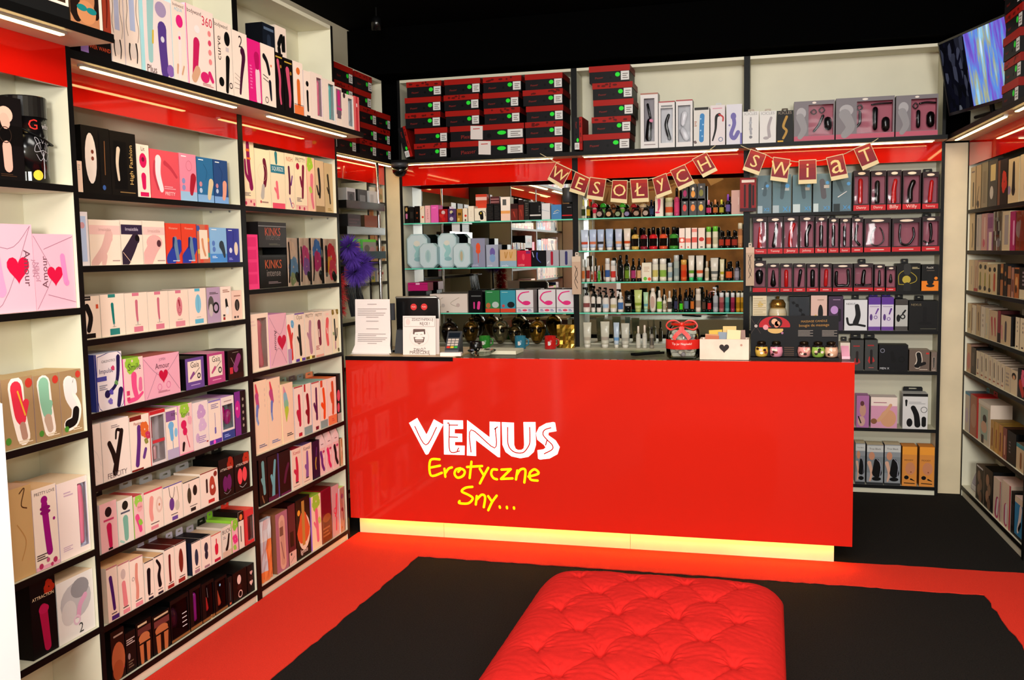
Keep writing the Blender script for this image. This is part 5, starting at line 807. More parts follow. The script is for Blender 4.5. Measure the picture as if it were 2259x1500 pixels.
row('B', 0, 1.094, 0.13, 'on fourth shelf, right back bay', 'boxes on the fourth shelf right back', [
(-0.066, 0.093, 0.235, 'cream dotted box with gold medallion', 'e4d2b0/cba;F .55 .75 .22 d8b450 9;N .05 .05 .95 .95 14 c8b490;S .06 .04 544 .6 .25 .55 .15'),
(0.194, 0.132, 0.227, 'grey box with diagonal black bead chain', '3c4044/222/333;C .2 .82 .08 0a0a0a;C .38 .74 .09 0a0a0a;C .55 .6 .09 0a0a0a;C .68 .45 .1 0a0a0a;C .78 .28 .1 0a0a0a;S .03 .03 0a0a0a .1 .85 .4 .74 .8 .28;G'),
(0.319, 0.105, 0.235, 'blush box with black leaf and gold ring', 'dfb9ac/caa;E .6 .5 .16 .24 1c1818;O .3 .3 .14 .05 c89a3c;C .3 .42 .07 d8b050;N .4 .85 .8 .9 1 a87'),
(0.427, 0.095, 0.229, 'dark violet box with lilac egg', '4a3450/2a1c30;E .4 .6 .26 .12 c090d0;O .35 .3 .2 .04 1a1018;S .2 .2 1c1020 .75 .6 .75 .3;N .3 .88 .8 .92 1 a8a'),
(0.553, 0.145, 0.204, 'white box with black hooked plug', 'dcdce0/bbb;S .2 .26 151318 .55 .8 .6 .5 .5 .25;S .1 .1 151318 .12 .4 .2 .2 .5 .2 .9 .15;T .28 .87 .4 222 NEXUS;B 222 .4 .7'),
(0.670, 0.076, 0.221, 'purple and white box with violet loop, left of two', 'd8cfe0/6a3a9a/64389a;R 0 .78 1 1 5e3498;R 0 0 1 .12 6a4098;E .22 .4 .12 .1 5a3a80;O .6 .4 .16 .06 7a5aa0;S .14 .1 6a3a9a .8 .65 .6 .5;N .1 .7 .9 .74 1 98a;B 53a .2 .9 0.014'),
(0.751, 0.076, 0.221, 'purple and white box with violet loop, right of two', 'd8cfe0/6a3a9a/64389a;R 0 .78 1 1 5e3498;R 0 0 1 .12 6a4098;E .25 .4 .12 .1 5a3a80;O .6 .35 .16 .06 7a5aa0;S .16 .12 5a2a8a .8 .65 .65 .5;N .1 .7 .9 .74 1 98a;B 53a .2 .9 0.014'),
(0.837, 0.078, 0.205, 'white and grey box with black loop', 'b8b8b4/333/222;R 0 .82 1 1 4a4440;R 0 0 1 .14 54504e;E .25 .4 .16 .12 151515;O .6 .45 .22 .1 151515;S .14 .14 151515 .8 .65 .6 .55;B 222 .2 .8 0.030'),
(0.970, 0.177, 0.196, 'wide near black box with faint plug outline', '1d1c1b/0d0d0d/222;S .14 .14 121111 .55 .75 .55 .35;E .55 .25 .25 .05 121111;T .25 .87 .35 8a7a5a NEXUS;N .4 .05 .95 .08 1 665;B 222 .3 .6'),
])
row('B', 0, 0.826, 0.13, 'on fifth shelf, right back bay', 'boxes on the fifth shelf right back', [
(0.489, 0.063, 0.186, 'white box with small black egg half behind counter', 'ead9c8/cba;E .7 .5 .2 .12 221c1c;B 333 .2 .8'),
(0.565, 0.083, 0.205, 'charcoal box with red flame plug, left of two', '4a4a48/2a2a2a/333;F .5 .3 .3 a82c2c 8;S .2 .2 2c2220 .5 .6 .5 .3;R .2 .78 .7 .82 a02c2c;B 333 .1 .9'),
(0.654, 0.082, 0.206, 'charcoal box with red flame plug, right of two', '4a4a48/2a2a2a/333;F .5 .35 .32 b42c2c 8;S .2 .2 241c1c .5 .65 .5 .25;R .2 .8 .7 .84 a02c2c;N .3 .08 .7 .12 1 b55;B 333 .1 .9'),
(0.792, 0.182, 0.173, 'black leather look box with rings', '17171a/0a0a0a/222;S .12 .16 0a0a0a .45 .7 .5 .4;O .78 .45 .12 .05 0a0a0a;O .12 .78 .08 .02 889;T .2 .1 .32 d0d0d4 MEN_X'),
(0.952, 0.127, 0.141, 'taupe box with outlined black hook', '6a5a50/543/a98;S .3 .3 d8c8b8 .45 .8 .5 .5 .4 .25;S .22 .22 181414 .45 .8 .5 .5 .42 .25;S .2 .16 181414 .35 .25 .75 .38;R .82 .8 .96 .88 c8302c;N .5 .06 .9 .12 1 cba'),
(1.040, 0.036, 0.128, 'taupe narrow box with outlined black wand', '7a6a60/543/a98;S .36 .26 d8c8b8 .5 .7 .5 .2;S .28 .18 181414 .5 .7 .5 .2;N .2 .04 .8 .1 1 cba'),
])
row('B', 0, 0.441, 0.13, 'on sixth shelf, right back bay', 'boxes on the sixth shelf right back', [
(0.606, 0.080, 0.215, 'violet box with seated figure picture', 'c07ab0/a6a;E .5 .55 .26 .2 d8a088;E .45 .76 .16 .08 6a3a3a;E .4 .2 .3 .16 e0b0a0;S .1 .1 2a2022 .15 .35 .35 .15;G'),
(0.739, 0.167, 0.208, 'wide pink box with skin toned soft picture', 'f3dfd4/dcc;R 0 0 1 .72 d898b4;E .66 .32 .3 .28 d69c76;S .14 .12 d8a27c .3 .25 .55 .5 .75 .75;E .12 .22 .12 .09 8a5a3a;N .1 .8 .6 .85 1 a8667a'),
(0.932, 0.156, 0.236, 'white blister box with black bent wand', 'd8d6d4/bbb;R 0 .92 1 1 1c1a18;S .2 .24 141414 .42 .6 .55 .4 .6 .12;E .28 .18 .12 .12 141414;S .18 .18 141414 .85 .3 .85 .12;O .85 .55 .13 .02 222;S .1 .06 222 .14 .8 .14 .66;N .25 .7 .9 .78 2 aaa;B 222 .1 .9'),
])
row('B', 0, 0.055, 0.13, 'on bottom shelf, right back bay', 'boxes on the bottom shelf right back', [
(0.595, 0.063, 0.278, 'grey box with black spade, half behind counter', '8e9296/445/dca;R 0 .82 1 .98 c8c8c4;T .5 .9 .7 222 True_Black;R 0 .3 1 .7 7c8286;E .3 .72 .18 .1 c88a6a;S .24 .1 d8a890 .15 .55 .3 .3 .2 .1;S .3 .6 0f0d0d .6 .6 .62 .3;E .6 .15 .28 .05 0f0d0d;S .03 .03 aab .6 .65 .85 .5 .8 .2;R 0 0 1 .06 3a3c3e'),
(0.688, 0.106, 0.271, 'grey box with black spade, middle of three', '8e9296/445/dca;R 0 .82 1 .98 c8c8c4;T .5 .9 .7 222 True_Black;R 0 .3 1 .7 7c8286;E .3 .72 .18 .1 c88a6a;S .24 .1 d8a890 .15 .55 .3 .3 .2 .1;S .3 .6 0f0d0d .6 .6 .62 .3;E .6 .15 .28 .05 0f0d0d;S .03 .03 aab .6 .65 .85 .5 .8 .2;R 0 0 1 .06 3a3c3e'),
(0.798, 0.102, 0.275, 'grey box with black spade, right of three', '8e9296/445/dca;R 0 .82 1 .98 c8c8c4;T .5 .9 .7 222 True_Black;R 0 .3 1 .7 7c8286;E .3 .72 .18 .1 c88a6a;S .24 .1 d8a890 .15 .55 .3 .3 .2 .1;S .3 .6 0f0d0d .6 .6 .62 .3;E .6 .15 .28 .05 0f0d0d;S .03 .03 aab .6 .65 .85 .5 .8 .2;R 0 0 1 .06 3a3c3e'),
(0.904, 0.093, 0.266, 'orange photo box, left of two', 'd88a3c/a62/e8902c;R 0 .8 1 1 ee9a34;T .45 .66 .6 222 MOODY;E .55 .45 .34 .16 c8825a;C .6 .36 .05 8a4a2c;E .3 .22 .16 .05 141010;S .12 .04 141010 .6 .18 .85 .14;S .06 .06 141010 .15 .08 .85 .07'),
(1.011, 0.094, 0.267, 'orange photo box, right of two', 'd88a3c/a62/e8902c;R 0 .8 1 1 ee9a34;T .45 .66 .6 222 MOODY;E .55 .45 .34 .16 c8825a;C .6 .36 .05 8a4a2c;E .3 .22 .16 .05 141010;S .12 .04 141010 .6 .18 .85 .14;S .06 .06 141010 .15 .08 .85 .07'),
])
row('B', 0.155, 2.338, 0.12, 'above canopy, right back bay', 'boxes above the back canopies', [
(-0.127, 0.104, 0.207, 'white box with twisted clear wand', 'd9d6d2/aaa;T .5 .93 .8 888 ICICLES;S .12 .14 9a9a9e .5 .8 .48 .5 .52 .3;C .5 .2 .1 77777c;C .48 .65 .1 aaaab0;C .5 .45 .11 a0a0a6;B ba9 .3 .7'),
(-0.019, 0.106, 0.204, 'white box with curved clear wand', 'd9d6d2/aaa;T .5 .93 .8 888 ICICLES;S .16 .2 a49c9e .7 .78 .55 .5 .6 .2;E .4 .15 .18 .05 a49c9e;B ba9 .3 .7'),
(0.089, 0.105, 0.201, 'black box with gold swirl wand', '151008/000;T .5 .93 .8 987 ICICLES;S .16 .14 b0863a .6 .8 .4 .5 .6 .35 .4 .12;R .05 .0 .4 .05 d8a83a;B 543 .3 .7'),
(0.270, 0.252, 0.253, 'grey and mauve kit box with four rings, leftmost', '7a7478/544/666;R 0 .0 1 .12 b8586c;V .36 .13 .97 .9 a85a68;E .18 .7 .12 .14 a8a4a6;S .2 .12 8f8c8e .15 .6 .25 .3 .15 .1;E .5 .95 .05 .025 e8dcd0;Q .08 .06 141014 .72 .62 .62 .4 .5 .25;Q .2 .2 0c0a0c .84 .5 .85 .35;Q .03 .03 1a1418 .42 .74 .5 .8 .56 .72 .48 .68 .42 .74;Q .03 .03 1a1418 .62 .78 .7 .84 .76 .76 .68 .7 .62 .78'),
(0.579, 0.354, 0.258, 'widest grey and mauve kit box, middle', '7a7478/544/666;R 0 .0 1 .12 b8586c;V .36 .13 .97 .9 a85a68;E .18 .7 .12 .14 a8a4a6;S .2 .12 8f8c8e .15 .6 .25 .3 .15 .1;E .5 .95 .05 .025 e8dcd0;Q .05 .05 141014 .42 .65 .42 .4 .36 .3;Q .1 .08 0c0a0c .68 .7 .68 .25;Q .14 .14 0c0a0c .86 .42 .86 .25;Q .025 .025 1a1418 .36 .78 .42 .84 .46 .76 .4 .7 .36 .78;Q .03 .03 0c0a0c .62 .82 .75 .84 .95 .84'),
(0.886, 0.249, 0.254, 'grey and mauve kit box with two dark items, rightmost', '7a7478/544/666;R 0 .0 1 .12 b8586c;V .36 .13 .97 .9 a85a68;E .18 .7 .12 .14 a8a4a6;S .2 .12 8f8c8e .15 .6 .25 .3 .15 .1;E .5 .95 .05 .025 e8dcd0;Q .1 .1 0c0a0c .55 .6 .55 .25;Q .2 .2 0c0a0c .84 .5 .84 .3;Q .03 .03 1a1418 .42 .75 .48 .82 .54 .75 .48 .68 .42 .75;Q .05 .05 0c0a0c .58 .8 .75 .82 .95 .8'),
])
row('B', 0.155, 2.338, 0.12, 'above canopy, middle back bay', 'boxes above the back canopies', [
(-0.791, 0.119, 0.367, 'tall white box with black silk and pink ball window', 'dbd6d4/bbb;R 0 .97 1 1 a76;V .2 .12 .8 .9 8a8488;Q .3 .4 121012 .5 .5 .45 .2;Q .14 .14 1a181a .4 .8 .55 .55;Q .24 .24 e88aa8 .55 .5 .6 .5;N .2 .05 .85 .08 1 877'),
(-0.674, 0.109, 0.306, 'white box with silver foil and black curve window', 'dbd6d4/bbb;R 0 .97 1 1 a55;V .12 .1 .88 .85 c4c4c6;Q .2 .26 121012 .6 .7 .45 .5 .65 .2;R .15 .87 .85 .91 888'),
(-0.558, 0.111, 0.309, 'white box with crumpled silver foil window', 'dbd6d4/bbb;R 0 .97 1 1 a55;V .12 .1 .88 .88 b4b4b6;Q .4 .3 e0e0e4 .5 .7 .4 .5;Q .4 .4 d0d0d4 .4 .35 .6 .2'),
(-0.445, 0.104, 0.252, 'white box with knobbly blue wand', 'd4d0ca/aaa;R .05 .93 .95 1 3a3834;S .3 .3 3c80b8 .55 .78 .52 .5 .5 .15;C .45 .7 .05 9cc8e8;C .6 .55 .05 9cc8e8;C .45 .4 .05 9cc8e8;C .55 .25 .05 9cc8e8;N .05 .5 .2 .65 3 a76;F .1 .1 .12 655 6'),
(-0.339, 0.097, 0.260, 'white box with black hook and red tip', 'd9cfd0/aaa;S .1 .24 1c1618 .15 .12 .35 .4 .4 .7 .6 .76;S .12 .1 b83a3c .6 .76 .85 .7 .85 .6;O .7 .14 .16 .05 6a7a9a;N .15 .9 .8 .94 1 c89;B ccc .3 .7'),
(-0.233, 0.102, 0.260, 'white box with lavender hook', 'd4d2da/aaa;S .24 .26 6e66a4 .45 .68 .5 .5 .3 .25 .5 .15 .75 .3;E .45 .7 .18 .09 6e66a4;C .2 .48 .07 8a84b0;R .88 0 1 .28 6a64a8'),
])
row('B', -0.02, 1.885, 0.1, 'on upper glass shelf behind counter', 'goods on the upper glass shelf', [
(-2.621, 0.033, 0.129, 'black box with gold top and pink bow', '241c18/111;E .5 .8 .3 .12 c8a05a;S .5 .4 d87aa8 .5 .5 .5 .3;G'),
(-2.581, 0.040, 0.120, 'black narrow box with grey band', '1c1a18/111;R .2 .3 .8 .7 33302c'),
(-2.538, 0.040, 0.126, 'black narrow box with orange flecks', '140c08/111;C .5 .6 .2 7a3a14;C .5 .3 .16 6a2a10'),
(-2.497, 0.036, 0.124, 'cream narrow box with red dot', 'ead9c4/cba;C .6 .35 .25 d8402c;S .1 .1 d8a860 .2 .8 .7 .95'),
(-2.454, 0.043, 0.127, 'blush narrow box with vertical script', 'eab0b4/c99;N .4 .2 .6 .8 6 b77'),
(-2.399, 0.060, 0.129, 'magenta pink box', 'e05aac/c49;N .2 .82 .7 .88 1 f9d'),
(-2.332, 0.067, 0.097, 'glossy red box with hearts', 'b81c22/811;C .5 .75 .22 efd0c8;C .5 .25 .24 e02024;H .3 .5 .3 e8302c;G'),
(-2.263, 0.063, 0.098, 'violet box with silver beads', '5a3a6a/323;C .4 .75 .2 e8d8a0;C .6 .6 .2 3a2a5a;C .4 .25 .24 d8ccd8;G'),
(-2.206, 0.042, 0.096, 'gold box', 'a8782c/752;R .2 .5 .8 .7 5a3a10;R .1 .1 .5 .3 d8b060'),
(-2.163, 0.038, 0.098, 'white narrow box with red dot', 'ead9c4/cba;C .6 .45 .25 d8402c;R .4 .05 .7 .2 444'),
(-2.117, 0.045, 0.113, 'tall ivory narrow box', 'eee2ce/dcb;N .4 .3 .6 .7 4 dcb'),
(-2.046, 0.090, 0.095, 'white box with black headphone shape', 'ece0cc/cba;S .3 .3 14120e .6 .55 .62 .25;C .55 .6 .2 1a160c;C .55 .62 .08 b8a03c;S .04 .04 14120e .6 .8 .9 .7 .95 .4;R 0 0 .5 .06 222'),
(-1.972, 0.052, 0.125, 'black lattice box, left of two', '1c1a1a/111;N .1 .1 .9 .9 8 34302e'),
(-1.919, 0.048, 0.123, 'black lattice box, right of two', '1c1a1a/111;N .1 .1 .9 .9 8 34302e'),
(-1.855, 0.072, 0.171, 'white and peach box with small grey window', 'eee0d6/ccb;R .2 .65 .6 .9 5a5a58;R 0 .3 1 .42 e8a05a;R 0 0 1 .3 f0c8b4'),
(-1.789, 0.054, 0.120, 'dark red streaked box, left of two', '6a241c/322;S .2 .1 a83a28 .4 .5 .6 .2;R 0 .7 1 1 3a1a18'),
(-1.738, 0.041, 0.147, 'dark red streaked box, right of two', '7a281e/322;S .2 .1 b03c28 .4 .5 .6 .2;R 0 .75 1 1 2a1614'),
(-1.696, 0.037, 0.139, 'charcoal lattice narrow box', '2c2a26/111;N .2 .2 .8 .9 6 54504a'),
(-1.632, 0.084, 0.128, 'black box with white band', '131313/111;R 0 .22 1 .3 cfcac6;N .8 .4 .95 .8 4 666'),
(-1.555, 0.063, 0.116, 'pale grey box with blue crease', 'd9d8da/bbb;S .04 .04 6a8aa8 .0 .6 .9 .5'),
(-1.478, 0.076, 0.104, 'sky blue box with yellow flower line', '4a82b8/257;S .05 .03 d8c878 .3 .5 .6 .62 .8 .55;S .05 .03 d8e0e8 .2 .4 .7 .45'),
(-1.399, 0.076, 0.108, 'black box with red stripe', '140e10/111;R 0 .2 1 .28 c01c20;N .5 .75 .9 .79 1 ccc'),
])
row('B', -0.125, 1.885, 0.06, 'in second row of upper glass shelf', 'goods on the upper glass shelf', [
(-2.069, 0.088, 0.203, 'orange red box with white bands', 'd2452c/a31;R 0 .78 1 .9 f0c4b4;R 0 .45 1 .5 f0c4b4;F .5 .25 .3 f08a3c 8'),
(-1.964, 0.073, 0.183, 'dark red striped box', '5a2c2c/322;N .05 .5 .95 .95 4 a86a68'),
])
row('B', -0.02, 1.55, 0.1, 'on middle glass shelf behind counter', 'goods on the middle glass shelf', [
(-2.069, 0.108, 0.213, 'lilac grey box with orange drop', '8c8ca4/778;E .5 .7 .16 .14 e0522c;E .5 .56 .17 .09 e0522c;S .06 .04 c84830 .5 .46 .5 .16;T .3 .08 .4 ccd smile'),
(-1.962, 0.093, 0.164, 'grey blue box with purple and blue egg', 'a2a6ba/889;E .52 .66 .22 .2 6a5aa0;E .52 .4 .24 .18 7a9ac4;T .3 .08 .4 dde smile'),
(-1.841, 0.127, 0.126, 'beige and blue box with golden loops', 'd8aa78/987;R 0 0 1 .35 92aec4;S .05 .05 b8823c .3 .85 .35 .5 .45 .85;S .05 .05 c8923c .6 .85 .65 .5 .75 .85;T .3 .08 .4 dde smile'),
(-1.722, 0.105, 0.117, 'raspberry red box with pale lettering', 'cc1c3c/a12;R .65 .8 .95 .96 7a2a6a;E .45 .6 .1 .2 e84a5c;T .3 .12 .45 f0b4b8 unite'),
(-1.614, 0.104, 0.115, 'glossy black box with blue arc', '121218/111;S .1 .04 4a5ab8 .4 .85 .4 .5 .65 .25;S .05 .05 dde .05 .9 .15 .6;G'),
(-1.511, 0.094, 0.116, 'silver box with red wand', 'bab4ba/a99;S .2 .2 b81c34 .45 .85 .45 .4 .45 .15;S .1 .1 efefef .1 .2 .2 .3;G'),
(-1.410, 0.096, 0.115, 'silver box with navy wand', 'b8b4b4/a99;S .2 .2 3a3a6e .5 .85 .5 .4 .5 .15;G'),
])
row('B', -0.02, 1.217, 0.12, 'on lower glass shelf behind counter', 'goods on the lower glass shelf', [
(-2.553, 0.145, 0.160, 'black box with dark pink oval', '1e1a1c/111;E .5 .3 .28 .16 c87a98;N .3 .7 .7 .8 1 a36'),
(-2.307, 0.295, 0.139, 'wide white box with two thin curls', 'e4d2c6/cba;S .012 .012 a98 .3 .3 .12 .5 .35 .8;C .35 .38 .05 c8b8b0;S .012 .012 a98 .75 .3 .55 .5 .78 .8;C .75 .4 .05 c8b0a8;R .02 .04 .08 .1 633;R .44 .02 .5 .08 633'),
(-2.098, 0.109, 0.163, 'black box with bright pink spikes', '141012/111;S .1 .1 e0408c .4 .2 .4 .45;S .2 .2 e0408c .7 .2 .75 .45;N .2 .7 .9 .8 1 666'),
(-1.967, 0.111, 0.163, 'green box with grey egg', '318048/253;R 0 0 1 .18 d8482c;E .7 .35 .24 .14 b8c4bc;E .2 .32 .16 .12 b86a3c;N .1 .9 .5 .94 1 bdc'),
(-1.850, 0.117, 0.162, 'turquoise box with black egg', '3a94a8/278;R 0 0 1 .18 d8482c;E .7 .35 .24 .14 20262c;C .2 .3 .1 c84a4c;N .1 .9 .5 .94 1 bdc'),
(-1.723, 0.130, 0.164, 'white box with pink looped egg, left of three', 'ddd5d8/baa;E .6 .42 .24 .1 e0307c;S .1 .06 e0307c .4 .4 .12 .6 .3 .85 .75 .92;R 0 .2 1 .22 888;E .5 .1 .14 .05 e04a6a;N .1 .04 .3 .16 2 669;N .7 .04 .9 .16 2 669'),
(-1.557, 0.128, 0.166, 'white box with pink looped egg, middle of three', 'ddd5d8/baa;E .6 .42 .24 .1 e0307c;S .1 .06 e0307c .4 .4 .12 .6 .3 .85 .75 .92;R 0 .2 1 .22 888;E .5 .1 .14 .05 e04a6a;N .1 .04 .3 .16 2 669;N .7 .04 .9 .16 2 669'),
(-1.423, 0.127, 0.165, 'white box with pink looped egg, right of three', 'ddd5d8/baa;E .6 .42 .24 .1 e0307c;S .1 .06 e0307c .4 .4 .12 .6 .3 .85 .75 .92;R 0 .2 1 .22 888;E .5 .1 .14 .05 e04a6a;N .1 .04 .3 .16 2 669;N .7 .04 .9 .16 2 669'),
])
row('B', -0.02, 1.381, 0.12, 'atop black box on lower glass shelf', 'goods on the lower glass shelf', [
(-2.548, 0.159, 0.061, 'magenta lidded box', 'b81c68/813/d83a84;R 0 .75 1 .8 8a1450;R .4 .75 .6 .95 e8b0cc'),
])
row('B', -0.02, 1.885, 0.07, 'on upper glass shelf, middle back bay', 'goods on the upper glass shelf middle bay', [
(-0.747, 0.056, 0.140, 'white box with pink figure', 'eadfd4/cba;S .4 .2 d84a78 .5 .8 .5 .5 .4 .3;E .3 .2 .3 .05 d84a78'),
(-0.571, 0.046, 0.119, 'grey fruit box with red picture', '4e4e50/333;E .5 .45 .3 .2 d84a48;R .35 .7 .65 .8 a8a4a0'),
(-0.515, 0.052, 0.117, 'grey fruit box with orange picture', '4e4e50/333;E .5 .45 .3 .2 e0803c;R .35 .7 .65 .8 a8a4a0'),
(-0.460, 0.052, 0.115, 'grey fruit box with yellow picture', '4e4e50/333;E .5 .45 .3 .2 dca83c;R .35 .7 .65 .8 a8a4a0'),
(-0.217, 0.081, 0.163, 'pinkish beige tall box', 'c49a90/a88;S .03 .03 e8d0c8 .6 .7 .6 .4'),
])
row('B', -0.02, 1.985, 0.07, 'atop another on middle back bay upper shelf', 'goods on the upper glass shelf middle bay', [
(-0.569, 0.043, 0.115, 'grey fruit box with plum picture', '4e4e50/333;E .5 .45 .3 .2 b83a7a;R .35 .75 .65 .85 a8a4a0'),
(-0.514, 0.049, 0.116, 'grey fruit box with peach picture', '4e4e50/333;E .5 .4 .3 .2 e8a04c;E .5 .7 .18 .1 efe6d4'),
(-0.459, 0.049, 0.117, 'grey fruit box with olive picture', '4e4e50/333;E .5 .45 .3 .2 7a7a3c;R .35 .75 .65 .85 a8a4a0'),
])
row('B', -0.02, 1.657, 0.06, 'on second glass shelf, middle back bay', 'goods on the second glass shelf middle bay', [
(-0.590, 0.040, 0.142, 'white and red small box, first of four', 'efd8cc/cba;R 0 .3 1 .55 e05a4a;E .5 .42 .3 .08 fbe8dc;C .4 .1 .15 d84a3c'),
(-0.548, 0.037, 0.144, 'white and red small box, second of four', 'efe0d4/cba;R 0 .3 1 .5 ec7a68;C .5 .08 .15 d84a3c'),
(-0.505, 0.037, 0.143, 'white and red small box, third of four', 'efd4c8/cba;R 0 .3 1 .55 e0584c;R 0 .8 1 .95 e8887c'),
(-0.457, 0.046, 0.142, 'white and red small box, fourth of four', 'e8d4c4/cba;E .5 .45 .4 .1 c8342c;R .3 .05 .7 .1 444'),
])
row('B', -0.02, 1.434, 0.06, 'on third glass shelf, middle back bay', 'goods on the third glass shelf middle bay', [
(-0.836, 0.067, 0.131, 'white carton with green and red apples', 'e4d8c0/cba;C .35 .15 .2 6cb43c;C .8 .13 .18 e0603c;N .2 .5 .8 .8 4 c8a890'),
])
row('R', -0.01, 1.872, 0.1, 'on first shelf, right wall', 'boxes on the right wall', [
(0.086, 0.128, 0.267, 'cream slim box with dark spine line', 'd8c19a/2a2018;S .2 .2 3a3028 .6 .6 .6 .1;N .2 .85 .8 .92 1 877'),
(0.222, 0.122, 0.269, 'tan slim box with curl', 'cbb088/332;S .14 .08 4a4030 .2 .1 .6 .5;C .5 .1 .2 433'),
(0.367, 0.148, 0.274, 'grey brown box', '9a8e74/443;R .3 .1 .7 .8 8a7e68'),
(0.550, 0.198, 0.271, 'charcoal box with yellow panel', '54504a/222;R .25 .55 .8 .9 e0c88c;C .4 .3 .2 d8d0c4'),
(0.756, 0.194, 0.255, 'black box with red burst', '1e1412/321;R 0 0 .25 1 7a4a34;F .7 .5 .35 d03020 8'),
(0.972, 0.204, 0.244, 'cream box with black tie drawing', 'dfc496/ba8;S .2 .34 1c1a1c .5 .85 .5 .4 .5 .3;E .1 .3 .16 .1 9a86a0'),
(1.193, 0.204, 0.248, 'cream box with plum drawing', 'e2c8a0/ba8;S .3 .3 6a4a50 .6 .6 .5 .3;R .3 .8 .7 .9 cba'),
])
row('R', -0.01, 1.613, 0.1, 'on second shelf, right wall', 'boxes on the right wall', [
(0.099, 0.154, 0.234, 'cream box with brown flower drawing', 'd6bc92/2a2018;S .12 .1 5a4030 .5 .7 .6 .4 .5 .1;R .88 0 1 1 1a1412'),
(0.254, 0.110, 0.222, 'pale grey slim box', 'c9bcae/987;R .3 .1 .5 .9 a8a0a0'),
(0.383, 0.127, 0.223, 'rose slim box', 'cf9a90/a76;R .5 .1 .7 .9 e8c8bc;C .5 .2 .2 c8506a'),
(0.522, 0.131, 0.218, 'mauve slim box with white foot', 'a8708e/745;R .3 0 .8 .5 e8d4c4;R .1 .6 .9 .9 8a4a78'),
(0.684, 0.172, 0.224, 'olive grey box with silver bulb', '9a8a70/765;S .3 .3 5a5a58 .5 .75 .6 .5;E .6 .2 .26 .12 d0d0d4;R .1 .36 .7 .4 a05a3c;G'),
(0.851, 0.144, 0.220, 'cream box with grey window', 'dcc49c/ba8;R .3 .15 .85 .9 a89a94'),
(0.983, 0.103, 0.214, 'magenta narrow box', 'b0205e/813;S .3 .3 e8a0c0 .7 .7 .7 .2'),
(1.132, 0.178, 0.210, 'orange box with silver glints', 'c8562c/932;S .2 .2 d8b0a0 .4 .7 .3 .4;E .2 .55 .2 .2 e0c0b4;G'),  # pale glints painted into the box front
])
row('R', -0.01, 1.357, 0.1, 'on third shelf, right wall', 'boxes on the right wall', [
(0.092, 0.129, 0.196, 'cream slim box, leftmost of its row', 'd8c09a/a97;R .5 .2 .7 .8 bba58a'),
(0.213, 0.090, 0.195, 'tan slim box with red foot', 'c9a888/865;S .1 .1 9a5a3a .4 .1 .6 .8;R 0 0 1 .1 a83a3a'),
(0.323, 0.109, 0.185, 'cream box with dark rose drawing, first of three', 'd6bb8c/a97;E .5 .85 .3 .08 2a2620;S .3 .3 8a8440 .5 .6 .5 .2;E .5 .15 .3 .08 3a3630'),
(0.435, 0.094, 0.183, 'cream box with dark rose drawing, second of three', 'd6bb8c/a97;E .5 .85 .3 .08 2a2620;S .3 .3 94903c .5 .6 .5 .2;E .5 .15 .3 .08 3a3630'),
(0.538, 0.091, 0.174, 'cream box with dark rose drawing, third of three', 'd6bb8c/a97;E .5 .82 .3 .08 2a2620;S .3 .3 8a7a30 .5 .6 .5 .2;E .5 .12 .3 .08 3a3630'),
(0.643, 0.098, 0.176, 'cream box with red drawing', 'd6bb8c/a97;E .5 .82 .3 .08 2a2620;S .4 .4 b84a34 .5 .6 .5 .2'),
(0.729, 0.057, 0.177, 'black slim box, left of orange spines', '221c16/111;R .3 .1 .6 .5 543'),
(0.795, 0.056, 0.181, 'orange and black spine, first', 'a8683c/111;R 0 .5 1 .7 1a1412;C .5 .8 .3 d89a50'),
(0.868, 0.072, 0.179, 'black spine with tan dots', '241c18/111;C .5 .7 .2 a8683c;C .5 .4 .2 a8683c'),
(0.944, 0.061, 0.170, 'orange and black spine, second', 'a86a44/111;R 0 .4 1 .6 1a1412'),
(1.009, 0.051, 0.164, 'rose tan spine', 'b07a64/322;R .2 .2 .8 .6 7a4030'),
(1.084, 0.083, 0.165, 'orange figure box', 'b0602c/421;R 0 .8 1 .95 2a1a10;E .5 .5 .3 .2 d89a5c;E .4 .3 .2 .14 3a2010'),
(1.198, 0.128, 0.167, 'black box with cream foot panel', '2a241c/111;R 0 0 .9 .3 d8c49c;N .4 .4 .8 .9 4 877'),
])
row('R', -0.01, 1.086, 0.1, 'on fourth shelf, right wall', 'boxes on the right wall', [
(0.074, 0.103, 0.188, 'cream slim box with brown figure, first in row', 'cdb78f/864;S .2 .2 6a5a40 .6 .7 .5 .2;B 877 .2 .8'),
(0.189, 0.103, 0.183, 'white slim box', 'dfd0b4/987;R .0 .1 .2 .9 987'),
(0.301, 0.099, 0.190, 'tan slim box with figure', 'c2a67c/765;S .3 .2 7a5a40 .5 .7 .6 .2'),
(0.410, 0.096, 0.185, 'ivory slim box', 'e0d2b8/987;N .3 .3 .7 .8 3 ba9'),
(0.509, 0.082, 0.183, 'cream slim box, fifth in row', 'd6c39c/987;R .2 .1 .5 .5 bba'),
(0.644, 0.167, 0.177, 'cream box with red slanted figures', 'd0b28c/765;S .2 .1 b8404a .3 .7 .4 .2;S .2 .1 b8404a .7 .7 .8 .2'),
(0.766, 0.057, 0.183, 'dark red spine', '8a2a34/411;R 0 0 1 .3 2a1214'),
(0.902, 0.198, 0.164, 'cream box with grey column and dark side', 'd0b48a/1a1512;S .2 .2 54484c .5 .7 .5 .2;S .1 .1 d87a84 .1 .6 .15 .2;B ccb .2 .8'),
(1.124, 0.075, 0.170, 'white spine with lettering, first', 'e6d4ae/321;R .3 .05 .6 .1 422;N .4 .5 .6 .9 3 987'),
(1.221, 0.104, 0.171, 'white spine with lettering, second', 'e6d4ae/321;R .3 .05 .6 .1 422;N .4 .5 .6 .9 3 987'),
])
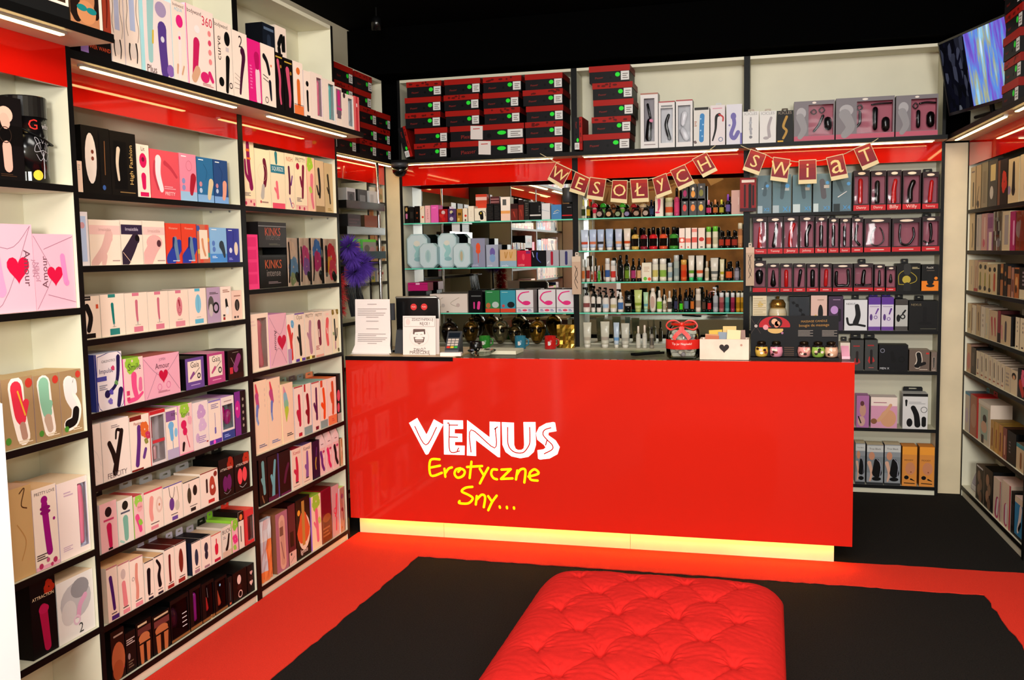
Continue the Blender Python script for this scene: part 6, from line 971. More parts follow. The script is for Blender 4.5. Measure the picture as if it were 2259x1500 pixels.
row('R', -0.01, 0.831, 0.1, 'on fifth shelf, right wall', 'boxes on the right wall', [
(0.086, 0.107, 0.181, 'tan box with pink figure', 'c8a078/865;E .5 .4 .4 .3 c8786c'),
(0.208, 0.115, 0.170, 'dark brown box', '3a2e28/111;R .2 .3 .6 .8 5a4a40;B 222 .2 .9'),
(0.321, 0.089, 0.159, 'white slim box with dark mark, first of seven', 'e4d2b0/987;R .3 .3 .6 .7 877;R .2 .1 .7 .15 a54'),
(0.419, 0.086, 0.161, 'white slim box with dark mark, second of seven', 'e4d2b0/987;S .2 .2 766 .4 .8 .5 .3;R .2 .1 .7 .15 a54'),
(0.514, 0.083, 0.160, 'white slim box with dark mark, third of seven', 'e4d2b0/987;S .2 .2 433 .4 .8 .5 .4;R .2 .1 .7 .15 a54'),
(0.606, 0.080, 0.157, 'white slim box with dark mark, fourth of seven', 'e4d2b0/987;S .2 .2 976 .4 .8 .5 .3;R .2 .1 .7 .15 a54'),
(0.695, 0.078, 0.153, 'white slim box with dark mark, fifth of seven', 'e4d2b0/987;S .2 .2 544 .4 .8 .5 .3;R .2 .1 .7 .15 a54'),
(0.782, 0.076, 0.147, 'white slim box with dark mark, sixth of seven', 'e4d2b0/987;S .2 .2 876 .4 .8 .5 .3;R .2 .1 .7 .15 a54'),
(0.866, 0.073, 0.144, 'white slim box with dark mark, seventh of seven', 'e4d2b0/987;S .2 .2 544 .4 .8 .5 .3;R .2 .1 .7 .15 a54'),
(0.965, 0.106, 0.138, 'cream box with lettered panel', 'd8c39c/987;N .2 .2 .8 .8 4 a98;B ba8 .2 .9'),
(1.086, 0.119, 0.134, 'cream box with dark haired face', 'dcc6a0/987;E .5 .75 .35 .14 2a1a14;E .5 .7 .2 .09 d89a6c'),
(1.234, 0.160, 0.155, 'black box with pink and red figure', '2a1a1a/111;F .7 .8 .4 e8607c 8;S .3 .3 c03020 .3 .5 .6 .2'),
])
row('R', -0.01, 0.443, 0.12, 'on sixth shelf, right wall', 'boxes on the right wall', [
(0.083, 0.121, 0.255, 'pale blue capped narrow box', 'c8b8a8/567;R 0 .93 1 1 4a88a8;E .4 .4 .3 .2 b8a4b8;B 6ab .3 .9'),
(0.247, 0.184, 0.257, 'red brown box with red side', 'a86a50/b22;E .5 .5 .4 .3 b8846a;R .85 0 1 1 b83024;B c33 .4 .9'),
(0.498, 0.275, 0.256, 'large white box with green portrait panel', 'd8c8ae/cba;R .2 .12 .8 .85 a8b8a4;E .55 .6 .16 .1 3a2a2a;E .5 .4 .25 .14 d8a888;R 0 .9 1 1 e8dcc8;R .3 0 .5 .2 433'),
(0.685, 0.079, 0.175, 'orange narrow box, first of three', 'c89a58/862;S .3 .3 8a4a2c .5 .7 .5 .2'),
(0.773, 0.077, 0.180, 'orange narrow box, second of three', 'd09c50/862;S .3 .3 9a5a2c .5 .7 .5 .2'),
(0.858, 0.075, 0.180, 'orange narrow box, third of three', 'c88a4c/862;S .3 .3 7a3a2c .5 .7 .5 .2'),
(0.946, 0.081, 0.179, 'rust red narrow box', '8a4a3c/421;S .3 .3 d8a080 .5 .7 .5 .2'),
(1.077, 0.164, 0.180, 'black box with tall tab', '191413/000;N .2 .3 .4 .7 4 766;B 191413 .2 .9'),
(1.252, 0.170, 0.143, 'teal and cream box', 'd0b88e/654;R 0 .85 1 1 3a8a90;S .2 .2 8a5a34 .5 .6 .5 .2'),
])
row('R', -0.01, 0.07, 0.12, 'on bottom shelf, right wall', 'boxes on the bottom shelf of the right wall', [
(0.435, 0.186, 0.217, 'dark box with pale flecks, left of two', '2e221c/654;C .4 .7 .2 8a6a50;C .6 .5 .2 7a5a44;C .4 .3 .2 8a6a50;C .6 .15 .2 7a5a44;R .1 .95 .9 1.06 d8d4d0'),
(0.631, 0.184, 0.246, 'dark box with pale flecks, right of two', '241a18/111;C .4 .7 .2 a87a5c;C .6 .5 .2 8a6a50;C .4 .3 .2 a87a5c;C .6 .15 .2 7a5a44'),
(0.819, 0.153, 0.230, 'white and pink box with loop, left of two', 'e4ccb0/987/dba;S .5 .5 b83a6a .6 .4 .5 .15;S .25 .25 e8dcd4 .65 .45 .55 .15;R .9 0 1 1 b83a5a'),
(1.004, 0.179, 0.252, 'white and pink box with loop, right of two', 'e4ccb0/987/dba;S .4 .4 b83a6a .5 .4 .5 .15;S .25 .25 e8dcd4 .55 .45 .55 .15;R .85 0 1 1 c03a4c'),
(1.133, 0.060, 0.233, 'black narrow box with grey wrap', '1c1818/111;R .1 .2 .9 .7 3a3434'),
(1.249, 0.156, 0.226, 'blue box with white curve', '3a84ae/246/dba;R 0 .85 1 1 dcc8a8;S .3 .2 e8dcd0 .7 .75 .6 .5 .4 .2;S .16 .16 141414 .7 .4 .5 .25;R 0 0 1 .08 222'),
])
row('K', -0.01, 2.04, 0.15, 'on top shelf, corner shelf unit', 'boxes on the corner shelf unit', [
(6.482, 0.099, 0.103, 'white card box', 'e0dcd4/aaa;R .1 .1 .9 .6 c8c4bc'),
(6.607, 0.136, 0.103, 'tan photo box', 'c8a888/876;E .4 .5 .3 .2 b08868;E .7 .4 .2 .2 9a9068'),
])
row('K', -0.01, 1.76, 0.15, 'on second shelf, corner shelf unit', 'boxes on the corner shelf unit', [
(6.451, 0.082, 0.244, 'orange tan box', 'c08a5c/864;R .2 .5 .8 .9 a8683c'),
(6.555, 0.110, 0.133, 'salmon box', 'c89478/864;N .2 .2 .8 .8 4 a86a50'),
])
row('K', -0.01, 1.61, 0.15, 'on third shelf, corner shelf unit', 'boxes on the corner shelf unit', [
(6.546, 0.278, 0.109, 'wide tan box with rust marks', 'c89c74/876;S .1 .06 a8502c .2 .2 .3 .8;S .1 .06 a8502c .5 .8 .6 .3;S .1 .06 a8502c .75 .2 .85 .8'),
])
row('K', -0.01, 1.46, 0.15, 'on fourth shelf, corner shelf unit', 'boxes on the corner shelf unit', [
(6.444, 0.082, 0.074, 'yellow green box', 'c8b84a/876;E .5 .4 .3 .2 6a8a4a'),
(6.587, 0.137, 0.084, 'white box with red bow shape', 'e0d4c4/aaa;S .2 .2 8a2030 .5 .7 .5 .2;S .14 .14 a82030 .2 .7 .8 .7'),
])

# ------------------------------------------------------------------ bottles, tubes, jars
def vessels(frame, out, z, loc, group, items):
    for u, r, h, kind, body, cap, band, desc in items:
        r = max(.008, r - .001); n = 14; p, rz = place(frame, u, out - max(r, .02) - .002, z + .0006); bl = MB(); cp = MB(); nm = 'bottle'; cat = 'bottle'
        if kind == 'bt':
            hs = h * .68; bl.lathe([(r * .9, 0), (r, .006), (r, hs * .22), (r, hs * .22), (r, hs * .72), (r, hs * .72), (r, hs * .84), (r * .8, hs * .95), (r * .42, hs)], n, cols=[body, body, band, band, band, body, body, body])
            cp.lathe([(r * .46, hs + .0004), (r * .46, h * .95), (r * .38, h)], n, cols=[cap] * 2)
        elif kind == 'pm':
            hs = h * .66; bl.lathe([(r * .92, 0), (r, .006), (r, hs * .3), (r, hs * .3), (r, hs * .55), (r, hs * .55), (r, hs * .92), (r * .5, hs)], n, cols=[body, body, band, band, body, body, body])
            cp.lathe([(r * .5, hs + .0004), (r * .5, hs * 1.12), (r * .18, hs * 1.15), (r * .18, h * .86), (r * .4, h * .87), (r * .4, h * .97)], n, cols=[cap] * 5)
            cp.box(-r * 1.1, 0, -r * .16, r * .16, h * .9, h * .97, cap)
        elif kind == 'tb':
            nm = 'tube'; cat = 'tube'; z0 = h * .14
            cp.lathe([(r * .66, 0), (r * .72, z0 - .0004)], n, cols=[cap])
            ks = [z0, h * .3, h * .3, h * .42, h * .42, h * .7, h]; i = len(bl.v)
            for zz in ks:
                t = (zz - z0) / (h - z0)
                for k in range(n): a = 2 * PI * k / n; bl.v.append(((r * .78 + r * .2 * t) * math.cos(a), (r * .78 * (1 - t) + .0025 * t) * math.sin(a), zz))
            for j in range(len(ks) - 1):
                for k in range(n): bl.f.append((i + j * n + k, i + j * n + (k + 1) % n, i + (j + 1) * n + (k + 1) % n, i + (j + 1) * n + k)); bl.c.append(band if j == 2 else body)
            bl.f.append(tuple(i + k for k in reversed(range(n)))); bl.c.append(body); bl.f.append(tuple(i + (len(ks) - 1) * n + k for k in range(n))); bl.c.append(body)
        elif kind == 'cn':
            nm = 'can'; cat = 'can'; bl.lathe([(r, 0), (r, h * .2), (r, h * .2), (r, h * .5), (r, h * .5), (r, h * .76)], n, cols=[body, body, band, body, body])
            cp.lathe([(r * .96, h * .76 + .0004), (r * .96, h * .98), (r * .85, h)], n, cols=[cap] * 2)
        elif kind == 'jr':
            nm = 'jar'; cat = 'jar'; bl.lathe([(r * .5, 0), (r * .85, h * .1), (r, h * .32), (r, h * .5), (r * .9, h * .7), (r * .6, h * .84)], n, cols=[body, body, body, body, body])
            q = MB(); q.poly([(x, -r * 1.01 - .0006, zz) for x, zz in circle2d(0, h * .42, r * .66, h * .26)], band)
            cp.lathe([(r * .6, h * .84 + .0004), (r * .6, h * .96), (r * .45, h)], n, cols=[cap] * 2)
        elif kind == 'mb':
            bl.lathe([(r * .55, 0), (r * .6, .005), (r * .55, h * .35), (r * .55, h * .35), (r * .7, h * .6), (r * .4, h * .72)], n, cols=[body, body, band, band, body])
            cp.lathe([(r, h * .72 + .0004), (r * 1.0, h * .8), (r * .75, h * .93), (r * .3, h)], n, cols=[cap] * 3)
        o = bl.obj(nm, GLOSS, None, True, p, rz); tag(o, desc + ' ' + loc, cat, group)
        cp.obj('cap', GLOSS, o, True)
        if kind == 'jr': q.obj('picture_label', CARD, o)
vessels('B', -0.02, 1.885, 'on upper glass shelf, middle back bay', 'bottles on the upper glass shelf middle bay', [
(-1.285, 0.016, 0.135, 'bt', 'b8b8a0', 'd8d878', '3a4a2a', 'slim bottle with yellow green cap'),
(-1.251, 0.015, 0.131, 'bt', '4a4a30', 'd8c870', 'd8b83a', 'slim dark bottle with gold cap and yellow label'),
(-1.168, 0.029, 0.068, 'jr', '2a2020', '1a1414', 'a89088', 'round dark jar with rose picture, leftmost'),
(-1.102, 0.027, 0.063, 'jr', '2a1c14', '1a1414', 'c8a078', 'round dark jar with peach picture, second from left'),
(-1.037, 0.027, 0.061, 'jr', '1e2014', '1a1414', '8a9a78', 'round dark jar with green picture, third from left'),
(-0.973, 0.027, 0.059, 'jr', '1c1a2a', '1a1414', '8a80a8', 'round dark jar with violet picture, third from right'),
(-0.907, 0.030, 0.063, 'jr', '2a1c1a', '1a1414', 'a88a78', 'round dark jar with brown picture, second from right'),
(-0.842, 0.028, 0.064, 'jr', '241c1a', '1a1414', 'b09c90', 'round dark jar with grey picture, rightmost'),
(-0.681, 0.028, 0.128, 'cn', 'c4c4b4', 'd8d8a8', 'd05a3a', 'silver can with red mark'),
(-0.627, 0.020, 0.194, 'bt', 'b83a6a', '141012', 'd0487c', 'pink bottle with black cap'),
(-0.410, 0.018, 0.104, 'bt', '140e10', 'd8708c', 'b83a6a', 'slim black bottle with pink ring'),
(-0.365, 0.017, 0.105, 'bt', '140e0c', 'e0905a', 'b86a3a', 'slim black bottle with orange ring'),
(-0.323, 0.017, 0.104, 'bt', '12120c', 'd8d04a', 'a8a03a', 'slim black bottle with yellow ring'),
(-0.280, 0.017, 0.139, 'bt', '120e16', '8a4ab8', '6a5a9a', 'slim black bottle with violet ring'),
])
vessels('B', -0.085, 1.885, 'behind the round jars, middle back bay', 'bottles on the upper glass shelf middle bay', [
(-1.217, 0.025, 0.110, 'mb', 'd8c0b0', 'd81c3c', 'd03050', 'bottle with magenta mushroom cap'),
(-1.155, 0.025, 0.108, 'mb', '3a4a2a', '28a028', '4a8a3a', 'bottle with dark green mushroom cap'),
(-1.080, 0.024, 0.100, 'mb', '3a2a20', '6a3a1c', '8a5a3a', 'bottle with brown mushroom cap'),
(-1.015, 0.024, 0.104, 'mb', 'c8b8a0', '4ac03a', '6ab04a', 'bottle with bright green mushroom cap'),
(-0.935, 0.024, 0.098, 'mb', '3a2020', 'b02028', '8a3030', 'bottle with dark red mushroom cap'),
(-0.870, 0.027, 0.096, 'mb', 'd0b8a0', 'd8c0a0', 'a87a60', 'bottle with cream mushroom cap'),
(-0.811, 0.019, 0.120, 'bt', '1a2440', '141830', '3a5078', 'navy bottle'),
])
vessels('B', -0.02, 1.657, 'on second glass shelf, middle back bay', 'tubes and bottles on the second glass shelf', [
(-1.281, 0.030, 0.149, 'tb', 'c2cbe0', 'e8e0d8', 'c8503a', 'pale blue tube with red spot, leftmost'),
(-1.221, 0.028, 0.150, 'tb', 'b4c0dc', 'e8e0d8', 'd87a5a', 'pale blue tube with orange spot, second'),
(-1.164, 0.026, 0.149, 'tb', 'aebbd8', 'e8e0d8', '403838', 'pale blue tube with dark spot, third'),
(-1.102, 0.029, 0.151, 'tb', 'a8b8d8', 'e8e0d8', 'b8c8e0', 'plain pale blue tube, fourth'),
(-1.036, 0.027, 0.149, 'tb', 'b8bed4', 'e8e0d8', 'e0a078', 'pale blue tube with peach spot, fifth'),
(-0.975, 0.027, 0.151, 'tb', 'e0cfc0', 'e8e0d8', 'c8502a', 'cream tube with rust mark, sixth'),
(-0.918, 0.027, 0.159, 'bt', 'c8a04a', '120e0e', '1e1816', 'round amber bottle with black label'),
(-0.857, 0.027, 0.154, 'bt', '8a1a2a', '120e0e', '1e1418', 'round dark red bottle with black label'),
(-0.791, 0.030, 0.156, 'bt', 'c81c24', '120e0e', '1e1416', 'round bright red bottle with black label'),
(-0.721, 0.030, 0.157, 'bt', 'd04a2a', '120e0e', '1e1612', 'round orange bottle with black label'),
(-0.649, 0.033, 0.155, 'bt', '3a8a30', '120e0e', '141e12', 'round green bottle with black label'),
(-0.410, 0.018, 0.149, 'cn', 'e4dcc4', '6ab83a', 'd86a4a', 'white cylinder with green cap, left of pair'),
(-0.365, 0.020, 0.151, 'cn', 'e4dcc4', '6ab83a', 'c8c0a0', 'white cylinder with green cap, right of pair'),
(-0.324, 0.018, 0.123, 'bt', '1e1412', '141010', 'a83a2a', 'small black bottle with red foot, left'),
(-0.281, 0.018, 0.122, 'bt', '1e1412', '141010', 'b83a2a', 'small black bottle with red foot, middle'),
(-0.236, 0.021, 0.121, 'bt', '1e1412', '141010', '98352a', 'small black bottle with red foot, right'),
(-0.198, 0.017, 0.169, 'cn', 'a8704a', 'd8c8a8', 'c88a5a', 'tall amber glass cylinder'),
])
vessels('B', -0.02, 1.434, 'on third glass shelf, middle back bay', 'bottles on the third glass shelf', [
(-1.291, 0.013, 0.163, 'bt', 'b8a898', 'e8e4dc', 'c8703a', 'slim bottle with white cap and orange mark'),
(-1.256, 0.015, 0.169, 'bt', 'c8b8a8', 'f0ece4', '8a2a28', 'slim bottle with white cap and dark red mark'),
(-1.228, 0.010, 0.110, 'bt', 'b89888', 'e8e4dc', '8a4a2a', 'tiny bottle with brown label'),
(-1.205, 0.010, 0.113, 'bt', 'a83a34', 'e8e4dc', 'a82a2a', 'tiny bottle with red label'),
(-1.178, 0.011, 0.116, 'bt', '5a9a4a', 'e8e4dc', '4a9a3a', 'tiny bottle with green label'),
(-1.116, 0.018, 0.167, 'cn', 'e0d4cc', 'd8d4d0', '3a5a98', 'white tube with blue stripes'),
(-1.075, 0.019, 0.150, 'cn', 'e0d0c8', 'd8d4d0', 'c83a34', 'white tube with red diagonal stripes'),
(-1.024, 0.023, 0.187, 'bt', '141416', '0a0a0a', '1a1a1c', 'black bullet shaped bottle'),
(-0.977, 0.018, 0.161, 'bt', '3a4a20', '1a1a14', '6a8a2a', 'dark bottle with green leaf'),
(-0.932, 0.018, 0.160, 'bt', '141214', '0e0c0e', 'a83a6a', 'black bottle with pink letters'),
(-0.892, 0.016, 0.160, 'bt', '1c1614', '141010', 'd8a878', 'black bottle with tan picture'),
(-0.778, 0.022, 0.158, 'cn', 'e4dcc8', 'e8e0d4', 'c8b868', 'white cylinder with gold band'),
(-0.724, 0.025, 0.157, 'cn', 'e0d8c0', 'e8e0d4', '8ab04a', 'white cylinder with green leaves'),
(-0.675, 0.017, 0.128, 'cn', 'cfc8b8', 'b8c0c8', '8aa0a8', 'small grey green can'),
(-0.631, 0.020, 0.181, 'cn', 'a8b0a8', 'c0c0bc', '8a9a98', 'tall silver can'),
(-0.580, 0.022, 0.148, 'cn', 'd0582a', 'd8a04a', 'c83a1c', 'orange and red can'),
(-0.528, 0.023, 0.176, 'tb', 'dcd0c0', '3ac068', '6a9a3a', 'cream tube with green leaf and green cap'),
(-0.471, 0.028, 0.175, 'tb', 'dccfc0', '3ab070', 'd8603a', 'cream tube with orange flower and green cap'),
(-0.422, 0.015, 0.136, 'bt', 'd8c8b0', 'd0c0a8', 'b8a888', 'small beige bottle'),
(-0.371, 0.029, 0.157, 'tb', 'd4cabc', 'c8c0b0', '6a6a68', 'pale tube with grey oval'),
(-0.319, 0.017, 0.147, 'tb', 'd8cca8', 'c8c0a0', 'b8a838', 'narrow pale tube with yellow mark'),
(-0.273, 0.023, 0.128, 'bt', '1a1412', '141010', 'd8582c', 'black bottle with round orange label'),
(-0.220, 0.018, 0.130, 'bt', '6a6470', '2a282c', '9a94a0', 'grey bottle with violet label'),
])
vessels('B', -0.02, 1.217, 'on lowest glass shelf, middle back bay', 'bottles on the lowest glass shelf', [
(-1.270, 0.026, 0.183, 'pm', 'e2d6cc', '141214', '8a4a4a', 'white pump bottle with brown mark, leftmost'),
(-1.221, 0.016, 0.173, 'pm', 'e0d4ca', '141214', '3a3434', 'narrow white pump bottle, second'),
(-1.180, 0.018, 0.169, 'pm', 'e0d4ca', '141214', '2a2626', 'narrow white pump bottle, third'),
(-1.132, 0.023, 0.159, 'pm', 'dfd4cc', '141214', 'a8c0d8', 'white pump bottle with pale blue foot'),
(-1.076, 0.024, 0.155, 'pm', 'e0d6cc', '141214', 'c8b888', 'white pump bottle with beige ring'),
(-1.024, 0.021, 0.142, 'bt', 'dcd0c4', 'e8e0d8', '4a70a8', 'white bottle with blue mark'),
(-0.972, 0.027, 0.148, 'tb', '141414', '0e0e0e', 'c8c0b4', 'black tube with white pattern'),
(-0.901, 0.030, 0.157, 'tb', 'c0c87a', 'b8c070', '8a9a3a', 'lime green tube'),
(-0.845, 0.019, 0.141, 'tb', 'a8c8a0', '9ac0b0', '6aa0a8', 'small pale green tube'),
(-0.796, 0.024, 0.169, 'jr', 'e4d4c4', 'e0d0c0', 'b89888', 'white jar with red print'),
(-0.750, 0.019, 0.153, 'bt', 'e4dccc', 'dcd4c4', '8ac03a', 'white bottle with green moon'),
(-0.715, 0.013, 0.124, 'bt', 'd8ccb8', 'd0c4b0', 'b0a488', 'small beige bottle by the green moon one'),
(-0.679, 0.017, 0.149, 'bt', 'e0d4c4', 'd8ccbc', '4a4440', 'white bottle with dark moon'),
(-0.635, 0.014, 0.158, 'bt', '101014', '0a0a0c', '3a3a58', 'black bottle with blue moon'),
(-0.599, 0.013, 0.123, 'bt', '142010', '0a0a0a', '4ad028', 'black bottle with bright green label'),
(-0.563, 0.017, 0.158, 'bt', '14161c', '0a0a0c', '5a6a80', 'black bottle with grey blue label'),
(-0.522, 0.014, 0.154, 'bt', '181210', '0a0a0a', 'c86a2a', 'black bottle with orange label'),
(-0.481, 0.019, 0.163, 'cn', 'e0d0c0', 'd8c8b8', 'a89080', 'white cylinder among black bottles'),
(-0.442, 0.014, 0.141, 'bt', '161010', '0c0a0a', '5a4034', 'black bottle with brown label'),
(-0.405, 0.014, 0.128, 'bt', '161012', '0c0a0a', 'c82c2c', 'black bottle with red label'),
(-0.363, 0.018, 0.178, 'pm', 'a8a8ac', 'c8c8cc', '8a8a92', 'silver pump bottle'),
(-0.322, 0.017, 0.134, 'cn', 'a85a5c', 'd8d4d4', '8a3a40', 'rose metallic can'),
(-0.284, 0.015, 0.134, 'cn', '5a9a94', 'd8d8d4', '3a7a78', 'teal metallic can'),
(-0.247, 0.015, 0.133, 'cn', '982a48', 'd8d4d4', '7a1c38', 'magenta metallic can'),
(-0.211, 0.015, 0.133, 'cn', 'c08a20', 'd8d4c4', '986a14', 'gold metallic can, left'),
(-0.182, 0.014, 0.133, 'cn', 'b88424', 'd8d4c4', '8a6410', 'gold metallic can, right'),
])
vessels('B', 0.1, 0.972, 'on the ledge below lowest glass shelf', 'clear bottles on the ledge', [
(-0.884, 0.017, 0.155, 'bt', 'b8b4a8', 'e8d8c8', 'c8c4b8', 'small clear bottle with cream cap, left'),
(-0.840, 0.017, 0.162, 'bt', 'b8b4a8', 'e8d8c8', 'c8c4b8', 'small clear bottle with cream cap, right'),
(-0.791, 0.016, 0.149, 'bt', '8a8478', '2a2826', '5a5450', 'small dark capped bottle'),
(-1.247, 0.032, 0.180, 'tb', 'c4c0b0', 'd0ccc0', 'b0a898', 'clear pouch bottle beside the dark post'),
(-1.121, 0.035, 0.186, 'tb', 'c0bcac', 'd0ccc0', 'a89c90', 'clear pouch bottle, second'),
(-1.038, 0.022, 0.180, 'tb', 'aebccc', 'd0ccc0', '6a98c8', 'clear pouch bottle with blue strip'),
(-0.977, 0.032, 0.174, 'tb', 'bcb8aa', 'd0ccc0', 'a8a498', 'clear pouch bottle, rightmost'),
])

# ------------------------------------------------------------------ shoe boxes
def shoe_box(frame, u, z, w, h, d, out, label, group, n, tilt=0, lying=True):
    p, rz = place(frame, u, out - d / 2, z + .0008); o = empty('shoe_box', p, rz + tilt); tag(o, label, 'shoe box', group)
    x = w / 2; y = d / 2; lid = h * .36
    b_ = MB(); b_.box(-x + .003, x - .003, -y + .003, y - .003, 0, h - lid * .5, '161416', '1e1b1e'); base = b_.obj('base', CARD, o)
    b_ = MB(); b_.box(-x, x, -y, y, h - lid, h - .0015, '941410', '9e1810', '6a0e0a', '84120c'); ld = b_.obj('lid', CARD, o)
    if n % 2:   # dark damask marks on some lids
        q = MB(); rnd = random.Random(n)
        q.poly([(-x + .001, -y - .0004, h - lid + .001), (x - .001, -y - .0004, h - lid + .001), (x - .001, -y - .0004, h - .003), (-x + .001, -y - .0004, h - .003)], '9c160e')
        for _ in range(7):
            cx = rnd.uniform(-x * .8, x * .8); q.poly([(a, -y - .0008 - .00004 * _, c) for a, c in circle2d(cx, h - lid * rnd.uniform(.25, .75), w * rnd.uniform(.02, .06), lid * .18, 8)], '5a0c08')
        q.obj('dark_pattern', CARD, ld)
    q = MB(); q.poly([(a, -y + .002, c) for a, c in ((x * .56, h * .1), (x * .96, h * .1), (x * .96, h * .62), (x * .56, h * .62))], 'd8d6d2')
    for k in range(3): q.poly([(a, -y + .0015, c) for a, c in ((x * .64, h * (.2 + .12 * k)), (x * (.9 - .06 * (k % 2)), h * (.2 + .12 * k)), (x * (.9 - .06 * (k % 2)), h * (.25 + .12 * k)), (x * .64, h * (.25 + .12 * k)))], '77706c')
    q.obj('price_label', CARD, base)
    q = MB(); q.poly([(a, -y + .002, c) for a, c in circle2d(x * .4, h * .44, w * .06, h * .13, 12)], '2ee038'); q.obj('green_sticker', CARD, base)
    q = MB(); add_text(q, 'Pleaser', -x * .5, h * .3, w * .2, '8a2822', lambda a, c: (a, -y + .002, c), 4); q.obj('red_script', CARD, base)
    q = MB(); q.poly([(a, -y + .002, c) for a, c in circle2d(x * .06, h * .28, w * .03, w * .03, 10)], '050505'); q.obj('finger_hole', CARD, base)
    return o
LV = .1095; ZC = 2.338
stacks = (('first', -2.41, (.25, .25, .27, .275, .265), (.05, .05, 0, 0, .01)), ('second', -2.12, (None, None, .255, .262, .267), (0, 0, 0, 0, .005)),
          ('third', -1.825, (None, None, .262, .262, .28), (0, 0, .0, -.005, .005)), ('fourth', -1.52, (.262, .27, .265, .285, .268), (0, 0, 0, -.005, 0)))
ordn = ('lowest', 'second lowest', 'middle', 'second highest', 'topmost')
k = 0
for nm, u, ws, off in stacks:
    for j, w in enumerate(ws):
        if w is None: continue
        k += 1; shoe_box('B', u + off[j] + random.uniform(-.004, .004), ZC + LV * j, w, LV, .26, .15 - random.uniform(0, .02), '%s red lidded black shoe box in the %s stack of left back bay' % (ordn[j], nm), 'shoe boxes above the back canopies', k)
for j in (0, 1):
    o = shoe_box('B', -1.938, ZC + LV * j, .545, LV, .26, .15 - .01 * j, ('lower' if j == 0 else 'upper') + ' wide boot box with white note among the shoe boxes', 'shoe boxes above the back canopies', 2)
    q = MB(); q.poly([(a, -.132, c) for a, c in ((-.12 + .06 * (1 - j), .012), (-.03 + .06 * (1 - j), .006), (-.028 + .06 * (1 - j), .1), (-.118 + .06 * (1 - j), .106))], 'dcd2cc')
    q.poly([(a, -.1325, c) for a, c in ((-.1 + .06 * (1 - j), .08), (-.05 + .06 * (1 - j), .08), (-.05 + .06 * (1 - j), .086), (-.1 + .06 * (1 - j), .086))], 'c04040'); q.obj('paper_note', CARD, o)
def leaning_box(x, z, ang, label):
    o = shoe_box('B', x, z, .225, .062, .24, .14, label, 'shoe boxes above the back canopies', 3); o.rotation_euler = (0, ang, 0); return o
leaning_box(-2.584, ZC + .118, PI / 2 - .24, 'tilted shoe box leaning left of the shoe box stacks'); leaning_box(-1.313, ZC + .124, PI / 2, 'shoe box standing on end in the middle back bay')
for j, (u, w) in enumerate(((-1.085, .325), (-1.05, .27), (-1.035, .275), (-1.04, .275), (-1.06, .28))):
    shoe_box('B', u + .0, ZC + .1135 * j, w, .1135, .26, .15, '%s red lidded shoe box in the lone stack of middle back bay' % ordn[j], 'shoe boxes above the back canopies', j + 4)
for c, (nm, u) in enumerate((('near', 5.56), ('middle', 5.88), ('far', 6.2), ('corner', 6.5))):
    for j in range(5 if c < 3 else 3):
        k += 1; shoe_box('K', u + (.02 if j < 3 else -.03) + random.uniform(-.008, .008), ZC + LV * j, .285 if c < 3 else .24, LV, .24, .09 - random.uniform(0, .015), '%s shoe box in the %s stack above far left corner unit' % (ordn[j], nm), 'shoe boxes in the far left corner', k)
for j in range(5):
    shoe_box('R', ODD['rs'][3] + .0, ZC + .118 * j, ODD['rs'][4], .118, .12, .14 - .008 * (j % 2), '%s red lidded shoe box above the right wall canopy' % ordn[j], 'shoe boxes above the right canopy', j)

# ------------------------------------------------------------------ holiday letter banners
def banner(flags, cord, label):
    r = empty('letter_banner', (flags[0][1][0][0], 6.5, 2.3)); tag(r, label, 'banner', 'holiday banners'); off = Vector((-flags[0][1][0][0], -6.5, -2.3))
    b_ = MB(); b_.tube([(x, 6.503, z) for x, z in smooth_pts(cord, 3)], .0025, None, 6); o = b_.obj('cord', MAT['cord'], r, True); o.location = off
    for k, (ch, c) in enumerate(flags):
        A, B, D, E = [Vector((p[0], p[1])) for p in c]     # top left, top right, bottom right, bottom left
        L = lambda u, v: (A + (B - A) * u) * (1 - v) + (E + (D - E) * u) * v
        y = 6.497 - .0016 * (k % 2)
        def quad(mb, u0, u1, v0, v1, dy, col): mb.poly([(p.x, y - dy, p.y) for p in (L(u0, v1), L(u1, v1), L(u1, v0), L(u0, v0))], col)
        q = MB(); quad(q, 0, 1, 0, 1, 0, 'e8d2a0'); q.poly([(p.x, y + .0012, p.y) for p in (L(0, 0), L(1, 0), L(1, 1), L(0, 1))], 'ecd9b0')
        f = q.obj('flag', CARD, r); f.location = off; f['label'] = 'maroon card flag with gold letter ' + ch
        q = MB(); n = 5
        for i in range(n): quad(q, .03, .97, .03 + .8 * i / n, .03 + .8 * (i + 1) / n, .0005, ('b02a1c', '9c2420', '8c2024', '8a2028', '84202a')[i])
        q.obj('maroon_panel', CARD, f)
        ang = math.degrees(math.atan2((B - A).y, (B - A).x) * .5 + math.atan2((D - E).y, (D - E).x) * .5); m = L(.5, .45)
        q = MB(); add_text(q, ch, m.x, m.y, 0, 'f0d088', lambda a, c_: (a, y - .0011, c_), ang, (A - E).length * .56)
        q.obj('letter', CARD, f)
FLAGS = [(dict(Y='y', I='i', A='a').get(k, k) if True else k, c) for k, c in FLAGS]
banner(FLAGS[:8], CORDS[0], 'string of maroon letter flags over the bottle shelves')
banner(FLAGS[8:], CORDS[1], 'string of maroon letter flags over the right back shelves')

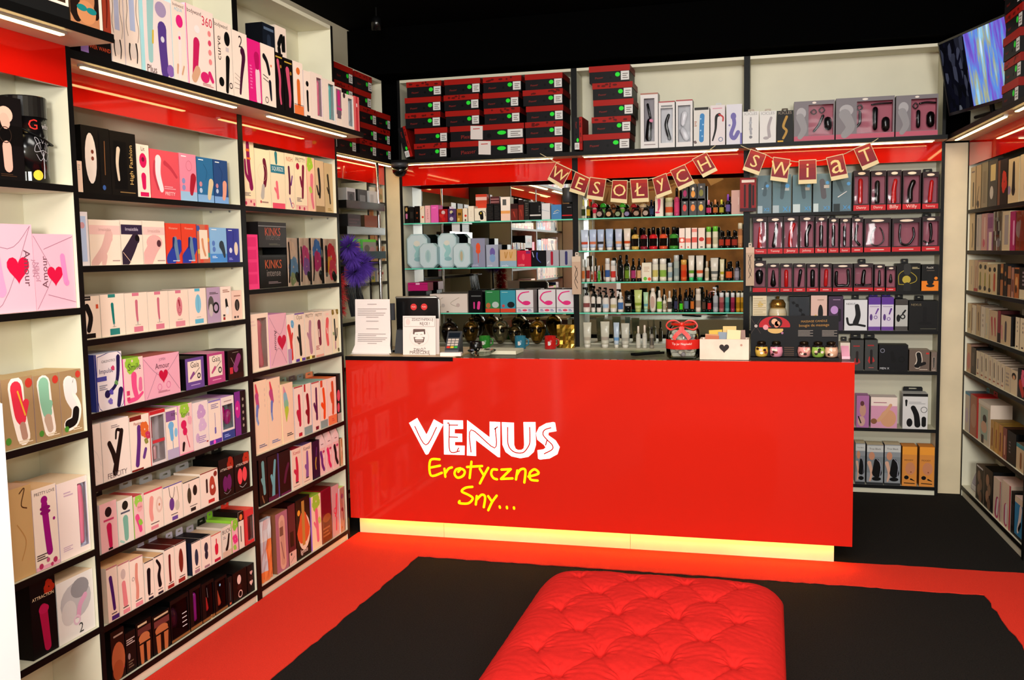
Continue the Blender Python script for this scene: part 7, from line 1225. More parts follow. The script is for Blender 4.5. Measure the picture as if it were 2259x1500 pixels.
# ------------------------------------------------------------------ television
def television():
    e = Vector((.31, -.95, 0)).normalized(); n = Vector((-e.y, e.x, 0)); n = n if n.x < 0 else -n
    s = .185; v = (Vector((0, 0, 1)) * math.sqrt(1 - s * s) + n * s).normalized(); nn = e.cross(v).normalized(); nn = nn if nn.x < 0 else -nn
    o = empty('television', Vector((1.0494, 6.4, 2.4307)) + e * .36 + v * .22); tag(o, 'flat television angled above the right shelves', 'television')
    o.matrix_world = Matrix((e, -nn, v)).transposed().to_4x4() @ Matrix.Identity(4); o.location = Vector((1.0494, 6.4, 2.4307)) + e * .36 + v * .22
    b_ = MB(); b_.box(-.36, .36, .002, .04, -.22, .22); b_.obj('casing', MAT['blackgloss'], o)
    b_ = MB()
    for q in ((-.36, .36, -.22, -.203), (-.36, .36, .208, .22), (-.36, -.348, -.203, .208), (.348, .36, -.203, .208)): b_.box(q[0], q[1], -.004, .002, q[2], q[3])
    b_.obj('bezel', MAT['blackgloss'], o)
    b_ = MB(); b_.poly([(-.348, .0, -.203), (.348, .0, -.203), (.348, .0, .208), (-.348, .0, .208)]); b_.obj('screen', MAT['screen'], o)
    b_ = MB(); b_.tube([(0, .06, 0), (0, .06, -.262)], .014, None, 8); b_.tube([(0, .06, -.262), (-.26, .1, -.262)], .01, None, 8); b_.tube([(0, .06, -.262), (.2, .1, -.262)], .01, None, 8); b_.box(-.08, .08, .04, .06, -.08, .08)
    b_.obj('bracket', MAT['black'], o, True)
television()

# ------------------------------------------------------------------ things on the counter
T = 1.0755; G_ = 1.0685
def thing_box(name, x0, x1, y0, y1, z0, z1, m, label, cat, group=None):
    o = empty(name, ((x0 + x1) / 2, (y0 + y1) / 2, z0)); tag(o, label, cat, group); return o, (x1 - x0) / 2, (y1 - y0) / 2, z1 - z0
# notice in a bent holder
o = empty('notice_stand', (-2.255, 5.2, T)); o.rotation_euler = (0, 0, -.05); tag(o, 'white printed notice in a bent acrylic stand on the counter', 'notice')
q = MB(); prof = [(-.05, .0), (-.03, .006), (-.012, .05), (0, .12), (.006, .32)]
for (ya, za), (yb, zb) in zip(prof, prof[1:]):
    xa, xb = (.128 if za < .03 else .114), (.114 if zb < .31 else .112); q.poly([(-xa, ya, za), (xa, ya, za), (xb, yb, zb), (-xb, yb, zb)]); q.poly([(-xb, yb + .002, zb), (xb, yb + .002, zb), (xa, ya + .002, za), (-xa, ya + .002, za)])
q.obj('paper_sheet', MAT['paper'], o, True)
q = MB()
for z0, w in ((.29, .06), (.262, .19), (.25, .12), (.238, .18), (.226, .17), (.214, .08), (.19, .08), (.145, .08), (.115, .18), (.105, .12), (.093, .19), (.083, .18), (.073, .16), (.06, .06)):
    x0 = -w / 2 if w < .1 else -.095; y = .006 * (z0 - .12) / .2 - .004 if z0 > .12 else -.012 * (.12 - z0) / .07 - .004
    q.poly([(x0, y, z0), (x0 + w, y, z0), (x0 + w, y, z0 + .003), (x0, y, z0 + .003)], '9a8c88')
q.obj('text_lines', CARD, o)
# till monitor seen from behind
o = empty('till_monitor', (-2.06, 5.44, T)); o.rotation_euler = (0, 0, .1); tag(o, 'black till monitor with two red stickers behind the mask sign', 'monitor')
q = MB(); q.box(-.13, .13, -.02, .02, .06, .315); q.obj('casing', MAT['blackgloss'], o)
q = MB(); q.tube([(-.13, 0, .318), (.115, 0, .318), (.132, 0, .30), (.132, 0, .15)], .009, None, 8); q.obj('silver_rim', MAT['alu'], o, True)
for x in (-.02, .045):
    q = MB(); q.poly([(a, -.0212, c) for a, c in circle2d(x, .262, .02, .02)], 'd83a38'); add_text(q, 'FUN', x, .262, .022, 'f0d8d0', lambda a, c: (a, -.0216, c)); q.obj('red_sticker', CARD, o)
q = MB(); q.box(-.03, .03, -.01, .02, .0, .08); q.box(-.09, .09, -.06, .08, 0, .012); q.obj('stand', MAT['grey'], o)
o = empty('customer_display', (-2.19, 5.31, T)); tag(o, 'small dark display on a stalk between notice and monitor', 'display')
q = MB(); q.box(-.035, .03, -.012, .012, .19, .29); q.obj('head', MAT['grey'], o); q = MB(); q.tube([(0, 0, .02), (0, 0, .19)], .01, None, 8); q.lathe([(.04, 0), (.04, .012)], 14); q.obj('stalk', MAT['blackgloss'], o)
o = empty('receipt_printer', (-2.06, 5.27, T)); tag(o, 'dark grey receipt printer behind the mask sign', 'printer')
q = MB(); q.box(-.07, .07, -.05, .06, 0, .1); q.v[4:6] = [(-.07, -.01, .135), (.07, -.01, .135)]; q.v[6:8] = [(.07, .06, .14), (-.07, .06, .14)]; q.obj('casing', MAT['grey'], o); q = MB(); q.box(-.05, .05, .0, .012, .1405, .144); q.obj('paper_slot', MAT['black'], o)
# mask sign
o = empty('mask_sign', (-1.945, 5.14, T)); o.rotation_euler = (-.06, 0, 0); tag(o, 'white folded sign with masked face asking to disinfect hands', 'sign')
q = MB(); q.box(-.1, .1, 0, .002, .001, .226, 'f2e4dc'); f = q.obj('card', CARD, o)
q = MB(); q.box(-.1, .1, .062, .064, .001, .21, 'e0d0c8'); q.obj('back_leaf', CARD, o)
q = MB(); P_ = lambda pts, c, e=.0008: q.poly([(a, -e, z) for a, z in pts], c); pt_ = lambda a, z: (a, -.0016, z)
for seg in (((-.092, .165), (.094, .165)), ((.094, .165), (.094, .216)), ((.094, .216), (-.092, .216)), ((-.092, .216), (-.092, .165))): [P_(p, '8a7a74') for p in stroke2d(smooth_pts(list(seg)), .0016, .0016)]
add_text(q, 'ZDEZYNFEKUJ', .02, .203, .13, '5a4640', pt_); add_text(q, 'RĘCE !', .035, .18, .06, '5a4640', pt_)
add_text(q, 'ZAŁÓŻ', .002, .035, .075, '5a4640', pt_); add_text(q, 'MASECZKĘ', .004, .014, .122, '5a4640', pt_)
P_(circle2d(.0, .105, .06, .053, 26), 'e6d6ce', .0006); P_(circle2d(0, .105, .056, .049, 26), 'f2e4dc', .0008)
P_(circle2d(.0, .108, .034, .036, 20), 'f4e8e0', .001); P_([(-.036, .15), (.036, .15), (.038, .122), (.03, .118), (.028, .136), (-.026, .132), (-.03, .118), (-.038, .122)], '6a5650', .0012)
P_([(-.034, .104), (.034, .104), (.028, .076), (0, .062), (-.028, .076)], '6a5650', .0012); P_([(-.027, .1), (0, .107), (.027, .1), (.024, .09), (-.024, .09)], 'f2e4dc', .0014)
for k in (0, 1): P_([(-.024, .085 - k * .011), (.024, .085 - k * .011), (.022, .08 - k * .011), (-.022, .08 - k * .011)], 'cdbab2', .0014)
for s in (-1, 1): [P_(p, '6a5650', .0014) for p in stroke2d(smooth_pts([(s * .02, .117), (s * .014, .121), (s * .008, .117)]), .002, .002)]
P_(circle2d(-.068, .192, .014, .018), 'ecd0c8', .0012)
q.obj('front_print', CARD, f)
# card terminal
o = empty('card_terminal', (-1.755, 5.2, T)); o.rotation_euler = (0, 0, .12); tag(o, 'black card payment terminal with coloured keys right of sign', 'card terminal')
q = MB(); q.box(-.04, .04, -.07, .07, .0, .05); q.v[4:6] = [(-.04, -.065, .03), (.04, -.065, .03)]; q.v[6:8] = [(.043, .05, .13), (-.043, .05, .13)]; q.obj('casing', MAT['grey'], o)
sl = lambda a, t: (a, -.065 + .115 * t - .0012, .03 + .1 * t + .0016)
q = MB(); q.poly([sl(-.033, .66), sl(.033, .66), sl(.033, .9), sl(-.033, .9)], '1c2430'); q.obj('screen', CARD, o)
for j in range(4):
    for i in range(3):
        q = MB(); x0 = -.032 + .022 * i; t0 = .1 + .13 * j; q.poly([sl(x0, t0), sl(x0 + .019, t0), sl(x0 + .019, t0 + .1), sl(x0, t0 + .1)], ('d83a2a', 'd8b83a', '3aa84a')[i] if j == 0 else 'c8b8ac'); q.obj('key', CARD, o)
q = MB(); q.box(-.06, .06, -.1, -.055, .0002, .02); q.obj('holder', MAT['paper'], o)
# bowl and black cup
o = MB().lathe([(.05, 0), (.055, .008), (.085, .028), (.083, .03), (.05, .012)], 20).obj('glass_dish', MAT['clearglass'], None, True, (-1.6, 5.24, G_)); tag(o, 'shallow clear dish on the glass counter top', 'dish')
o = MB().lathe([(.03, 0), (.042, .004), (.036, .06), (.033, .062), (.03, .01)], 18).obj('black_cup', MAT['blackgloss'], None, True, (-1.69, 5.42, G_)); tag(o, 'small black flared cup near the card terminal', 'cup')
q = MB(); q.box(-.11, .11, -.09, .09, 0, .02); o = q.obj('ring_case', MAT['board'], None, False, (-1.52, 5.38, G_), 0) ; tag(o, 'low cream tray beside the black cup on the counter', 'tray')
o = empty('pen_tray', (-.66, 5.35, G_)); o.rotation_euler = (0, 0, .75); tag(o, 'narrow black tray lying askew on the glass counter', 'tray')
q = MB(); q.box(-.1, .1, -.022, .022, 0, .004); q.box(-.1, .1, -.022, -.018, .004, .014); q.box(-.1, .1, .018, .022, .004, .014); q.obj('body', MAT['blackgloss'], o)
# tip jar
o = empty('tip_jar', (-.45, 5.2, G_)); tag(o, 'glass jar with red ribbon bow and red band', 'jar')
q = MB(); q.lathe([(.075, 0), (.088, .008), (.092, .05), (.092, .12), (.085, .155), (.064, .178), (.062, .2), (.066, .204), (.06, .204), (.057, .178), (.078, .152), (.086, .12), (.086, .012)], 24); q.obj('glass_body', MAT['clearglass'], o, True)
q = MB(); q.lathe([(.0935, .055), (.0935, .105), (.0925, .106)], 28, cols=['c8241c'] * 2)
for k_ in range(len(q.f) - 1, -1, -1):
    if len(q.f[k_]) > 4: del q.f[k_]; del q.c[k_]
q.obj('red_band', CARD, o, True)
q = MB()
def wrap(a, c): t = a / .094; return (.0945 * math.sin(t), -.0945 * math.cos(t), c)
add_text(q, 'Tip_jar_Napiwki!', 0, .083, .11, 'f4d8d0', wrap); q.obj('white_lettering', CARD, o)
q = MB(); q.lathe([(.066, .18), (.068, .186), (.066, .192)], 24)
for sg in (-1, 1):
    pts = smooth_pts([(0, .188), (sg * .03, .212), (sg * .068, .208), (sg * .084, .18), (sg * .062, .158), (sg * .03, .168), (0, .184)], 5)
    for a, c in zip(pts, pts[1:]): q.poly([(a[0], -.086, a[1]), (c[0], -.086, c[1]), (c[0], -.064, c[1] - .006), (a[0], -.064, a[1] - .006)]); q.poly([(a[0] * .93, -.0862, .186 + (a[1] - .186) * .72), (c[0] * .93, -.0862, .186 + (c[1] - .186) * .72), (c[0], -.086, c[1]), (a[0], -.086, a[1])])
    pts = smooth_pts([(0, .185), (sg * .016, .16), (sg * .036, .14), (sg * .05, .118)], 5)
    for a, c in zip(pts, pts[1:]): q.poly([(a[0], -.092 - abs(a[0]) * .08, a[1]), (c[0], -.092 - abs(c[0]) * .08, c[1]), (c[0] - sg * .016, -.093 - abs(c[0]) * .08, c[1] - .014), (a[0] - sg * .016, -.093 - abs(a[0]) * .08, a[1] - .014)])
q.lathe([(.012, .178), (.016, .188), (.01, .198)], 10, 0, -.082); q.obj('ribbon_bow', MAT['satin'], o)
q = MB()
for k_ in range(22): a = k_ * 2.4; q.tube([(.06 * math.cos(a), .06 * math.sin(a), .014 + .006 * k_), (-.055 * math.cos(a + .5), -.055 * math.sin(a + .5), .02 + .0058 * k_)], .014, None, 7, ('d8ccc8', 'f0e6e0', 'a89aa4', 'e8d8d0')[k_ % 4])
q.obj('folded_notes', CARD, o)
# wooden box with heart
o = empty('wooden_crate', (-.231, 5.2, G_)); tag(o, 'pale wooden box with heart cut-out, full of sachets', 'box')
q = MB(); q.box(-.127, .127, -.06, -.052, 0, .108); q.box(-.127, .127, .052, .06, 0, .108); q.box(-.127, -.119, -.052, .052, 0, .108); q.box(.119, .127, -.052, .052, 0, .108); q.box(-.119, .119, -.052, .052, 0, .006); q.obj('box_body', MAT['wood'], o)
q = MB(); q.poly([(a, -.0606, c) for a, c in heart2d(0, .062, .026)], '3a3230'); q.obj('heart_opening', CARD, o); q = MB(); q.poly([(a, -.061, c) for a, c in circle2d(.088, .078, .006, .006)], 'b88a78'); q.obj('wood_knot', CARD, o)
for k_, (x, y, z_, a, c) in enumerate(((-.085, .0, .10, .06, 'c8906a'), (-.06, .034, .12, -.06, 'd8b04a'), (.0, .008, .11, .05, '8a94a0'), (.03, .036, .14, 0, 'e0b878'), (.06, -.026, .125, .05, 'e8cfa0'), (.09, .014, .12, -.05, '9a7a70'), (-.08, -.03, .095, .05, 'b86a4a'))):
    q = MB(); q.box(-.035, .035, -.004, .004, -.08, .03, c, c); s_ = q.obj('sachet', CARD, None, False, (-.231 + x * .8, 5.2 + y, G_ + z_)); s_.rotation_euler = (-.05, a, 0); tag(s_, ('tan', 'yellow', 'grey blue', 'peach', 'cream front', 'brown', 'rust')[k_] + ' sachet standing in the wooden heart box', 'sachet', 'sachets in the wooden box')
# black display board with candle jars
o = empty('candle_display', (.125, 5.23, G_)); tag(o, 'black cardboard display board for massage candles on counter', 'display')
q = MB(); q.box(-.222, .222, .0, .006, 0, .226, '141214', '141214'); q.box(-.222, .222, -.075, 0, 0, .012, '141012', '1a1416'); bd = q.obj('board', CARD, o)
q = MB(); P2 = lambda pts, c, e=.0006: q.poly([(a, -e, z) for a, z in pts], c)
P2([(-.221, .013), (.221, .013), (.221, .225), (-.221, .225)], '141214', .0003); P2([(a, max(z, .165)) for a, z in circle2d(-.1, .172, .08, .052, 26)], 'a81c24'); P2(circle2d(-.095, .19, .035, .03), '2a1418', .0009)
for x, z, r_, c in ((-.1, .195, .016, 'd8a080'), (-.085, .185, .014, 'd89a78'), (-.09, .175, .012, 'c87a60'), (-.145, .165, .014, 'd08a90'), (-.06, .135, .006, 'a86a8a')): P2(circle2d(x, z, r_, r_), c, .0012)
P2([(a, min(z, .158)) for a, z in circle2d(-.095, .152, .04, .02, 20)], 'c8a060', .0012); P2(circle2d(-.195, .172, .008, .008), 'c8b8b0')
add_text(q, 'MASSAGE_CANDLE', .1, .198, .13, 'a87838', lambda a, c: (a, -.001, c), 2); add_text(q, 'bougie_de_massage', .1, .175, .15, 'a87838', lambda a, c: (a, -.001, c), 2)
for x in (.02, .14):
    for k_ in range(5): P2([(x, .15 - .007 * k_), (x + .075 - .015 * (k_ % 2), .15 - .007 * k_), (x + .075 - .015 * (k_ % 2), .147 - .007 * k_), (x, .147 - .007 * k_)], '8a8078')
for k_ in range(5): P2([(-.05, .06 - .01 * k_), (.0, .06 - .01 * k_), (.0, .056 - .01 * k_), (-.05, .056 - .01 * k_)], '5a4030')
for sg in (1, -1): [P2(p, '5a4a40') for p in stroke2d(smooth_pts([(-.22, .172 - .04 * sg), (-.17, .172 + .04 * sg)]), .0012, .0012)]
q.obj('front_print', CARD, bd)
for k_, (x, c, nm) in enumerate(((-.165, 'd8b04a', 'golden'), (-.09, 'd88aa0', 'rose'), (.05, 'd8908a', 'coral'), (.12, '8ab04a', 'green'), (.185, 'd8a88a', 'peach'))):
    j = MB().lathe([(.018, 0), (.03, .006), (.034, .03), (.03, .054), (.02, .066)], 18, cols=[c, c, c, '2a2020']).obj('candle_jar', GLOSS, None, True, (.125 + x, 5.192, G_ + .0125)); tag(j, nm + ' round candle jar in front of the black display board', 'candle', 'candle jars on the counter')
    MB().lathe([(.021, .0665), (.022, .078), (.012, .084)], 18, cols=['3a2c1c'] * 2).obj('lid', FOIL, j, True)
    q = MB(); rn = random.Random(k_)
    for _ in range(5): t = rn.uniform(-.7, .7); zz = rn.uniform(.014, .046); q.poly([(.0352 * math.sin(t + a / .034), -.0352 * math.cos(t + a / .034), zz + c_) for a, c_ in circle2d(0, 0, .009, .007, 8)], rn.choice(('f0d8c8', '8a3a30', 'e8c0a8', '3a2420')))
    q.obj('flower_print', CARD, j)
q = MB(); q.box(-.02, .02, -.05, .05, 0, .014, 'e8a0b8', 'f0b8c8'); q.v[6] = (.02, .05, .06); q.v[7] = (-.02, .05, .06); o = q.obj('pink_leaflet', CARD, None, False, (.385, 5.28, G_)); tag(o, 'pink folded leaflet on the right end of the counter', 'leaflet')

# ------------------------------------------------------------------ odd goods
def at_odd(k):
    fr, out, z, u, w, h = ODD[k]; return fr, out, z, u, w, h
fr, out, z, u, w, h = at_odd('tube1'); p, rz = place(fr, u, out - w / 2, z + .0006); r = w / 2
q = MB(); q.lathe([(r, 0), (r, h * .76)], 32, cols=['131113']); o = q.obj('gift_tube', GLOSS, None, False, p, rz); o.data.polygons.foreach_set('use_smooth', [len(f.vertices) == 4 for f in o.data.polygons]); tag(o, 'black cylindrical gift tube with rope handle beside rose wand box', 'tube')
q = MB(); q.lathe([(r * 1.03, h * .76), (r * 1.03, h * .99), (r, h)], 32, cols=['181618'] * 2); q.obj('lid', GLOSS, o)
q = MB(); cyl = lambda a, c: (r * 1.012 * math.sin(a / r), -r * 1.012 * math.cos(a / r), c)
q.poly([cyl(a, c) for a, c in ((-.006, h * .86), (.006, h * .86), (.006, h), (-.006, h))], '8a6a3a'); q.obj('gold_clasp', CARD, o); q = MB(); add_text(q, 'G', -.03, h * .67, .028, 'c02a24', cyl); add_text(q, 'vibe', .02, h * .66, .04, 'c8c0c0', cyl); q.obj('lettering', CARD, o); q = MB()
for s in (-1, 1):
    for L_ in ([(0, .3), (.02, .42), (.035, .52), (.02, .5), (.01, .4)], [(0, .38), (.035, .36), (.03, .44), (.01, .47)], [(0, .3), (.015, .26), (.03, .33)], [(0, .46), (.012, .54)]):
        for pl in stroke2d(smooth_pts([(s * a * .8, c * h) for a, c in L_]), .0018, .0012): q.poly([cyl(a, c) for a, c in pl], 'a8a4a8')
for pl in stroke2d(smooth_pts([(0, .36 * h), (.002, .2 * h), (0, .06 * h)]), .003, .005): q.poly([cyl(a, c) for a, c in pl], 'b8b4b8')
q.obj('silver_print', CARD, o); q = MB(); q.poly([cyl(a, c) for a, c in circle2d(-.022, h * .09, .016, .016)], 'd8b83a'); q.obj('yellow_sticker', CARD, o); q = MB(); q.poly([cyl(a - .055, c) for a, c in ((-.012, .006), (.012, .006), (.012, .034), (-.012, .034))], 'd0d8e0'); q.obj('barcode_label', CARD, o)
q = MB(); q.tube([(-r * 1.05, -.01, h * .66), (-r * .8, -r * .8, h * .6), (0, -r * 1.12, h * .5), (r * .8, -r * .85, h * .46), (r * 1.08, 0, h * .5), (r * 1.05, .01, h * .72)], .0035, None, 7); q.obj('rope_handle', MAT['black'], o, True)
for k, (kk, c, d) in enumerate((('pouch1', '6a2a7a', 'violet'), ('pouch2', 'e02a6a', 'crimson'), ('pouch3', '15121c', 'black'))):
    fr, out, z, u, w, h = at_odd(kk); p, rz = place(fr, u, out - .02, z + .0006); x = w / 2 - .001; q = MB()
    pr = [(-x, 0), (x, 0), (x, h * .8), (0, h), (-x, h * .8)]
    q.poly([(a, -.015, c_) for a, c_ in pr], 'f0c4c0'); q.poly([(a, .015, c_) for a, c_ in reversed(pr)], 'e0b4b0')
    for i in range(5): a_, b__ = pr[i], pr[(i + 1) % 5]; q.poly([(a_[0], .015, a_[1]), (b__[0], .015, b__[1]), (b__[0], -.015, b__[1]), (a_[0], -.015, a_[1])], 'e8bcb4')
    o = q.obj('pointed_pouch', CARD, None, False, p, rz); tag(o, 'pink pouch with pointed white top and %s wand, fifth shelf beside counter' % d, 'pouch', 'pointed pouches on the far left bay')
    q = MB(); P3 = lambda pts, cc, e: q.poly([(a, -.015 - e, c_) for a, c_ in pts], cc)
    P3([(-x, h * .66), (x, h * .66), (x, h * .8), (0, h), (-x, h * .8)], 'ecdcd8', .0006); P3([(-x * .4, h * .74), (x * .4, h * .74), (x * .4, h * .76), (-x * .4, h * .76)], '8a6a70', .001)
    for pl in stroke2d(smooth_pts([(-x * .5, h * .55), (-x * .2, h * .4), (-x * .1, h * .25), (x * .4, h * .12)]), w * .36, w * .3): P3(pl, c, .001)
    P3(circle2d(x * .4, h * .56, w * .18, w * .1), 'c03a6a', .001); P3(circle2d(x * .4, h * .44, w * .14, w * .14), 'f4e0dc', .001); q.obj('front_print', CARD, o)
fr, out, z, u, w, h = at_odd('obag'); p, rz = place(fr, u - .01, out - .03, z + .0006); q = MB(); x = w * .42
rn = random.Random(3); n = 6
g = [[(-x + 2 * x * i / n, -.02 - .012 * rn.random() * (0 < i < n), h * j / n) for i in range(n + 1)] for j in range(n + 1)]
for j in range(n):
    for i in range(n): q.poly([g[j][i], g[j][i + 1], g[j + 1][i + 1], g[j + 1][i]], 'c8c4c4' if j > 3 else ('d8743c' if i > 2 or j < 1 else 'b8b4b8'))
q.poly([(-x, .0, 0), (-x, 0, h), (x, 0, h), (x, 0, 0)], 'a8a4a8'); q.poly([(-x, 0, 0), (-x, -.02, 0), (-x, -.02, h), (-x, 0, h)], 'b0acb0'); q.poly([(x, -.02, 0), (x, 0, 0), (x, 0, h), (x, -.02, h)], 'b0acb0')
o = q.obj('foil_bag', GLOSS, None, False, p, rz); o.rotation_euler = (0, -.0, rz); tag(o, 'crinkled clear and orange bag at the foot of far left bay', 'bag')
# octagonal gift boxes
def octagon(key, tall, desc):
    fr, out, z, u, w, h = at_odd(key); d = .07; p, rz = place(fr, u, out - d / 2, z + .0006); c = w * .22; x = w / 2
    O = [(-x + c, 0), (x - c, 0), (x, c), (x, h - c), (x - c, h), (-x + c, h), (-x, h - c), (-x, c)]; I = [(a * .9, h / 2 + (b_ - h / 2) * .92) for a, b_ in O]; q = MB()
    q.poly([(a, -d / 2 - .004, b_) for a, b_ in I], 'c3d3d8')
    for i in range(8):
        a, b_ = O[i], O[(i + 1) % 8]; e, f = I[i], I[(i + 1) % 8]
        q.poly([(a[0], -d / 2, a[1]), (b_[0], -d / 2, b_[1]), (f[0], -d / 2 - .004, f[1]), (e[0], -d / 2 - .004, e[1])], 'a8c0c6'); q.poly([(a[0], d / 2, a[1]), (b_[0], d / 2, b_[1]), (b_[0], -d / 2, b_[1]), (a[0], -d / 2, a[1])], '9ab8c0')
    q.poly([(a, d / 2, b_) for a, b_ in reversed(O)], '94b4bc')
    o = q.obj('octagonal_box', CARD, None, False, p, rz); tag(o, desc + ', middle glass shelf', 'box', 'octagonal gift boxes')
    q = MB(); e = -d / 2 - .0046
    if tall:
        for pl in stroke2d(smooth_pts([(-.005, h * .66), (.012, h * .5), (-.005, h * .36), (.012, h * .26)]), .045, .03): q.poly([(a, e, b_) for a, b_ in pl], '98c4c4')
        q.poly([(a, e - .0004, b_) for a, b_ in circle2d(0, h * .72, w * .16, w * .13)], 'd8d4c8'); q.poly([(a, e - .0004, b_) for a, b_ in circle2d(.008, h * .26, w * .2, w * .1)], '8ab4b8')
    else:
        q.poly([(a, e, b_) for a, b_ in circle2d(0, h * .48, w * .16, h * .26)], 'a8c4c4'); q.poly([(a, e - .0004, b_) for a, b_ in circle2d(0, h * .48, w * .08, h * .2)], 'b8a888' if key == 'oct4' else '9ab8bc')
    q.obj('front_print', CARD, o)
octagon('oct1', True, 'tall pale blue octagonal box, leftmost'); octagon('oct2', False, 'short pale blue octagonal box in front of leftmost tall one')
octagon('oct3', True, 'tall pale blue octagonal box with silver circle'); octagon('oct4', False, 'short pale blue octagonal box with gold oval')
fr, out, z, u, w, h = at_odd('cup'); p, rz = place(fr, u, -.08, 2.005); o = MB().lathe([(.035, 0), (.04, .004), (.044, .1), (.04, .104), (.038, .1)], 18).obj('leather_cup', MAT['grey'], None, True, p); tag(o, 'dark leather cup on the black striped box, upper glass shelf', 'cup')
fr, out, z, u, w, h = at_odd('goldjar'); p, rz = place(fr, u, -.07, z + .0006); r = w * .46
o = MB().lathe([(r * .8, 0), (r, .01), (r, h * .5), (r * .9, h * .62), (r * .8, h * .66)], 22, cols=['e0cfae', 'd8c49c', 'd8c8a8', 'c8b080']).obj('storage_jar', GLOSS, None, True, p); tag(o, 'cream jar with gold banded lid, fourth shelf right back bay', 'jar')
MB().lathe([(r * .84, h * .66 + .0004), (r * .86, h * .78), (r * .6, h * .9), (r * .15, h * .92), (r * .2, h)], 22, cols=['c89a4c', 'b8843a', 'd8c8b0', 'c89a4c']).obj('lid', FOIL, o, True)
# skull bottles on the ledge
def skull(key, c1, c2, desc):
    fr, out, z, u, w, h = at_odd(key); p, rz = place(fr, u, out - .05, z + .0006); k = w / .088; q = MB()
    n, m = 18, 12
    for j in range(m + 1):
        t = PI * j / m
        for i in range(n):
            a = 2 * PI * i / n; x, y, zz = math.sin(t) * math.cos(a) * .048, math.sin(t) * math.sin(a) * .056, math.cos(t) * .05 + .105
            jaw = max(0, .105 - zz)
            if zz < .1: x *= 1 - 2.6 * jaw; zz -= jaw * .75; y = y * (1 - jaw) - jaw * .25
            for s in (-1, 1):
                d = math.hypot(x - s * .019, zz - .098)
                if y < -.02 and d < .016: y += .018 * (1 - d / .016)
            if y < -.02 and math.hypot(x, (zz - .075) * .8) < .007: y += .012
            q.v.append((x * k, y * k, max(0, zz) * k))
    for j in range(m):
        for i in range(n): q.f.append((j * n + i, (j + 1) * n + i, (j + 1) * n + (i + 1) % n, j * n + (i + 1) % n)); q.c.append(c1 if j % 5 else c2)
    o = q.obj('skull_bottle', FOIL, None, True, p, rz); tag(o, desc, 'bottle', 'skull shaped bottles')
    for s in (-1, 1):
        e = MB(); e.lathe([(.003 * k, -.014 * k), (.013 * k, -.008 * k), (.015 * k, .004 * k), (.005 * k, .014 * k)], 10, cols=['030303'] * 3); eo = e.obj('eye_socket', CARD, o, True, (s * .02 * k, -.044 * k, .098 * k))
    e = MB(); e.box(-.016 * k, .016 * k, -.046 * k, -.03 * k, .034 * k, .037 * k, '0a0806'); e.poly([(0, -.056 * k, .086 * k), (-.007 * k, -.054 * k, .07 * k), (.007 * k, -.054 * k, .07 * k)], '0a0806'); e.obj('teeth_line', CARD, o)
    e = MB(); e.lathe([(.012 * k, .152 * k), (.012 * k, .158 * k), (.016 * k, .159 * k), (.016 * k, .17 * k)], 12, cols=[c2, c1, c1]); e.obj('stopper', FOIL, o, True)
skull('skull0', '2a1c14', '5a4a3a', 'dark skull shaped bottle behind the card terminal'); skull('skull1', '5a4218', '2a1e10', 'gold skull shaped bottle, nearest the card terminal'); skull('skull2', '6a6248', '3a2e1a', 'smoky gold skull shaped bottle left of blue mug')
skull('skull3', '5a4a2c', '2a2418', 'dark gold skull bottle standing behind the blue mug'); skull('skull4', '7a5a1c', '382a10', 'bright gold skull shaped bottle between blue and red mugs')
fr, out, z, u, w, h = at_odd('goldbag'); p, rz = place(fr, u, out - .05, z + .0006); q = MB(); rn = random.Random(5); x = w / 2; n = 6
gf = [[(-x + 2 * x * i / n, -.03 - .012 * rn.random(), h * j / n) for i in range(n + 1)] for j in range(n + 1)]
for j in range(n):
    for i in range(n): q.poly([gf[j][i], gf[j][i + 1], gf[j + 1][i + 1], gf[j + 1][i]], rn.choice(('a8822c', 'c8a040', '8a6a20')))
q.box(-x, x, -.028, .03, 0, h, '8a6c28'); o = q.obj('gold_foil_pack', FOIL, None, False, p, rz); tag(o, 'square gold foil pack on the ledge beside dark post', 'pack')
for key, c, d in (('mugg', '2a7a2a', 'green'), ('mugt', '2c7088', 'blue'), ('mugr', 'b81818', 'red')):
    fr, out, z, u, w, h = at_odd(key); p, rz = place(fr, u, out - .04, z + .0006); r = min(w / 2, .04)
    q = MB(); q.lathe([(r * .94, 0), (r, .004), (r, h), (r * .9, h), (r * .88, .01)], 18, cols=[c] * 4); o = q.obj('mug', GLOSS, None, True, p, rz); tag(o, d + ' mug on the ledge among the skull bottles', 'mug', 'mugs on the ledge')
    q = MB(); q.tube([(r, 0, h * .8), (r * 1.5, 0, h * .7), (r * 1.5, 0, h * .35), (r, 0, h * .22)], .005, None, 8, c); q.obj('handle', GLOSS, o, True)
    q = MB(); q.poly([(a, -r - .0006, b_) for a, b_ in ((-.008, h * .3), (.008, h * .3), (.008, h * .6), (-.008, h * .6))], 'd8d0c8'); q.obj('white_mark', CARD, o)
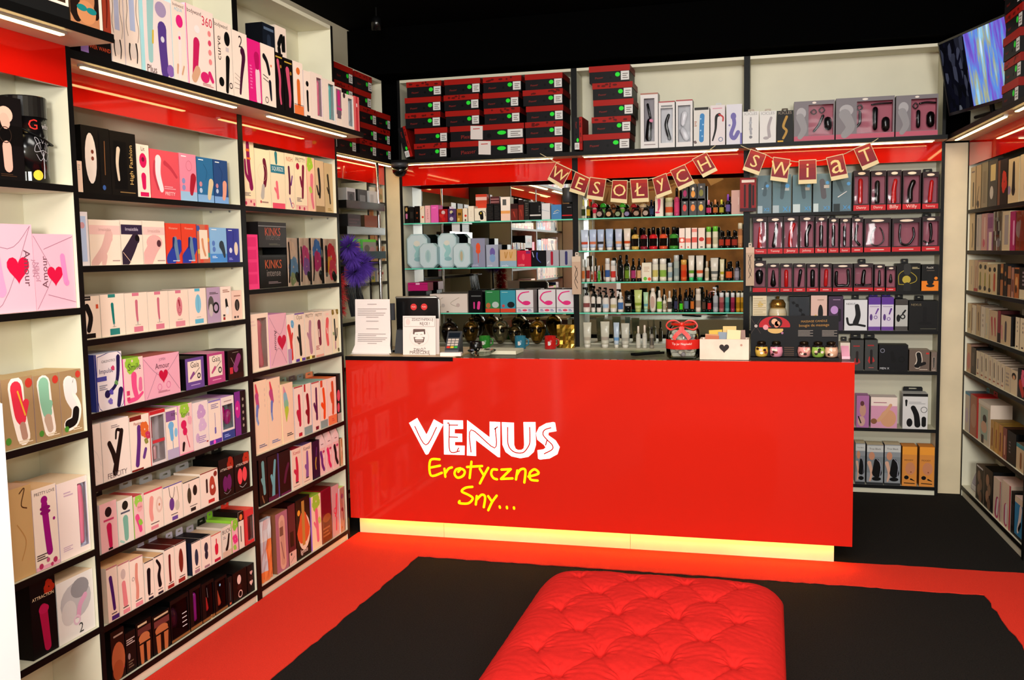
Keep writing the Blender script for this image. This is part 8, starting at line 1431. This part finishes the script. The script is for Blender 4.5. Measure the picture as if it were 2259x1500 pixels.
# packs hanging on the posts
def hanging(key, dsl, desc, cat='pack'):
    fr, out, z, u, w, h = at_odd(key); return carton(fr, u, z, w, h, .03, out, desc, 'hanging packs on the shelf posts', dsl, 'hanging_pack')
hanging('hang1', '8a1a1c/411;R .1 .86 .9 .94 e8d8d0;S .12 .12 3a0c10 .3 .78 .3 .15;S .18 .18 141012 .62 .78 .62 .12;S .12 .12 2a0c10 .82 .75 .82 .2;R 0 0 1 .1 3a2030;B 222 .3 .6', 'red hanging pack with black rods on the right post')
hanging('hang2', 'c4a68c/a87;R 0 .86 1 1 d8b8a0;S .06 .06 4a3a34 .3 .8 .6 .6 .35 .4 .65 .25;S .06 .06 4a3a34 .65 .8 .35 .6 .65 .4 .35 .2;B cba .3 .7', 'tan hanging pack with knotted dark cord on right post')
hanging('hang3', 'c8a890/a87;R 0 .86 1 1 d8c0a8;S .06 .06 3a302c .35 .75 .65 .55 .3 .35 .6 .15;S .06 .06 3a302c .6 .7 .35 .5 .65 .3;B cba .3 .7', 'tan hanging pack with knotted dark cord on dark middle post')
fr, out, z, u, w, h = at_odd('pbag'); p, rz = place(fr, u, -.07, z + .0006); q = MB(); x = w * .48
pr = [(-x, 0), (x, 0), (x * .9, h * .5), (x * .5, h), (x * .1, h * .95), (-x * .6, h * .45)]
q.poly([(a, -.03, b_) for a, b_ in pr], '5a2a78'); q.poly([(a * .8, .03, b_ * .9) for a, b_ in reversed(pr)], '4a2468')
for i in range(6): a, b_ = pr[i], pr[(i + 1) % 6]; q.poly([(a[0] * .8, .03, a[1] * .9), (b_[0] * .8, .03, b_[1] * .9), (b_[0], -.03, b_[1]), (a[0], -.03, a[1])], '6a3a88')
q.poly([(a, -.031, b_) for a, b_ in ((-x * .9, 0.004), (x * .6, .004), (x * .7, h * .3), (-x * .6, h * .3))], 'b8b4c0'); o = q.obj('purple_bag', GLOSS, None, False, p, rz); tag(o, 'slumped purple and clear bag on the lowest right wall shelf', 'bag')

# ------------------------------------------------------------------ plume, rack and oddments in the far left corner
def plume(key, m, n, label, rx, rz_, blobs):
    fr, out, z, u, w, h = at_odd(key); p, _ = place(fr, u, out, z); rn = random.Random(n); o = empty('feather_duster', p); tag(o, label, 'feather duster'); q = MB()
    for bx, by, bz, r in blobs:
        for _ in range(n):
            d = Vector((rn.gauss(0, 1), rn.gauss(0, 1), rn.gauss(0, 1))).normalized(); a = Vector((bx, by, bz)) + d * r * .2; e = Vector((bx, by, bz)) + d * r * rn.uniform(.75, 1.1) + Vector((0, 0, -.15 * r)); s = d.orthogonal().normalized() * .004
            q.poly([a - s, a + s, e])
    f = q.obj('feathers', MAT[m], o); f['kind'] = 'stuff'
    q = MB(); q.tube([(0, blobs[-1][1], blobs[-1][2]), (.01, blobs[-1][1] + .03, blobs[-1][2] - .3)], .008, None, 8); q.obj('handle', MAT['black'], o, True)
plume('purple', 'purple', 420, 'purple feather duster hanging beside the far left bay', 1, 1, ((0, -.06, .16, .09), (0, -.02, .1, .08), (.02, .06, .05, .11), (.0, .02, .0, .09)))
plume('redpl', 'redplume', 260, 'dark red feather duster beside the purple one', 1, 1, ((.01, -.12, .16, .07), (.01, -.12, .08, .08), (.01, -.12, .0, .07)))
o = empty('display_rack', (-2.64, 6.22, 0)); tag(o, 'chrome pole with three sloping black trays in the corner', 'display rack')
q = MB(); q.tube([(0, .03, .3), (0, .03, 2.28)], .012, None, 12); q.lathe([(.09, .001), (.09, .01), (.02, .02), (.014, .32)], 18, 0, .03); q.obj('pole', MAT['chrome'], o, True)
for z in (1.955, 1.79, 1.63):
    q = MB(); q.box(-.06, .06, -.62, 0, z, z + .008); q.box(.052, .06, -.62, 0, z + .008, z + .05); q.box(-.06, .052, -.62, -.612, z + .008, z + .05); q.box(-.06, .052, -.008, 0, z + .008, z + .05); q.obj('tray', MAT['blackgloss'], o)
items = ((1.964, ((5.66, .14, 'd8d4d4/888;R .1 .15 .9 .8 5a5658;E .5 .5 .2 .2 222', 'clear pack with dark figure'), (5.84, .15, '3a3838/222;R .2 .3 .8 .7 888', 'dark grey pack'), (6.02, .13, 'e4e0dc/aaa;R .1 .1 .5 .8 c8c4c0', 'white pack with grey panel'))),
         (1.799, ((5.7, .2, '3a2428/222;N .1 .3 .9 .8 3 5a4044', 'dark maroon box'), (5.97, .22, '8a4a34/432;R .1 .1 .9 .4 a8603c', 'rust brown box'))),
         (1.639, ((5.7, .16, 'b8a040/5a4;E .5 .5 .3 .3 d8682c;R 0 .85 1 1 6ad040', 'yellow pack with green rim'), (5.93, .22, '9a9488/5a4;E .3 .5 .2 .2 6a6058;E .7 .4 .2 .2 b88a8a;R 0 .85 1 1 6ad040', 'grey pack with green rim'))))
for z, it in items:
    for y, w, dsl, d in it:
        c_ = carton('K', y + .045, z, w, .12, .09, .175, d + ' on a tray of the corner display rack', 'packs on the corner display rack', dsl, 'tray_pack')
carton('K', ODD['pinkbox'][3], 1.4606, .16, .12, .1, .02, 'pink and grey box on the corner shelf behind the plume', 'boxes on the corner shelf unit', 'c83a78/444;R 0 0 1 .4 9a9494;F .6 .7 .2 e05a90 6')
o = empty('studded_fringe', (-2.6, 5.62, 1.47)); tag(o, 'black fringe with silver studs hanging below the plume', 'whip')
q = MB(); rn = random.Random(9)
for k_ in range(26): y = -.12 + .24 * k_ / 25; q.poly([(.03, y, .0), (.03, y + .007, .0), (.06 + .02 * rn.random(), y + .03, -.2), (.06, y + .024, -.2)])
q.obj('fringe_strands', MAT['black'], o)['kind'] = 'stuff'
q = MB()
for r_ in range(4):
    for k_ in range(9): q.lathe([(.007, 0), (.005, .004), (.001, .006)], 6, .02 + .012 * r_, -.1 + .024 * k_ + .006 * r_)
s_ = q.obj('silver_studs', MAT['chrome'], o, True); s_['kind'] = 'stuff'
q = MB(); q.box(0, .07, -.125, .125, -.008, 0); q.obj('strap', MAT['black'], o)
# dome camera
o = empty('security_camera', (-2.57, 6.5, 2.309)); tag(o, 'black dome security camera under the back left canopy corner', 'camera')
MB().lathe([(.06, -.03), (.065, -.012), (.06, 0)], 20).obj('base', MAT['grey'], o, True); MB().lathe([(.004, -.1), (.03, -.093), (.05, -.07), (.056, -.03)], 20).obj('dome', MAT['blackgloss'], o, True)
# small fitting hanging from the dark ceiling, stands in for faint silvery marks
o = empty('ceiling_fitting', (-2.55, 6.1, 3.3)); tag(o, 'small black fitting hanging from the dark ceiling in the corner', 'spotlight')
q = MB(); q.tube([(0, 0, 0), (0, 0, -.06)], .006, None, 6); q.obj('stem', MAT['black'], o); q = MB(); q.lathe([(.03, -.15), (.034, -.08), (.02, -.06)], 14); q.obj('head', MAT['blackgloss'], o, True)
# white lacquered display column at the left picture edge
o = empty('display_column', (-2.02, 1.78, 0)); tag(o, 'glossy white display column cropped at the left picture edge', 'column')
q = MB(); q.box(-.17, .17, -.17, .17, .0, 1.30); q.obj('body', MAT['white'], o); q = MB(); q.box(-.168, .168, -.168, .168, 1.3005, 1.318); q.v[4:8] = [(-.15, -.15, 1.33), (.15, -.15, 1.33), (.15, .15, 1.33), (-.15, .15, 1.33)]; q.obj('bevelled_top', MAT['white'], o)
